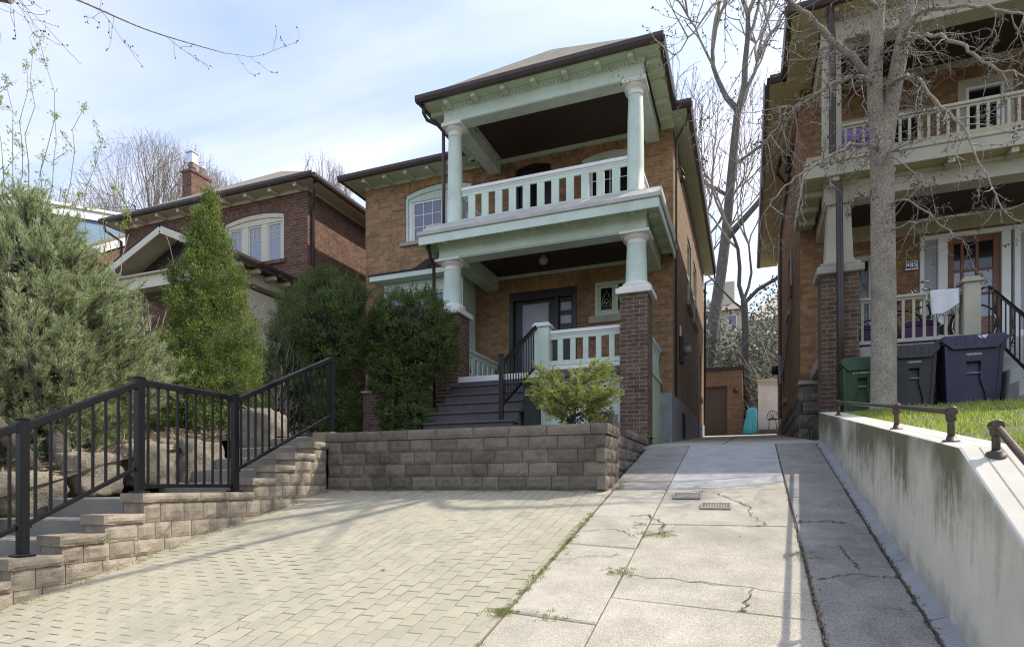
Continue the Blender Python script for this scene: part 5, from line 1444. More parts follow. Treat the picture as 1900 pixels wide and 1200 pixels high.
# railings: square balusters
def stick_rail(name, x0, x1, y, z0, z1, n, par=RH):
    mb = MB(); mb.box(x0, x1, y - .025, y + .025, z0, z0 + .06); r = mb.build(name, "paint_taupe", par, bevel=.004)
    mb = MB(); mb.box(x0, x1, y - .05, y + .05, z1 - .05, z1); mb.box(x0, x1, y - .025, y + .025, z1 - .09, z1 - .051); mb.build("top_rail", "paint_taupe", r, bevel=.006)
    for i in range(n):
        x = x0 + (x1 - x0) * (i + .5) / n
        mb = MB(); mb.box(x - .02, x + .02, y - .02, y + .02, z0 + .06, z1 - .09); mb.build("baluster", "paint_taupe", r)
    return r
stick_rail("balcony_railing", 1.48, 5.6, 11.7, 5.49, 6.13, 31)
stick_rail("porch_railing", 1.72, 3.2, 11.7, 2.36, 3.14, 10)
rbox("porch_floor", "concrete_grey", (1.16, 7.7, 11.5, QY - .003, 2.1, 2.29), bevel=.01)
rbox("porch_base", "brick_dark", (1.72, 3.45, 11.6, 11.9, .8, 2.098), bevel=0); rbox("porch_base", "brick_dark", (5.0, 7.2, 11.6, 11.9, .8, 2.098), bevel=0)
mb = MB(); mb.box(3.19, 3.42, 11.58, 11.82, 2.291, 3.21); mb.box(3.15, 3.46, 11.54, 11.86, 3.211, 3.26); mb.box(3.18, 3.43, 11.57, 11.83, 3.26, 3.30); mb.build("newel_post", "paint_taupe", RH, bevel=.01)
for i in range(5):
    mb = MB(); z = 2.1 - .21 * i; y = 11.49 - .3 * i
    mb.box(3.46 + .002 * i, 5.0, y - .3, y + .02 if i else y, z - .6, z - .02); mb.build("porch_step", "concrete_grey", RH, bevel=.015)
# iron handrail with scrolls
ir = thing("stair_railing", "black wrought iron handrail with scrolls beside the concrete porch steps", "railing", (3.56, 10.9, 1.2))
a0, a1 = Vector((3.53, 11.62, 3.12)), Vector((3.58, 9.95, 2.05)); b0, b1 = a0 - Vector((0, 0, .72)), a1 - Vector((0, 0, .72))
mb = MB(); mb.bar(a0, a1, .04, .03); mb.tube([a0 + Vector((0, 0, 0)), a0 + Vector((-.06, .04, .0)), a0 + Vector((-.14, .02, -.06))], .016, 8); mb.build("top_rail", "metal_black", ir)
mb = MB(); mb.bar(b0, b1, .035, .02); mb.build("bottom_rail", "metal_black", ir)
for i in range(12):
    t = i / 11; p, q = a0.lerp(a1, t), b0.lerp(b1, t)
    mb = MB(); mb.box(p.x - .008, p.x + .008, p.y - .008, p.y + .008, q.z - (.55 if i in (0, 11) else 0), p.z); mb.build("baluster", "metal_black", ir)
mb = MB()
for t in (.16, .52, .8):
    c = a0.lerp(a1, t).lerp(b0.lerp(b1, t), .5)
    for s in (1, -1):
        pts = []
        for k in range(22):
            th = k * .42; r = .085 * (1 - k / 26)
            pts.append((c.x, c.y + math.cos(th) * r * .8, c.z + s * (.14 + math.sin(th) * r)))
        mb.tube(pts, .006, 5)
    mb.tube([(c.x, c.y + .07, c.z + .14), (c.x, c.y - .05, c.z), (c.x, c.y + .07, c.z - .14)], .006, 5)
mb.build("scrolls", "metal_black", ir)
# services on the side wall
spout([(.93, 15.4, 7.85), (.92, 19.6, 7.8), (.9, 20.0, 7.6), (.9, 20.0, 2.0)], .05, "metal_grey", RH, "conduit")
spout([(.945, 15.7, 5.5), (.945, 15.7, 4.1), (.93, 17.5, 3.5), (.92, 19.8, 3.2)], .022, "metal_grey", RH, "conduit")
mb = MB(); mb.box(.83, .93, 19.7, 20.2, 3.0, 3.85); mt = mb.build("meter_box", "metal_grey", RH, bevel=.012)
mb = MB(); mb.tube([(.83, 19.9, 3.45), (.66, 19.9, 3.45)], .14, 16); mb.build("meter_dial", "metal_iron", mt)
mb = MB(); mb.lathe([(.01, 7.2), (.07, 7.22), (.09, 7.35), (.03, 7.5)], .86, 15.4, 12)
for k in range(4): mb.tube([(.93, 15.5, 7.6), (.75, 15.4 + .05 * k, 7.75 - .05 * k), (.6, 15.3 - .08 * k, 7.3 - .08 * k), (.8, 15.35, 6.95), (.93, 15.4, 7.1)], .016, 6)
mb.build("service_head", "metal_iron", RH)
mb = MB(); mb.box(.91, .96, 15.55, 15.75, 4.4, 4.65); mb.build("junction_box", "metal_iron", RH)

# ================================================================== beyond: garage, shed, hillside houses
G = thing("garage", "small flat roofed brick garage with brown door at the lane's end", "garage", (-2.2, 30.5, 2.2))
mb = MB(); wall_skin(mb, 1, 28.0, -4.3, -.22, 2.0, 5.0, [(-3.7, -.85, 2.2, 4.32)], .15); mb.poly((-.22, 28, 2), (-.22, 33, 2), (-.22, 33, 5), (-.22, 28, 5)); mb.poly((-4.3, 28, 2), (-4.3, 33, 2), (-4.3, 33, 5), (-4.3, 28, 5)); mb.poly((-4.3, 33, 2), (-.22, 33, 2), (-.22, 33, 5), (-4.3, 33, 5)); mb.build("wall", "brick_garage", G)
mb = MB(); mb.box(-4.36, -.16, 27.94, 33.06, 5.0, 5.14); mb.build("roof", "shingle_dark", G)
mb = MB(); mb.box(-3.72, -.83, 28.1, 28.14, 2.1, 4.34); mb.build("door", "garage_door", G)
mb = MB(); mb.lathe([(.02, 3.98), (.1, 4.0), (.1, 4.12), (.05, 4.2)], -.5, 27.9, 10); mb.build("wall_lamp", "metal_iron", G)
S = thing("shed", "white clapboard shed at the end of the lane", "shed", (1.3, 29, 2.2))
mb = MB(); mb.box(.46, 2.2, 28.0, 30, 2.2, 4.42); mb.build("wall", "clap_white", S)
mb = MB(); mb.prism([(27.85, 4.40), (30.1, 4.62), (30.1, 4.72), (27.85, 4.50)], 0, .36, 2.3); mb.build("roof", "siding_beige", S)
mb = MB(); mb.box(.40, .52, 27.96, 28.02, 2.2, 4.4); mb.build("corner_board", "siding_white", S)
mb = MB(); mb.box(.42, 1.4, 27.3, 27.9, 2.1, 2.32); o = mb.build("wooden_step", "wood_charcoal", None, bevel=.01); tag(o, "low dark wooden step in front of the white shed", "step"); recentre(o)
# teal tarp bundle
mb = MB(); n = 30; prof = [(.20, 2.16), (.24, 2.2), (.22, 2.5), (.19, 2.9), (.17, 3.18), (.10, 3.26), (.01, 3.28)]
vs = []
for r, z in prof:
    for j in range(n):
        t = 2 * math.pi * j / n; k = r * (1 + .24 * math.sin(5 * t + z * 2) + .10 * math.sin(11 * t - z * 3))
        vs.append((.10 + k * math.cos(t) + .06 * (z - 2.2), 27.5 + k * math.sin(t), z))
mb.add(vs, [(i * n + j, i * n + (j + 1) % n, (i + 1) * n + (j + 1) % n, (i + 1) * n + j) for i in range(len(prof) - 1) for j in range(n)], True)
o = mb.build("tarp_bundle", "cloth_teal"); tag(o, "bright teal tarp bundle standing between the garage and the shed", "tarp"); recentre(o)
gc = thing("garden_chair", "small wire garden chair in front of the white shed", "chair", (.95, 27.45, 2.32))
mb = MB()
for k in range(9): t = math.pi * k / 8; mb.tube([(.95, 27.55, 2.75), (.95 + .22 * math.cos(t), 27.62, 2.8 + .32 * math.sin(t))], .008, 5)
mb.tube([(.95 + .22 * math.cos(math.pi * k / 12), 27.62, 2.8 + .32 * math.sin(math.pi * k / 12)) for k in range(13)], .014, 6); mb.build("backrest", "metal_iron", gc)
mb = MB(); mb.lathe([(.2, 2.72), (.21, 2.74), (.2, 2.76)], .95, 27.42, 16); mb.build("seat", "metal_iron", gc)
for sx in (-.15, .15):
    for sy in (27.28, 27.56):
        mb = MB(); mb.tube([(.95 + sx, sy, 2.32), (.95 + sx * .8, sy, 2.74)], .012, 6); mb.build("leg", "metal_iron", gc)
def hill_house(label, x0, x1, y0, y1, z0, z1, zr_, m, rm, chim=None):
    t = thing("hillside_house", label, "house", ((x0 + x1) / 2, (y0 + y1) / 2, z0), "houses up the hill behind")
    mb = MB(); mb.box(x0, x1, y0, y1, z0 - 3, z1); mb.build("wall", m, t)
    mb = MB(); cx, cy = (x0 + x1) / 2, (y0 + y1) / 2; hip_roof(mb, x0 - .5, x1 + .5, y0 - .5, y1 + .5, z1, (cx - .8, cy, zr_), (cx + .8, cy, zr_)); mb.build("roof", rm, t)
    nwin = max(2, int((x1 - x0) / 1.6))
    for i in range(nwin):
        a = x0 + (x1 - x0) * (i + .3) / nwin; b = x0 + (x1 - x0) * (i + .75) / nwin
        mb = MB(); frame_rect(mb, 1, y0 - .05, y0 - .002, a, b, z1 - 1.4, z1 - .4, .08); w = mb.build("window", "siding_white", t)
        mb = MB(); mb.box(a + .08, b - .08, y0 - .03, y0 - .01, z1 - 1.32, z1 - .48); mb.build("pane", "glass_sky", w)
    if chim:
        mb = MB(); mb.box(*chim); mb.build("chimney", "siding_beige", t)
hill_house("pale hillside house with a square chimney, seen through the gap between the houses", -6.0, -.5, 60, 67, 12, 16.2, 18.3, "siding_beige", "shingle", (-2.3, -1.2, 61.5, 62.6, 16.5, 19.4))
hill_house("hillside house with a tawny hipped roof beside the right hand house's eave", .2, 6.0, 56, 62, 11, 14.0, 17.0, "siding_beige", "siding_beige")
mb = MB(); mb.box(-3.5, 4.5, 50, 50.4, 8, 12.0); mb.box(-3.6, 4.6, 49.9, 50.5, 12.0, 12.15); o = mb.build("terrace_wall", "siding_beige", None); tag(o, "long pale terrace wall on the hillside below the far houses", "wall"); recentre(o)

# ================================================================== things
# black metal railing along the stepped wall
mr = thing("metal_railing", "black metal railing with thin balusters climbing the stepped tan wall", "railing", (-5.19, 4.5, -0.5))
RX = -5.19
PST = [(1.93, -1.005, .04), (2.99, -.545, .50), (3.95, -.07, .975), (5.06, -.07, .975), (6.70, .695, 1.73)]
for y, z0, z1 in PST:
    mb = MB(); mb.box(RX - .033, RX + .033, y - .033, y + .033, z0 + .012, z1)
    p = mb.build("post", "metal_black", mr, bevel=.004)
    mb = MB(); mb.box(RX - .038, RX + .038, y - .038, y + .038, z1, z1 + .018); mb.build("post_cap", "metal_black", p, bevel=.005)
    mb = MB(); mb.box(RX - .065, RX + .065, y - .065, y + .065, z0, z0 + .018); mb.build("base_plate", "metal_black", p, bevel=.006)
for k in range(4):
    (ya, za, ta), (yb, zb, tb) = PST[k], PST[k + 1]
    flat = abs(za - zb) < .01
    ya += .034; yb -= .034
    a, b = Vector((RX, ya, ta - .035)), Vector((RX, yb, tb - .035))
    if not flat: b.z = tb - .06; a.z = ta - .045
    lo = .065 if flat else .245
    c, d = Vector((RX, ya, za + lo)), Vector((RX, yb, zb + lo - (0 if flat else .02)))
    mb = MB(); mb.bar(a, b, .05, .055); mb.bar(a + Vector((0, 0, .03)), b + Vector((0, 0, .03)), .036, .012); mb.build("top_rail", "metal_black", mr, bevel=.005)
    mb = MB(); mb.bar(c, d, .03, .034); mb.build("bottom_rail", "metal_black", mr, bevel=.003)
    for q, h in ((a, .04), (b, .04), (c, .027), (d, .027)):
        mb = MB(); mb.box(RX - .03, RX + .03, q.y - .016, q.y + .016, q.z - h, q.z + h); mb.build("bracket", "metal_black", mr, bevel=.003)
    n = max(4, int(round((yb - ya) / .108)))
    for i in range(n):
        t = (i + .5) / n; p, q = a.lerp(b, t), c.lerp(d, t)
        mb = MB(); mb.box(RX - .009, RX + .009, p.y - .009, p.y + .009, q.z, p.z); mb.build("baluster", "metal_black", mr)

# wheeled bins
def bin_(name, label, x0, x1, y, z0, z1, m, lid_m, decal, dsize, extra=None):
    cx = (x0 + x1) / 2; w = (x1 - x0); h = z1 - z0; dp = .72 * w if w > .7 else .82 * w
    t = thing("wheeled_bin", label, "wheeled bin", (cx, y + dp / 2, z0), "wheeled bins by the porch")
    hw0, hw1 = w * .395, w * .465; f0, f1 = y + .07, y; b0, b1 = y + dp * .9, y + dp
    zt = z1 - .09
    def fp(s, tt, d=0.0):       # front face point: s across, tt up
        hw = hw0 + (hw1 - hw0) * tt
        return (cx - hw + 2 * hw * s, f0 + (f1 - f0) * tt + d, z0 + .05 + (zt - z0 - .05) * tt)
    mb = MB()
    S = [0, .32, .42, .58, .68, 1]; T = [0, .28, .40, .66, 1]
    # handle recess, narrow at the top and splayed at the foot
    hole = {(2, 3), (1, 0), (2, 0), (3, 0), (2, 2), (2, 1)}
    # front face: panels round the recess
    A = [(0, 0), (.22, 0), (.26, .22), (.37, .44), (.37, .70), (.63, .70), (.63, .44), (.74, .22), (.78, 0), (1, 0), (1, 1), (0, 1)]
    mb.poly(fp(0, 0), fp(.22, 0), fp(.26, .22), fp(.37, .44), fp(.37, .70), fp(0, .70))
    mb.poly(fp(1, 0), fp(1, .70), fp(.63, .70), fp(.63, .44), fp(.74, .22), fp(.78, 0))
    mb.poly(fp(0, .70), fp(.37, .70), fp(.63, .70), fp(1, .70), fp(1, 1), fp(0, 1))
    rec = [(.22, 0), (.26, .22), (.37, .44), (.37, .70), (.63, .70), (.63, .44), (.74, .22), (.78, 0)]
    dd = [.03, .042, .05, .085, .085, .05, .042, .03]
    for (p, q), (d1, d2) in zip(zip(rec, rec[1:]), zip(dd, dd[1:])): mb.poly(fp(*p), fp(*q), fp(*q, d2), fp(*p, d1))
    mb.poly(*[fp(*p, d) for p, d in zip(rec[:3], dd[:3])], *[fp(*p, d) for p, d in zip(rec[5:], dd[5:])])
    mb.poly(fp(*rec[2], .05), fp(*rec[3], .085), fp(*rec[4], .085), fp(*rec[5], .05))
    B = [(cx - hw0, b0, z0 + .05), (cx + hw0, b0, z0 + .05), (cx + hw1, b1, zt), (cx - hw1, b1, zt)]
    mb.poly(*B); mb.poly(fp(0, 0), fp(0, 1), B[3], B[0]); mb.poly(fp(1, 0), fp(1, 1), B[2], B[1]); mb.poly(fp(0, 0), fp(1, 0), B[1], B[0])
    # rim and ribs
    mb.box(cx - hw1 - .02, cx + hw1 + .02, y - .02, y + dp + .02, zt - .05, zt)
    for s in (.03, .97):
        p, q = Vector(fp(s, .04)), Vector(fp(s, .93)); mb.bar(p, q, .05, .03, up=(0, 1, 0))
    body = mb.build("body", m, t, bevel=.008, seg=2)
    mb = MB(); p, q = Vector(fp(.37, .535, .012)), Vector(fp(.63, .535, .012)); mb.tube([p, q], .011, 10); mb.build("lift_bar", "metal_grey", t)
    # lid: shallow dome, deep lip in front
    mb = MB(); hw = hw1 + .035
    mb.hexa([(cx - hw, y - .045, zt + .004), (cx + hw, y - .045, zt + .004), (cx + hw, y + dp + .05, zt + .004), (cx - hw, y + dp + .05, zt + .004)],
            [(cx - hw + .03, y - .02, z1 - .012), (cx + hw - .03, y - .02, z1 - .012), (cx + hw - .04, y + dp, z1 + .035), (cx - hw + .04, y + dp, z1 + .035)])
    for i in range(5): x = cx - hw * .55 + hw * 1.1 * i / 4; mb.box(x - .012, x + .012, y - .055, y - .04, zt - .07, zt + .03)
    mb.prism([(cx - hw, zt + .04), (cx + hw, zt + .04), (cx + hw, zt - .01), (cx + hw * .66, zt - .13), (cx - hw * .66, zt - .13), (cx - hw, zt - .01)], 1, y - .05, y - .022)
    lid = mb.build("lid", lid_m, t, bevel=.012, seg=2)
    for sx in (-1, 1):
        mb = MB(); mb.tube([(cx + sx * (hw0 + .005), b0 - .02, z0 + .12), (cx + sx * (hw0 + .055), b0 - .02, z0 + .12)], .12, 20); mb.build("wheel", "rubber", t)
    mb = MB(); mb.tube([(cx - hw1 * .8, b1 + .09, zt - .02), (cx + hw1 * .8, b1 + .09, zt - .02)], .018, 8); mb.box(cx - hw1 * .8, cx - hw1 * .7, b1, b1 + .09, zt - .04, zt); mb.box(cx + hw1 * .7, cx + hw1 * .8, b1, b1 + .09, zt - .04, zt); mb.build("handle", m, t)
    M = Matrix.Translation(Vector(fp(decal[0], decal[1], -.003))) @ Matrix.Rotation(math.atan2(-(f1 - f0), zt - z0), 4, 'X') @ FACE
    text_mesh("lettering", decal[2], dsize, "decal_white", t, M, .0008, .0012)
    return t
tb = bin_("wheeled_bin", "green wheeled bin, shortest of the three, left of the maple trunk", 1.36, 1.94, 10.72, 1.06, 1.99, "plastic_green", "plastic_green", (.5, .80, "360 870004467"), .042)
bin_("wheeled_bin", "charcoal black wheeled bin in the middle, just right of the maple trunk", 2.02, 2.63, 10.68, 1.08, 2.12, "plastic_black", "plastic_black", (.5, .80, "TORONTO"), .036)
tb = bin_("wheeled_bin", "largest wheeled bin, navy blue, beside the concrete porch steps", 2.66, 3.44, 10.62, 1.05, 2.19, "plastic_navy", "plastic_navy", (.5, .80, "TORONTO"), .038)
mb = MB(); mb.poly((3.12, 10.565, 2.155), (3.2, 10.565, 2.16), (3.16, 10.565, 2.09)); mb.poly((3.07, 10.565, 2.15), (3.11, 10.565, 2.155), (3.13, 10.565, 2.10))
mb.build("sticker", "decal_white", tb)

# bicycles on the right porch
def bike(label, xf, xr, y, z, m, bar_x):
    t = thing("bicycle", label, "bicycle", ((xf + xr) / 2, y, z), "bicycles on the right porch")
    r = .33
    def ring(x, rr, w, mm, nm, par, n=32, k=8):
        mb = MB(); vs, fs = [], []
        for i in range(n):
            a = 2 * math.pi * i / n
            for j in range(k):
                b = 2 * math.pi * j / k; q = rr + w * math.cos(b)
                vs.append((x + q * math.cos(a), y + w * math.sin(b), z + r + .018 + q * math.sin(a)))
        for i in range(n):
            for j in range(k): fs.append((i * k + j, ((i + 1) % n) * k + j, ((i + 1) % n) * k + (j + 1) % k, i * k + (j + 1) % k))
        mb.add(vs, fs, True); return mb.build(nm, mm, par)
    for x in (xf, xr):
        wh = ring(x, r, .018, "rubber", "wheel", t)
        ring(x, r - .022, .009, "chrome", "rim", wh)
        mb = MB()
        for i in range(18):
            a = 2 * math.pi * i / 18; mb.tube([(x, y + (.03 if i % 2 else -.03), z + r + .018), (x + (r - .02) * math.cos(a), y, z + r + .018 + (r - .02) * math.sin(a))], .002, 3)
        mb.tube([(x, y - .05, z + r + .018), (x, y + .05, z + r + .018)], .02, 8); mb.build("spokes", "chrome", wh)
    s = 1 if xr > xf else -1; ax = z + r + .018
    bb = (xf + s * .60, y, z + .30); seat = (xf + s * .70, y, z + .80); head = (xf + s * .18, y, z + .86); hd2 = (xf + s * .14, y, z + .70)
    mb = MB()
    for p, q, w in ((bb, seat, .016), (head, (seat[0] - s * .02, y, z + .72), .015), (hd2, bb, .018), (head, hd2, .02)): mb.tube([p, q], w, 8)
    for o in (-.05, .05):
        mb.tube([hd2, (xf + s * .06, y + o, z + .55), (xf, y + o, ax)], .012, 6); mb.tube([bb, (xr, y + o, ax)], .01, 6); mb.tube([(seat[0], y, z + .7), (xr, y + o, ax)], .008, 6)
    mb.build("frame", m, t)
    mb = MB(); mb.tube([seat, (seat[0] + s * .03, y, z + .92)], .013, 8); q = seat[0] + s * .05
    mb.add([(q - s * .15, y, z + .93), (q + s * .12, y - .07, z + .93), (q + s * .12, y + .07, z + .93), (q - s * .15, y, z + .97), (q + s * .12, y - .065, z + .985), (q + s * .12, y + .065, z + .985)], [(0, 1, 2), (3, 5, 4), (0, 3, 4, 1), (1, 4, 5, 2), (2, 5, 3, 0)]); mb.build("saddle", "rubber", t, bevel=.012)
    mb = MB(); mb.tube([head, (head[0] - s * .03, y, z + 1.0), (head[0] - s * .05, y, z + 1.02)], .013, 8)
    mb.tube([(head[0] + s * .12, y - .30, z + 1.06), (head[0] + s * .02, y - .22, z + 1.07), (head[0] - s * .05, y, z + 1.02), (head[0] + s * .02, y + .22, z + 1.07), (head[0] + s * .12, y + .30, z + 1.06)], .011, 8)
    mb.tube([(head[0] + s * .15, y - .31, z + 1.058), (head[0] + s * .05, y - .25, z + 1.068)], .018, 8); mb.tube([(head[0] + s * .15, y + .31, z + 1.058), (head[0] + s * .05, y + .25, z + 1.068)], .018, 8); mb.build("handlebar", "chrome", t)
    mb = MB(); mb.tube([(bb[0], y - .04, bb[2]), (bb[0], y - .05, bb[2])], .09, 18); mb.tube([(bb[0], y - .07, bb[2]), (bb[0] + .1, y - .07, bb[2] - .13)], .009, 6); mb.tube([(bb[0], y + .07, bb[2]), (bb[0] - .1, y + .07, bb[2] + .13)], .009, 6); mb.build("crank", "metal_iron", t)
bike("yellow framed bicycle nearer the taupe porch railing, its handlebar showing above the rail", 2.44, 3.47, 12.08, 2.29, "paint_yellow", 0)
bike("dark bicycle parked behind the yellow bicycle against the brick porch wall", 3.12, 2.08, 12.55, 2.29, "metal_iron", 0)

# purple things
pc = thing("plastic_chair", "purple plastic armchair on the taupe upper balcony behind its railing", "chair", (1.78, 12.3, 5.46))
mb = MB()
prof = [(-.27, 5.62), (-.29, 5.95), (-.24, 6.22), (-.1, 6.30), (.1, 6.30), (.24, 6.22), (.29, 5.95), (.27, 5.62)]
mb.add([(1.78 + a, 12.02, b) for a, b in prof] + [(1.78 + a, 12.06, b) for a, b in prof], [tuple(range(8)), tuple(range(8, 16))[::-1]] + [(i, (i + 1) % 8, 8 + (i + 1) % 8, 8 + i) for i in range(8)]); mb.box(1.62, 1.94, 12.0, 12.02, 5.75, 5.80); mb.box(1.62, 1.94, 12.0, 12.02, 5.98, 6.03); mb.build("backrest", "plastic_purple", pc, bevel=.012, seg=2)
mb = MB(); mb.box(1.52, 2.04, 12.06, 12.5, 5.62, 5.67); mb.build("seat", "plastic_purple", pc, bevel=.012)
for sx in (1.50, 2.02):
    mb = MB(); mb.box(sx, sx + .05, 12.06, 12.52, 5.86, 5.89); mb.build("armrest", "plastic_purple", pc, bevel=.01)
    for sy in (12.04, 12.46):
        mb = MB(); mb.hexa([(sx, sy, 5.462), (sx + .045, sy, 5.462), (sx + .045, sy + .045, 5.462), (sx, sy + .045, 5.462)], [(sx, sy, 5.86), (sx + .05, sy, 5.86), (sx + .05, sy + .05, 5.86), (sx, sy + .05, 5.86)]); mb.build("leg", "plastic_purple", pc)
def tub(label, x0, x1, y0, y1, z0, z1):
    t = thing("storage_tub", label, "tub", ((x0 + x1) / 2, (y0 + y1) / 2, z0), "purple tubs on the right porch")
    mb = MB(); e = .05; mb.hexa([(x0 + e, y0 + e, z0), (x1 - e, y0 + e, z0), (x1 - e, y1 - e, z0), (x0 + e, y1 - e, z0)], [(x0, y0, z1 - .1), (x1, y0, z1 - .1), (x1, y1, z1 - .1), (x0, y1, z1 - .1)]); mb.build("body", "plastic_violet", t, bevel=.03, seg=3)
    mb = MB(); mb.hexa([(x0 - .02, y0 - .02, z1 - .1), (x1 + .02, y0 - .02, z1 - .1), (x1 + .02, y1 + .02, z1 - .1), (x0 - .02, y1 + .02, z1 - .1)], [(x0 + .1, y0 + .06, z1), (x1 - .1, y0 + .06, z1), (x1 - .1, y1 - .06, z1), (x0 + .1, y1 - .06, z1)]); mb.build("lid", "plastic_violet", t, bevel=.03, seg=3)
tub("purple plastic tub on the porch floor right of the maple trunk, under the bicycles", 2.40, 2.94, 11.82, 11.98, 2.29, 2.74)
tub("purple plastic tub on the porch floor left of the maple trunk, by the brick pier", 1.76, 2.1, 11.82, 12.1, 2.29, 2.74)
# towel on the rail
v, f = [], []
NU, NV = 16, 22
for j in range(NV + 1):
    tt = j / NV
    for i in range(NU + 1):
        s = i / NU
        if tt < .12: yy, zz = 11.72 - .06 * (tt / .12), 3.148 + .006
        else:
            k = (tt - .12) / .88
            drop = .40 - .16 * max(0, s - .35) / .65
            yy, zz = 11.632 - .02 * math.sin(s * 9) * k, 3.148 - drop * k + .008 * math.sin(s * 7)
        x = 2.74 + s * (.40 - .03 * tt) + .03 * tt
        v.append((x, yy, zz))
for j in range(NV):
    for i in range(NU): f.append((j * (NU + 1) + i, j * (NU + 1) + i + 1, (j + 1) * (NU + 1) + i + 1, (j + 1) * (NU + 1) + i))
tw = thing("towel", "white fringed towel draped over the taupe porch railing", "towel", (2.93, 11.65, 2.75))
o = make_obj("cloth", v, f, "cloth_white", tw, [True] * len(f)); md = o.modifiers.new("solid", 'SOLIDIFY'); md.thickness = .006
mb = MB()
for i in range(16):
    p = Vector(v[NV * (NU + 1) + i]); mb.tube([p, p + Vector((random.gauss(0, .008), -.005, -.03)), p + Vector((random.gauss(0, .015), 0, -.06 - .02 * random.random()))], .004, 4)
for i in range(8):
    p = Vector((2.72, 11.66, 3.12 - .012 * i)); mb.tube([p, p + Vector((-.03, -.01, -.02 - .01 * random.random()))], .004, 4)
mb.build("fringe", "cloth_white", tw)

# boulders of the rockery
def boulder(label, x, y, z, sx, sy, sz, seed, m="boulder", rot=0.0):
    import bmesh
    bm = bmesh.new(); bmesh.ops.create_cube(bm, size=2.0); bmesh.ops.subdivide_edges(bm, edges=bm.edges[:], cuts=9, use_grid_fill=True)
    for vv in bm.verts:
        c = vv.co.copy(); n = c.normalized()
        p = c * .72 + n * .34
        k = 1 + .22 * mnoise.noise(p * 1.3 + Vector((seed, seed, 0))) + .12 * mnoise.noise(p * 3.5 + Vector((0, seed, seed))) + .05 * mnoise.noise(p * 8)
        k *= 1 - .10 * max(0, mnoise.noise(Vector((p.x * 2 + p.z * 3 + seed, p.y * 2 - seed, 1.0))))
        vv.co = p * k
    me = bpy.data.meshes.new("boulder"); bm.to_mesh(me); bm.free()
    me.transform(Matrix.Rotation(rot, 4, 'Z') @ Matrix.Diagonal((sx / 2, sy / 2, sz / 2, 1)))
    for p in me.polygons: p.use_smooth = True
    me.materials.append(MATS[m])
    o = bpy.data.objects.new("boulder", me); COL.objects.link(o); o.location = (x, y, z + sz / 2)
    return tag(o, label, "boulder", "boulders of the rockery")
boulder("largest squared pale boulder at the top of the stone stairs", -6.42, 6.72, .42, .62, .55, .62, 1.0, rot=.2)
boulder("flat fronted boulder beside the stair landing under the cedar", -6.62, 5.75, .0, .5, .62, .56, 2.3)
boulder("upright boulder left of the landing, lichen streaked", -6.62, 5.12, -.02, .45, .58, .5, 3.9, rot=.15)
boulder("smaller rounded boulder in front of the pine trunk", -6.66, 4.5, -.12, .42, .5, .46, 5.1)
boulder("low boulder halfway down the stone stairs", -6.7, 3.85, -.3, .45, .6, .42, 7.7, rot=-.2)
boulder("low boulder beside the bottom steps at the photo's left edge", -6.75, 3.05, -.62, .5, .6, .42, 9.2)
boulder("small grey boulder under the spruce on the planter wall", -1.72, 7.65, .62, .34, .3, .30, 4.4, m="rubble")

# ================================================================== plants
def vrand(s):
    return Vector((random.gauss(0, s), random.gauss(0, s), random.gauss(0, s)))
def smooth_path(pts, k=3):
    """Catmull-Rom through the points"""
    P = [Vector(p) for p in pts]; out = []
    for i in range(len(P) - 1):
        p0, p1, p2, p3 = P[max(i - 1, 0)], P[i], P[i + 1], P[min(i + 2, len(P) - 1)]
        for j in range(k):
            t = j / k
            out.append(.5 * ((2 * p1) + (p2 - p0) * t + (2 * p0 - 5 * p1 + 4 * p2 - p3) * t * t + (3 * p1 - p0 - 3 * p2 + p3) * t ** 3))
    out.append(P[-1]); return out
def bud(mb, p, r):
    mb.add([(p.x - r, p.y, p.z), (p.x, p.y - r, p.z), (p.x + r, p.y, p.z), (p.x, p.y + r, p.z), (p.x, p.y, p.z - r * 1.2), (p.x, p.y, p.z + r * 1.5)],
           [(0, 1, 5), (1, 2, 5), (2, 3, 5), (3, 0, 5), (1, 0, 4), (2, 1, 4), (3, 2, 4), (0, 3, 4)])
def twig(mb, p, d, L, r, lvl, droop=0.25, buds=None, sides=4):
    """a side twig that droops and turns up at its end, with finer twigs of its own"""
    n = 6; pts = [Vector(p)]; d = Vector(d).normalized(); cur = Vector(p)
    for i in range(n):
        t = i / n
        d = (d + vrand(.17) + Vector((0, 0, -droop * (1 - t * 2.4) * .55))).normalized()
        cur = cur + d * (L / n); pts.append(cur.copy())
        if buds is not None and random.random() < .3: bud(buds, cur + vrand(.008), random.uniform(.006, .011))
    mb.tube(pts, [max(.0022, r * (1 - .75 * i / n)) for i in range(n + 1)], sides, cap=False)
    if buds is not None:
        for _ in range(random.choice((1, 1, 2))): bud(buds, cur + vrand(.008), random.uniform(.005, .009))
    if lvl > 0:
        for i in range(1, n + 1):
            if random.random() < .62:
                dd = (pts[i] - pts[i - 1]).normalized()
                s = dd.cross(vrand(1)).normalized()
                twig(mb, pts[i], dd * .55 + s * .8, L * random.uniform(.25, .5), r * .55, lvl - 1, droop, buds, 3)
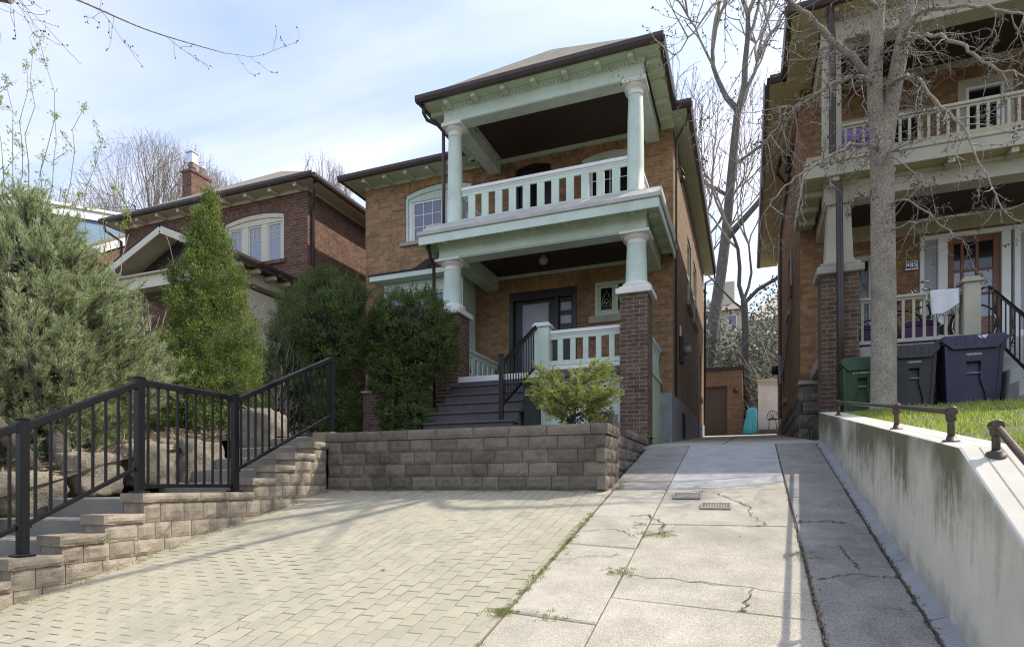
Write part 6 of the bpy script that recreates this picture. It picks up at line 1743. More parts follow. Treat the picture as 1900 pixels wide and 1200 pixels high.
# ---- the maple in front of the right hand house
MT = thing("maple_tree", "bare grey barked maple on the lawn in front of the right hand house", "tree", (1.83, 10.2, 1.06))
trunk = [(1.83, 10.2, .95), (1.835, 10.2, 1.25), (1.84, 10.2, 2.35), (1.83, 10.2, 3.53), (1.82, 10.2, 4.47), (1.80, 10.2, 5.05)]
mb = MB()
sp_ = smooth_path(trunk, 5); rr = [.235 - .06 * min(1, i / 5) - .03 * i / len(sp_) for i in range(len(sp_))]
mb.tube(sp_, rr, 26)
LIMB = {
 1: ([(1.80, 10.2, 4.8), (1.72, 10.15, 5.64), (1.73, 10.1, 6.39), (1.77, 10.1, 7.0), (1.86, 10.1, 7.91), (1.77, 10.2, 9.43), (1.58, 10.3, 11.05)], .115, .045),
 2: ([(1.83, 10.2, 4.8), (1.93, 10.2, 5.5), (2.06, 10.2, 6.29), (2.18, 10.2, 6.96), (2.41, 10.2, 7.89), (2.72, 10.3, 9.17), (2.88, 10.4, 10.74)], .125, .045),
 3: ([(1.72, 10.15, 5.8), (1.62, 10.1, 6.0), (1.2, 9.9, 6.37), (0.86, 9.7, 6.68), (0.56, 9.5, 6.85), (0.3, 9.3, 7.06), (-0.2, 9.0, 7.43), (-0.75, 8.7, 7.8)], .058, .016),
 4: ([(1.72, 10.1, 5.8), (1.52, 9.9, 5.82), (1.27, 9.7, 5.73), (0.98, 9.5, 5.53), (0.74, 9.4, 5.37), (0.51, 9.3, 5.17), (0.24, 9.2, 4.82)], .036, .008),
 5: ([(1.78, 10.1, 4.86), (1.59, 9.9, 4.83), (1.32, 9.6, 4.72), (1.05, 9.4, 4.53), (0.79, 9.2, 4.32), (0.54, 9.1, 4.14), (0.31, 9.0, 3.87), (0.17, 9.0, 3.65)], .032, .006),
 6: ([(2.08, 10.1, 6.4), (2.18, 9.9, 6.5), (2.27, 9.7, 6.43), (2.56, 9.4, 6.16), (2.86, 9.2, 5.9), (3.08, 9.0, 5.63), (3.35, 8.9, 5.46)], .032, .01),
 7: ([(2.04, 10.1, 6.31), (2.15, 9.8, 6.15), (2.33, 9.5, 5.92), (2.51, 9.3, 5.64), (2.68, 9.2, 5.33), (2.85, 9.1, 5.09), (3.08, 9.0, 4.9), (3.35, 8.9, 4.65)], .028, .008),
 8: ([(1.90, 10.1, 5.7), (2.0, 9.8, 5.67), (2.11, 9.5, 5.4), (2.24, 9.3, 4.97), (2.48, 9.1, 4.49), (2.6, 9.0, 4.08), (2.77, 8.9, 3.48)], .03, .008),
 9: ([(1.86, 10.1, 4.81), (1.96, 9.8, 4.48), (2.11, 9.6, 4.2), (2.21, 9.4, 3.96)], .014, .005),
 10: ([(1.92, 10.1, 3.66), (2.13, 9.7, 3.59), (2.42, 9.4, 3.48), (2.88, 9.2, 3.39), (3.11, 9.1, 3.42), (3.34, 9.0, 3.5)], .015, .006),
 11: ([(1.92, 10.1, 4.03), (2.09, 9.8, 3.92), (2.45, 9.5, 3.32), (2.6, 9.4, 3.09)], .018, .005),
 12: ([(1.77, 10.1, 6.84), (1.34, 9.6, 6.95), (0.75, 9.0, 6.95), (0.08, 8.4, 6.64), (-0.36, 8.0, 6.05), (-0.61, 7.8, 5.58), (-0.89, 7.7, 5.25)], .034, .005),
 13: ([(0.75, 9.0, 6.91), (0.47, 8.6, 6.54), (0.2, 8.3, 5.84), (0.01, 8.2, 5.35), (-0.43, 8.1, 4.65)], .014, .004),
 14: ([(1.8, 10.1, 7.5), (1.2, 9.2, 8.2), (.4, 8.3, 8.6), (-.6, 7.4, 8.7), (-1.6, 6.6, 8.5), (-2.6, 5.8, 8.1)], .05, .012),
 15: ([(2.4, 10.2, 7.8), (2.3, 9.2, 8.5), (2.0, 8.1, 8.9), (1.5, 7.0, 9.0), (.9, 6.0, 8.8)], .05, .012),
 16: ([(1.86, 10.1, 7.9), (1.0, 10.2, 9.0), (0, 10.0, 9.8), (-1.2, 9.6, 10.3), (-2.4, 9.2, 10.5)], .055, .015),
 17: ([(2.72, 10.3, 9.1), (3.6, 10.0, 9.9), (4.4, 9.6, 10.4)], .05, .015),
 19: ([(2.41, 10.2, 7.9), (3.2, 10.0, 8.5), (4.5, 10.2, 8.8), (5.6, 10.6, 9.2)], .07, .03),
 20: ([(2.35, 10.2, 7.7), (2.45, 9.3, 8.6), (2.2, 8.2, 9.3), (1.6, 7.2, 9.8), (.8, 6.2, 10.0)], .06, .015),
 18: ([(1.77, 10.2, 9.4), (1.3, 9.2, 10.4), (.7, 8.2, 11.2), (0, 7.2, 11.6)], .045, .012),
}
for k in (1, 2):
    pts, r0, r1 = LIMB[k]; p = smooth_path(pts, 4); mb.tube(p, [r0 + (r1 - r0) * i / (len(p) - 1) for i in range(len(p))], 16)
mb.build("trunk", "bark_maple", MT)
mb, tw_, bd_ = MB(), MB(), MB()
random.seed(21)
for k, (pts, r0, r1) in LIMB.items():
    p = smooth_path(pts, 4)
    for i in range(1, len(p) - 1): p[i] = p[i] + vrand(.012)
    if k > 2: mb.tube(p, [r0 + (r1 - r0) * i / (len(p) - 1) for i in range(len(p))], 9)
    dens = .62 if k in (3, 4, 5, 6, 7, 8) else .42 if k not in (1, 2) else .3
    for i in range(3 if k > 2 else 6, len(p)):
        d = (p[i] - p[i - 1]).normalized()
        for _ in range(2 if k in (3, 4) else 1):
            if random.random() < dens:
                s = d.cross(vrand(1)).normalized()
                twig(tw_, p[i], d * .5 + s * .75 + Vector((0, -.12, .1)), random.uniform(.35, .95) * (1.2 if k in (12, 14, 15, 16, 18) else .85), max(.006, min(.011, r0 * .28)), 2 if random.random() < .7 else 1, .5 if k < 12 else .3, bd_)
    twig(tw_, p[-1], (p[-1] - p[-2]), .6, r1, 2, .2, bd_)
# short spurs on the trunk and its fork
for i in range(46):
    z = random.uniform(4.2, 7.2); a = random.uniform(0, 6.28)
    c = Vector((1.80 + (random.choice((-.07, .12 + .16 * max(0, z - 5.4))) if z > 5.2 else 0), 10.18, z))
    twig(tw_, c + Vector((.12 * math.cos(a), .12 * math.sin(a), 0)), Vector((math.cos(a), math.sin(a) * .8 - .3, random.uniform(-.2, .5))), random.uniform(.35, 1.1), .008, 2, .5, bd_)
mb.build("limb", "bark_maple", MT)
tw_.build("twigs", "bark_twig", MT); bd_.build("buds", "bark_dark", MT)

# ---- bare trees, grown by forking
def grow(mbs, p, d, L, r, lvl, maxl, spread=.55, up=.12, wob=.16, rmin=.010, kids=(2, 3)):
    n = 5 if lvl == 0 else 4
    pts = [Vector(p)]; cur = Vector(p); d = Vector(d).normalized()
    for i in range(n):
        d = (d + vrand(wob) + Vector((0, 0, up))).normalized(); cur = cur + d * (L / n); pts.append(cur.copy())
    r1 = max(rmin, r * .62)
    mbs[0 if lvl < 2 else 1].tube(pts, [max(rmin, r + (r1 - r) * i / n) for i in range(n + 1)], (9, 6, 5, 4)[min(lvl, 3)] if lvl < maxl else 3, cap=False)
    if lvl >= maxl: return
    for i in range(2, n):
        if random.random() < .5 and lvl > 0:
            s = (pts[i] - pts[i - 1]).normalized(); q = s.cross(vrand(1)).normalized()
            grow(mbs, pts[i], s * .7 + q * spread * 1.2, L * random.uniform(.45, .7), max(rmin, r * .5), min(lvl + 2, maxl), maxl, spread, up, wob, rmin, kids)
    for _ in range(random.choice(kids)):
        q = d.cross(vrand(1)).normalized()
        grow(mbs, cur, d + q * spread * random.uniform(.5, 1.2), L * random.uniform(.66, .86), max(rmin, r * random.uniform(.55, .72)), lvl + 1, maxl, spread, up, wob, rmin, kids)
def bare_tree(label, x, y, z, L, r, maxl, seed, m="bark_far", spread=.5, up=.1, group=None, d=(0, 0, 1), rmin=.012, kids=(2, 3), base=None):
    random.seed(seed)
    t = thing("bare_tree", label, "tree", (x, y, z), group)
    a, b = MB(), MB()
    if base:        # a given trunk first
        p = smooth_path(base[0], 4); a.tube(p, [base[1] + (base[2] - base[1]) * i / (len(p) - 1) for i in range(len(p))], 12)
        for q, dd, LL, rr_ in base[3]: grow((a, b), q, dd, LL, rr_, 1, maxl, spread, up, .15, rmin, kids)
    else:
        grow((a, b), (x, y, z - .2), d, L, r, 0, maxl, spread, up, .1, rmin, kids)
    a.build("trunk", m, t); b.build("crown", "bark_far", t)
    return t
BT = "bare trees on the ridge behind the left house"
def dome_tree(label, x, y, z, cz, rx, rz, seed, r=.3, n1=15, n2=15, n3=7, rmin=.011):
    """a tree with a rounded crown of fine twigs"""
    random.seed(seed); t = thing("bare_tree", label, "tree", (x, y, z), BT); a, b = MB(), MB()
    fork = Vector((x, y, z + (cz - z) * .55))
    a.tube(smooth_path([(x, y, z - .3), (x + .1, y, z + 2), fork], 3), [r, r * .95, r * .9, r * .85, r * .8, r * .75, r * .7], 9)
    def onto(d, k): return Vector((x + d.x * rx * k, y + d.y * rx * k, cz + d.z * rz * k))
    def way(p, q, sag, w0, w1, mb, n=3):
        m = p.lerp(q, .5) + vrand((q - p).length * .07) + Vector((0, 0, sag)); pt = smooth_path([p, m, q], n); mb.tube(pt, [w0 + (w1 - w0) * i / (len(pt) - 1) for i in range(len(pt))], 4 if w0 > .03 else 3, cap=False); return pt
    for i in range(n1):
        d = Vector((random.gauss(0, 1), random.gauss(0, 1), random.uniform(-.2, 1.4))).normalized()
        p1 = way(fork, onto(d, random.uniform(.35, .5)), -.3, r * .4, .05, a)
        for j in range(n2):
            d2 = (d + vrand(.42)).normalized(); s = random.choice(p1[2:])
            p2 = way(s, onto(d2, random.uniform(.78, .95)), -.2, .035, .014, b)
            for k in range(n3):
                d3 = (d2 + vrand(.17) + Vector((0, 0, .05))).normalized(); way(random.choice(p2[2:]), onto(d3, random.uniform(.9, 1.06)), -.05, rmin, rmin * .6, b, 2)
    a.build("trunk", "bark_far", t); b.build("crown", "bark_far", t)
dome_tree("big round topped bare tree behind the left house, directly behind its chimney", -42.3, 34, 3.2, 19.6, 6.3, 6.9, 3)
dome_tree("bare tree behind the blue house's roof, left of the round topped one", -51.5, 34.5, 3.2, 18.8, 5.6, 6.0, 11)
dome_tree("smaller bare tree between the round topped one and the left house's roof ridge", -36.6, 34.6, 3.3, 18.6, 4.2, 4.6, 8, .22, 12, 12, 6)
dome_tree("distant bare treetop just showing over the left house's roof corner", -28.4, 35.5, 3.4, 20.6, 2.3, 3.0, 15, .18, 9, 9, 6, .009)
GT = "bare trees in the gap behind the lane"
bare_tree("tall pale trunked bare tree leaning out behind the house's right eave", -1.3, 34.5, 3.4, 6, .3, 5, 31, "bark_grey", .5, .14, GT, rmin=.008,
          base=([(-2.6, 34.9, 3.0), (-2.05, 34.7, 6.6), (-1.57, 34.5, 9.86), (-1.15, 34.5, 12.99), (-.89, 34.5, 15.84), (-.61, 34.5, 18.95), (-.5, 34.5, 19.9)], .36, .17,
                [((-.5, 34.5, 19.9), (-.7, .1, 1), 4.5, .17), ((-.5, 34.5, 19.9), (.35, -.1, 1), 5.0, .2), ((-.5, 34.5, 19.8), (.1, .5, 1), 4.2, .13), ((-1.13, 34.5, 13.1), (1.0, -.2, .75), 4.7, .17), ((-.93, 34.5, 15.4), (-.9, -.3, .6), 3.4, .1), ((-.8, 34.5, 17.0), (.8, .3, .5), 3.4, .09)]))
bare_tree("dark ivy wrapped tree forking in the middle of the gap behind the garage", -.1, 33, 2.6, 6, .25, 6, 41, "bark_dark", .5, .1, GT, rmin=.010,
          base=([(-.05, 33, 2.2), (-.1, 33, 5.7), (-.13, 33, 8.2), (-.2, 33, 9.4)], .20, .16,
                [((-.2, 33, 9.3), (-.25, 0, 1), 3.6, .12), ((-.2, 33, 9.2), (.85, 0, .8), 3.8, .12), ((-.2, 33, 8.9), (-.9, -.1, .9), 2.6, .06), ((-.2, 33, 9.4), (.2, .4, 1), 3.2, .08)]))
bare_tree("bare tree behind the house roof, its crown filling the sky right of the porch roof", -3.6, 36, 3.5, 5.6, .22, 5, 52, spread=.5, up=.1, group=GT, rmin=.010)
bare_tree("bare tree on the right of the gap, mostly hidden by the right hand house's eave", 2.4, 38, 4.2, 5.4, .22, 5, 63, spread=.5, up=.1, group=GT, rmin=.010)

# ---- overhead street tree on the left: a limb and hanging twigs reach into the frame
random.seed(77)
ST = thing("street_tree", "rough barked street tree whose limb reaches in at the top left corner", "tree", (-8.2, 1.2, -1.4))
mb, tw_, bd_ = MB(), MB(), MB()
p = smooth_path([(-8.2, 1.2, -1.6), (-8.2, 1.25, .5), (-8.1, 1.4, 2.6), (-7.9, 1.7, 4.2)], 4); mb.tube(p, [.34 - .08 * i / len(p) for i in range(len(p))], 18)
mb.build("trunk", "bark_maple", ST)
mb = MB()
limbs = [([(-7.9, 1.7, 4.1), (-7.2, 2.4, 4.45), (-6.6, 3.1, 4.49), (-6.20, 3.47, 4.45)], .17, .10), ([(-6.3, 3.4, 4.6), (-5.7, 3.7, 5.0), (-5.1, 4.0, 5.35), (-4.6, 4.3, 5.75), (-4.1, 4.4, 6.0)], .0045, .002), ([(-6.3, 3.4, 4.58), (-6.1, 3.9, 4.7), (-5.9, 4.6, 4.8), (-5.6, 5.3, 4.95)], .012, .004), ([(-7.5, 2.1, 4.4), (-7.4, 2.8, 5.6), (-7.0, 3.6, 6.6), (-6.4, 4.4, 7.3), (-5.5, 5.0, 7.8)], .03, .006)]
for pts, r0, r1 in limbs:
    p = smooth_path(pts, 5); mb.tube(p, [r0 + (r1 - r0) * i / (len(p) - 1) for i in range(len(p))], 12)
    for i in range(4, len(p)):
        d = (p[i] - p[i - 1]).normalized()
        if random.random() < .3: twig(tw_, p[i], d * .6 + vrand(.6) + Vector((.1, .1, -.15)), random.uniform(.4, .9), .003, 1, .3, bd_, 3)
for s in ((-6.25, 3.42, 4.5), (-6.3, 3.38, 4.5), (-6.2, 3.45, 4.52)): twig(tw_, s, (random.uniform(.1, .6), .3, -.3), .6, .0035, 1, .3, None, 3)
mb.build("limb", "bark_maple", ST); tw_.build("twigs", "bark_far", ST); bd_.build("buds", "bark_dark", ST)

# ---- envelopes for conifers
def prof_r(prof, z):
    for (a, p), (b, q) in zip(prof, prof[1:]):
        if a <= z <= b: return p + (q - p) * (z - a) / (b - a)
    return 0.0
def core_mesh(name, cx, cy, prof, k, m, parent, seed, n=28):
    mb = MB(); vs, fs = [], []
    for i, (z, r) in enumerate(prof):
        for j in range(n):
            t = 2 * math.pi * j / n; q = r * k * (1 + .25 * mnoise.noise(Vector((math.cos(t) * 2 + seed, math.sin(t) * 2, z * 2))))
            vs.append((cx + q * math.cos(t), cy + q * math.sin(t), z))
    fs = [(i * n + j, i * n + (j + 1) % n, (i + 1) * n + (j + 1) % n, (i + 1) * n + j) for i in range(len(prof) - 1) for j in range(n)]
    mb.add(vs, fs, True); return mb.build(name, m, parent)
# the cone shaped cedar
CX, CY = -8.02, 7.30
CP = [(.62, .5), (.95, .78), (1.6, .79), (1.95, .72), (2.66, .56), (3.37, .41), (3.99, .22), (4.35, .10), (4.74, .01)]
ct = thing("cedar_tree", "cone shaped bright green cedar in front of the left house", "tree", (CX, CY, .62))
mb = MB(); mb.tube([(CX, CY, .5), (CX, CY, 2.5), (CX, CY, 4.4)], [.09, .06, .01], 9); mb.build("trunk", "bark_dark", ct)
core_mesh("shade_core", CX, CY, CP, .62, "cedar_core", ct, 3.3)  # solid dark core added inside the foliage to block light
def surf_points(n, prof, cx, cy, seed, lumps=.16, ls=2.6, dz=.06):
    zs = np.array([q[0] for q in prof]); rs = np.array([q[1] for q in prof])
    z = rng.uniform(zs[0], zs[-1], int(n * 2.4)); r = np.interp(z, zs, rs)
    keep = rng.random(len(z)) < (r + .05) / (rs.max() + .05); z, r = z[keep][:n], r[keep][:n]
    t = rng.uniform(0, 2 * np.pi, len(z))
    lm = np.array([mnoise.noise(Vector((math.cos(a) * ls * q + seed, math.sin(a) * ls * q, b * ls * 1.1))) + .5 * mnoise.noise(Vector((math.cos(a) * ls * 2.7 * q, math.sin(a) * ls * 2.7 * q + seed, b * ls * 2.7))) for a, b, q in zip(t, z, np.maximum(r, .3))])
    rr_ = r * (1 + lumps * 1.6 * lm) + .05 * lm
    depth = rng.random(len(z)) ** 2 * .22 * r
    rad = np.maximum(rr_ - depth, .01)
    p = np.stack([cx + rad * np.cos(t), cy + rad * np.sin(t), z], 1)
    o = np.stack([np.cos(t), np.sin(t), np.full(len(z), .35)], 1)
    return p, unit(o), lm
p, o, lm = surf_points(2600, CP, CX, CY, 1.7, .26, 3.2)
n0 = len(p); cax = unit(o * .75 + np.array([0, 0, .7]) + rng.normal(0, .3, (n0, 3))); csz = rng.uniform(.6, 1.35, n0)
parts = []
for k in range(58):
    n = n0
    t = rng.random((n, 1)); rad = rng.normal(0, .036, (n, 3)) * csz[:, None]
    p_ = p; ax = unit(cax + rng.normal(0, .42, (n, 3)) + rad * 9)
    p = p_ + cax * (t - .35) * .16 * csz[:, None] + rad
    nr = unit(np.cross(ax, rand_dirs(n)))
    parts.append(leaves(p, ax, nr, rng.uniform(.022, .05, n), rng.uniform(.008, .016, n))); p = p_
np_mesh("crown", *joinv(parts), "needle_cedar", ct)

# pine on the left
PX, PY = -8.25, 4.85
PP = [(.1, .5), (.45, .85), (.92, 1.28), (1.44, 1.5), (1.9, 1.34), (2.3, 1.1), (2.8, .72), (3.2, .42), (3.6, .06)]
pt_ = thing("pine_tree", "bushy long needled pine behind the black railing at the left", "tree", (-7.3, 4.5, .1))
random.seed(5)
br, sh_b, sh_d, sh_l = MB(), [], [], []
tr0 = [Vector(q) for q in ((-6.95, 4.45, -.1), (-7.2, 4.5, .5), (-7.7, 4.65, 1.0), (-8.1, 4.8, 1.6), (-8.25, 4.85, 2.4), (-8.28, 4.85, 3.3))]
tp_ = smooth_path(tr0, 4); tm = MB(); tm.tube(tp_, [.13 - .115 * i / (len(tp_) - 1) for i in range(len(tp_))], 10); tm.tube([(-7.0, 4.3, -.1), (-6.9, 4.0, .3), (-7.1, 3.7, .8), (-7.6, 3.6, 1.3)], [.09, .08, .06, .03], 8); tm.build("trunk", "bark_dark", pt_)
sp_p, sp_o, _ = surf_points(540, PP, PX, PY, 8.1, .14, 1.1)
for q, o_ in zip(sp_p, sp_o):
    end = Vector(q); out = Vector(o_)
    # spawn from the nearest lower trunk point
    src = min(tp_, key=lambda s: (s - end).length + 1.2 * max(0, s.z - end.z + .25))
    mid = src.lerp(end, .55) + Vector((0, 0, -.12))
    path = smooth_path([src, mid, end], 4); br.tube(path, [.011 - .007 * i / (len(path) - 1) for i in range(len(path))], 4, cap=False)
    for _ in range(8):
        t = random.uniform(.55, 1.0); b = path[min(len(path) - 1, int(t * (len(path) - 1)))] + vrand(.05)
        d = (out * .55 + Vector((0, 0, .75)) + vrand(.42)).normalized()
        L = random.uniform(.14, .30); sh_b.append(b); sh_d.append(d); sh_l.append(L)
        br.tube([b, b + d * L], [.006, .003], 3, cap=False)
br.build("branches", "bark_dark", pt_)
B, D, Ls = np.array(sh_b), np.array(sh_d), np.array(sh_l)
parts = []
for k in range(58):
    t = (k + rng.random(len(B))) / 58 * .85 + .2
    base = B + D * (Ls * t)[:, None]
    s = unit(np.cross(D, rand_dirs(len(B))))
    d = unit(D * rng.uniform(.75, 1.25, (len(B), 1)) + s * .85)
    parts.append(blades(base, d, rng.uniform(.055, .10, len(B)), rng.uniform(.0055, .0085, len(B))))
np_mesh("needles", *joinv(parts), "needle_pine", pt_)

# clipped and wild yews in the shade
def lobe_points(lobes, n, seed):
    P, O = [], []
    areas = np.array([l[3] * l[4] + l[4] * l[5] + l[3] * l[5] for l in lobes]); areas /= areas.sum()
    for i, l in enumerate(lobes):
        k = int(n * areas[i] / 16) * 16; d = unit(np.repeat(rand_dirs(k // 16), 16, 0) + rng.normal(0, .075, (k, 3)))
        push = np.repeat(rng.normal(0, .07, k // 16), 16)
        c, s = np.array(l[:3]), np.array(l[3:6])
        f = np.array([1 + .28 * lump(q, 1.9, seed + i) + .30 * lump(q, 4.5, seed) for q in d])
        f = f * (1 - .22 * rng.random(k) ** 1.6) + push
        p = c + d * s * f[:, None]
        ok = np.ones(k, bool)
        for j, m_ in enumerate(lobes):
            if j != i: ok &= (((p - np.array(m_[:3])) / np.array(m_[3:6])) ** 2).sum(1) > .72
        P.append(p[ok]); O.append(unit(d / s)[ok])
    return np.concatenate(P), np.concatenate(O)
def yew(label, base, lobes, n, seed, m="needle_yew", shoot=.085, wild=.0, lean=.4):
    t = thing("yew_bush", label, "bush", base)
    import bmesh
    bm = bmesh.new()
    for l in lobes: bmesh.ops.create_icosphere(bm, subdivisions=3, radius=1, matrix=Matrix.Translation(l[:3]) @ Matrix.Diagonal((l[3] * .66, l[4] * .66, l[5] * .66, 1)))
    me = bpy.data.meshes.new("shade_core"); bm.to_mesh(me); bm.free(); me.transform(Matrix.Translation(-Vector(base))); me.materials.append(MATS["yew_core"])  # added dark solid core, blocks light behind the shoots
    o = bpy.data.objects.new("shade_core", me); COL.objects.link(o); o.parent = t
    P, O = lobe_points(lobes, n, seed)
    k = len(P)
    D = unit(O * .8 + np.array([0, 0, lean]) + rng.normal(0, .38, (k, 3)))
    L = rng.uniform(.5, 1.35, k) * shoot * (1 + wild * (rng.random(k) < .05) * 2.5)
    parts = []
    for q in range(9):
        tt = (q + rng.random(k)) / 9
        s = unit(np.cross(D, rand_dirs(k)))
        parts.append(blades(P + D * (L * tt)[:, None], unit(D * .7 + s), rng.uniform(.026, .046, k), rng.uniform(.009, .014, k)))
    np_mesh("foliage", *joinv(parts), m, t)
    mb = MB()
    for l in lobes[:3]: mb.tube([(base[0], base[1], base[2] - .1), (l[0], l[1], l[2])], [.05, .02], 6)
    mb.build("stem", "bark_dark", t)
    return t
yew("big dark shaggy yew between the cedar and the house, with loose leaders on top", (-7.5, 9.5, .85),
    [(-7.6, 9.5, 2.9, .85, .8, .9), (-7.3, 9.5, 2.9, .65, .7, .7), (-8.0, 9.5, 2.4, .75, .7, .9), (-7.85, 9.4, 1.6, .9, .85, .95), (-7.5, 9.5, 1.35, .55, .7, .75), (-7.6, 9.5, 3.65, .45, .45, .45), (-7.1, 9.6, 3.35, .45, .45, .5), (-8.2, 9.3, 1.2, .8, .8, .6)], 26000, 2.0, wild=.9, shoot=.12, lean=.7)
yew("rounded dark yew bush standing against the porch, left of the wooden steps", (-6.1, 10.0, .9),
    [(-5.98, 10.05, 3.0, .84, .62, .62), (-5.6, 10.1, 2.65, .55, .5, .55), (-6.4, 10.0, 2.7, .55, .5, .6), (-6.1, 9.95, 2.1, .62, .5, .6), (-6.0, 9.9, 1.35, .48, .45, .55), (-5.72, 9.85, 1.1, .32, .35, .4)], 24000, 6.0, shoot=.085, lean=.35)

# small spruce on the planter wall
random.seed(12)
sx_, sy_, sz_ = -2.0, 7.2, .66
stt = thing("spruce_shrub", "small sunlit yellow green spruce growing above the planter wall", "shrub", (sx_, sy_, sz_))
mb = MB(); mb.tube([(sx_, sy_, sz_ - .05), (sx_ + .02, sy_, sz_ + .3), (sx_ - .02, sy_, sz_ + .75)], [.03, .022, .008], 7)
B, D, Ls = [], [], []
for i in range(64):
    a = random.uniform(0, 6.28); h = random.uniform(.04, .62)
    src = Vector((sx_, sy_, sz_ + h)); R_ = random.uniform(.32, .54) * (1 - .25 * abs(h - .38)) + .02
    if h < .12: R_ *= .75
    end = src + Vector((R_ * math.cos(a), R_ * math.sin(a) * .85, random.uniform(.08, .30)))
    path = smooth_path([src, src.lerp(end, .55) + Vector((0, 0, -.02)), end], 4); mb.tube(path, [.008 - .005 * j / 8 for j in range(len(path))], 4, cap=False)
    for j in range(3, len(path)):
        for _ in range(2 if j < len(path) - 1 else 3):
            d = ((end - src).normalized() * .8 + vrand(.55) + Vector((0, 0, .2))).normalized(); B.append(path[j]); D.append(d); Ls.append(random.uniform(.08, .16))
mb.build("branches", "bark_dark", stt)
B, D, Ls = np.array(B), np.array(D), np.array(Ls); parts = []
for k in range(64):
    t = (k + rng.random(len(B))) / 64
    s = unit(np.cross(D, rand_dirs(len(B))))
    parts.append(blades(B + D * (Ls * t)[:, None], unit(D * .8 + s), rng.uniform(.022, .036, len(B)), rng.uniform(.0055, .008, len(B))))
np_mesh("needles", *joinv(parts), "needle_spruce", stt)

# tall shrub breaking into leaf behind the pine
random.seed(9)
bs = thing("budding_shrub", "tall thin shrub with fresh yellow green leaves rising above the pine", "shrub", (-10.0, 5.5, .6))
mb = MB(); LP, LA = [], []
tops = [(.46, 6.25), (.31, 6.0), (.1, 5.7), (.74, 6.05), (1.08, 5.45), (.82, 5.3), (1.4, 4.9), (-.05, 5.6), (-.3, 5.1), (.05, 4.5), (1.55, 4.25), (1.1, 4.2), (.6, 4.7), (-.6, 5.4), (1.75, 3.9)]
for off, zt in tops:
    tip = Vector((-10 + .932 * off, 5.5 + .362 * off, zt)); b0 = Vector((-10 + .932 * off * .55 + random.gauss(0, .12), 5.5 + .362 * off * .5 + random.gauss(0, .1), .6))
    path = [b0.lerp(tip, t) + vrand(.035) + Vector((random.gauss(0, .02), 0, 0)) for t in [i / 14 for i in range(15)]]
    mb.tube(path, [.014 - .011 * i / 14 for i in range(15)], 5, cap=False)
    for i in range(5, 15):
        for _ in range(2):
            q = path[i] + vrand(.03); LP.append(q); LA.append((vrand(.8) + Vector((0, 0, .6))).normalized())
        if random.random() < .4:
            d = (vrand(.6) + Vector((0, 0, .8))).normalized(); L = random.uniform(.15, .4); mb.tube([path[i], path[i] + d * L], [.005, .002], 3, cap=False)
            for _ in range(9): LP.append(path[i] + d * L * random.uniform(.3, 1.05) + vrand(.02)); LA.append((d + vrand(.6)).normalized())
    for _ in range(10): LP.append(path[-1] + vrand(.025)); LA.append((vrand(.7) + Vector((0, 0, .7))).normalized())
mb.build("stems", "bark_far", bs)
LP, LA = np.array(LP), np.array(LA); n = len(LP)
parts = [leaves(LP + rng.normal(0, .02, (n, 3)), unit(LA + rng.normal(0, .35, (n, 3))), rand_dirs(n), rng.uniform(.025, .058, n), rng.uniform(.010, .02, n)) for _ in range(4)]
np_mesh("leaves", *joinv(parts), "leaf_bud", bs)

# bare shrubs
def bare_shrub(label, x, y, z, n, L, seed, m, spread, r=.012, lv=3, fan=.5):
    random.seed(seed); t = thing("bare_shrub", label, "shrub", (x, y, z)); mb = MB()
    for i in range(n):
        d = Vector((random.gauss(0, fan), random.gauss(0, fan), 1))
        grow((mb, mb), (x + random.gauss(0, spread), y + random.gauss(0, spread), z - .05), d, L * random.uniform(.6, 1.1), r, 1, lv, .6, .08, .16, .004)
    mb.build("stems", m, t)
bare_shrub("pale leafless shrub with upright forked stems between the pine and the cedar", -10.3, 8.0, .9, 6, 1.55, 4, "bark_twig", .1, .022, 3, .22)
bare_shrub("dense brown leafless shrub low between the pine and the cedar", -9.3, 7.2, .8, 16, .8, 14, "bark_far", .35, .010, 4, .5)
bare_shrub("leafless brown shrub right of the cedar, before the dark yew", -7.95, 8.4, .8, 12, .95, 24, "bark_far", .16, .007, 3, .14)
bare_shrub("low leafless bush behind the stone stairs' top boulder", -7.2, 7.7, .75, 10, .5, 34, "bark_far", .2, .007, 3, .5)

# hillside scrub seen through the gap: too tangled to count
n = 24000
P = np.stack([rng.uniform(-6, 4.5, n), rng.uniform(30.6, 44, n), np.zeros(n)], 1)
P[(P[:, 1] < 33.4) & (P[:, 0] < 0.05), 1] += 4
top = np.array([2.6 + 4.8 * (.5 + lump((a, b, 0), .45, 4.0)) for a, b in P[:, :2]])
P[:, 2] = np.array([zg(b) for b in P[:, 1]]) + top * rng.random(n) ** .7
A = rand_dirs(n)
o = np_mesh("hillside_scrub", *leaves(P, A, rand_dirs(n), rng.uniform(.12, .26, n), rng.uniform(.08, .17, n)), "brush_leaf"); setting(o, 'stuff')
random.seed(66); mb = MB()
for i in range(620):
    x, y = random.uniform(-5, 4.5), random.uniform(33.2, 43)
    if random.random() < .25: x, y = random.uniform(0.05, 3.5), random.uniform(30.5, 33.2)
    b = Vector((x, y, zg(y))); d = Vector((random.gauss(0, .8), random.gauss(0, .5), 1)).normalized(); L = random.uniform(1.5, 5.2)
    p = [b, b + d * L * .4 + vrand(.15), b + d * L * .8 + vrand(.3) + Vector((0, 0, -.1)), b + d * L + vrand(.4) + Vector((0, 0, -.4))]
    mb.tube(smooth_path(p, 2), [.02 - .002 * k for k in range(7)], 3, cap=False)
setting(mb.build("hillside_tangle", "bark_twig"), 'stuff')

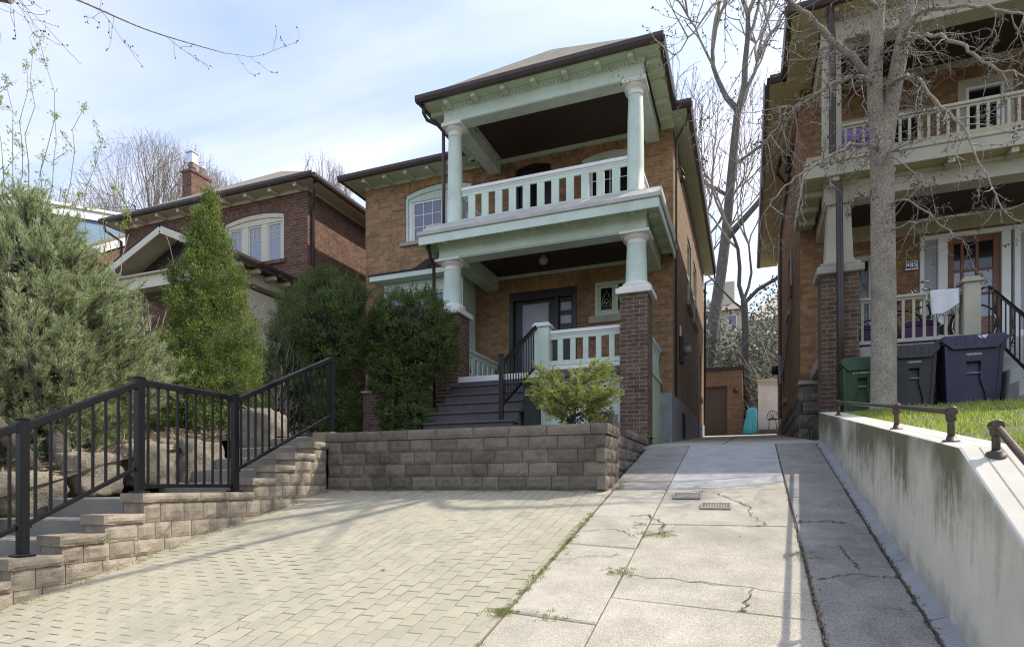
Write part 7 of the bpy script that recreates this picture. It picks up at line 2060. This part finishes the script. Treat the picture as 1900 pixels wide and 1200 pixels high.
# ---- litter, moss, weeds
n = 2600
lx = rng.uniform(-9, -6.45, n); ly = rng.uniform(1.5, 9, n)
P = np.stack([lx, ly, [zbed(a, b) + .045 + .03 * mnoise.noise(Vector((a * 3, b * 3, 0))) for a, b in zip(lx, ly)]], 1)
A = unit(np.stack([rng.normal(0, 1, n), rng.normal(0, 1, n), rng.normal(0, .25, n)], 1))
o = np_mesh("leaf_litter", *leaves(P, A, unit(np.stack([rng.normal(0, .4, n), rng.normal(0, .4, n), np.ones(n)], 1)), rng.uniform(.04, .1, n), rng.uniform(.02, .045, n)), "leaf_litter"); setting(o, 'stuff')
random.seed(3); mb = MB()
for i in range(60):
    x, y = random.uniform(-7.4, -6.45), random.uniform(2.5, 7.5); z = zbed(x, y) + .05; d = Vector((random.gauss(0, 1), random.gauss(0, 1), random.uniform(.1, .8))).normalized()
    p = Vector((x, y, z)); mb.tube([p, p + d * .15 + vrand(.03), p + d * .3 + vrand(.05) + Vector((0, 0, -.04))], [.005, .004, .002], 4, cap=False)
setting(mb.build("dead_stalks", "grass_dry"), 'stuff')
def tufts(name, pts, m, hmin, hmax, per, spread, w=.004):
    P, Dv = [], []
    for (x, y, z) in pts:
        for _ in range(per):
            P.append((x + random.gauss(0, spread), y + random.gauss(0, spread), z)); Dv.append((random.gauss(0, .6), random.gauss(0, .6), 1))
    P, Dv = np.array(P), unit(np.array(Dv)); k = len(P)
    setting(np_mesh(name, *blades(P, Dv, rng.uniform(hmin, hmax, k), np.full(k, w)), m), 'stuff')
pts = []
for i in range(230):      # foot of the stepped wall and of the planter wall
    y = random.uniform(1.6, 6.4)
    if mnoise.noise(Vector((y * 1.7, 0, 3))) > -.12: pts.append((-5.02 + abs(random.gauss(0, .025)), y, zg(y)))
for i in range(90):
    x = random.uniform(-4.9, -1.4)
    if mnoise.noise(Vector((x * 1.7, 7, 3))) > -.05: pts.append((x, 6.41 - abs(random.gauss(0, .02)), zg(6.41)))
tufts("wall_foot_weeds", pts, "moss", .012, .045, 9, .018)
pts = []
for i in range(260):      # the seam between pavers and slabs
    y = random.uniform(2.2, 5.6)
    if mnoise.noise(Vector((y * 2.1, 4, 8))) > -.1: pts.append((-1.36 + random.gauss(0, .018), y, zg(y) + .004))
for i in range(70): pts.append((-1.37 + random.gauss(0, .05), 3.42 + random.gauss(0, .06), zg(3.42) + .004))
for (cx, cy, k, s) in ((-.74, 4.98, 26, .05), (-.62, 5.0, 14, .04), (-.80, 4.15, 30, .06), (-1.08, 3.42, 14, .06), (-.86, 5.25, 10, .04), (-1.30, 6.55, 10, .03), (.36, 4.6, 12, .05)):
    for _ in range(k): x, y = cx + random.gauss(0, s), cy + random.gauss(0, s * .9); pts.append((x, y, zg(y) + .004))
tufts("joint_moss", pts, "moss", .006, .026, 12, .012)
pts = [(-4.9 + random.random() * 3.4, 6.62 + random.random() * .3, .66) for _ in range(34)]
tufts("dry_grass", pts, "grass_dry", .02, .11, 3, .02, .005)
pts = [(-1.6 + random.gauss(0, .08), 9.3 + random.gauss(0, .3), .72) for _ in range(30)] + [(-1.30, 6.62, zg(6.6)) for _ in range(6)]
tufts("dry_grass", pts, "moss", .06, .2, 5, .03, .005)
# fallen leaves and bits on the paving
n = 46
lx = rng.uniform(-4.8, .8, n); ly = rng.uniform(2.4, 6.3, n)
P = np.stack([lx, ly, [zg(b) + .016 for b in ly]], 1)
o = np_mesh("fallen_leaves", *leaves(P, unit(np.stack([rng.normal(0, 1, n), rng.normal(0, 1, n), rng.normal(0, .1, n)], 1)), unit(np.array([[0, -.23, 1.0]] * n) + rng.normal(0, .15, (n, 3))), rng.uniform(.015, .055, n), rng.uniform(.006, .025, n)), "leaf_litter"); setting(o, 'stuff')

# dirt and leaf scraps gathered along the foot of the concrete wall and in the right hand seam
n = 520
sd = rng.random(n) < .6
lx = np.where(sd, .865 + np.abs(rng.normal(0, .018, n)), .357 + rng.normal(0, .012, n)); ly = np.where(sd, rng.uniform(2.2, 8.8, n), 3.2 + np.abs(rng.normal(0, 1.3, n)))
P = np.stack([lx, ly, [zg(b) + .012 for b in ly]], 1)
o = np_mesh("dirt_scraps", *leaves(P, rand_dirs(n), unit(np.array([[0, -.2, 1.0]] * n) + rng.normal(0, .5, (n, 3))), rng.uniform(.008, .028, n), rng.uniform(.005, .014, n)), "leaf_litter"); setting(o, 'stuff')
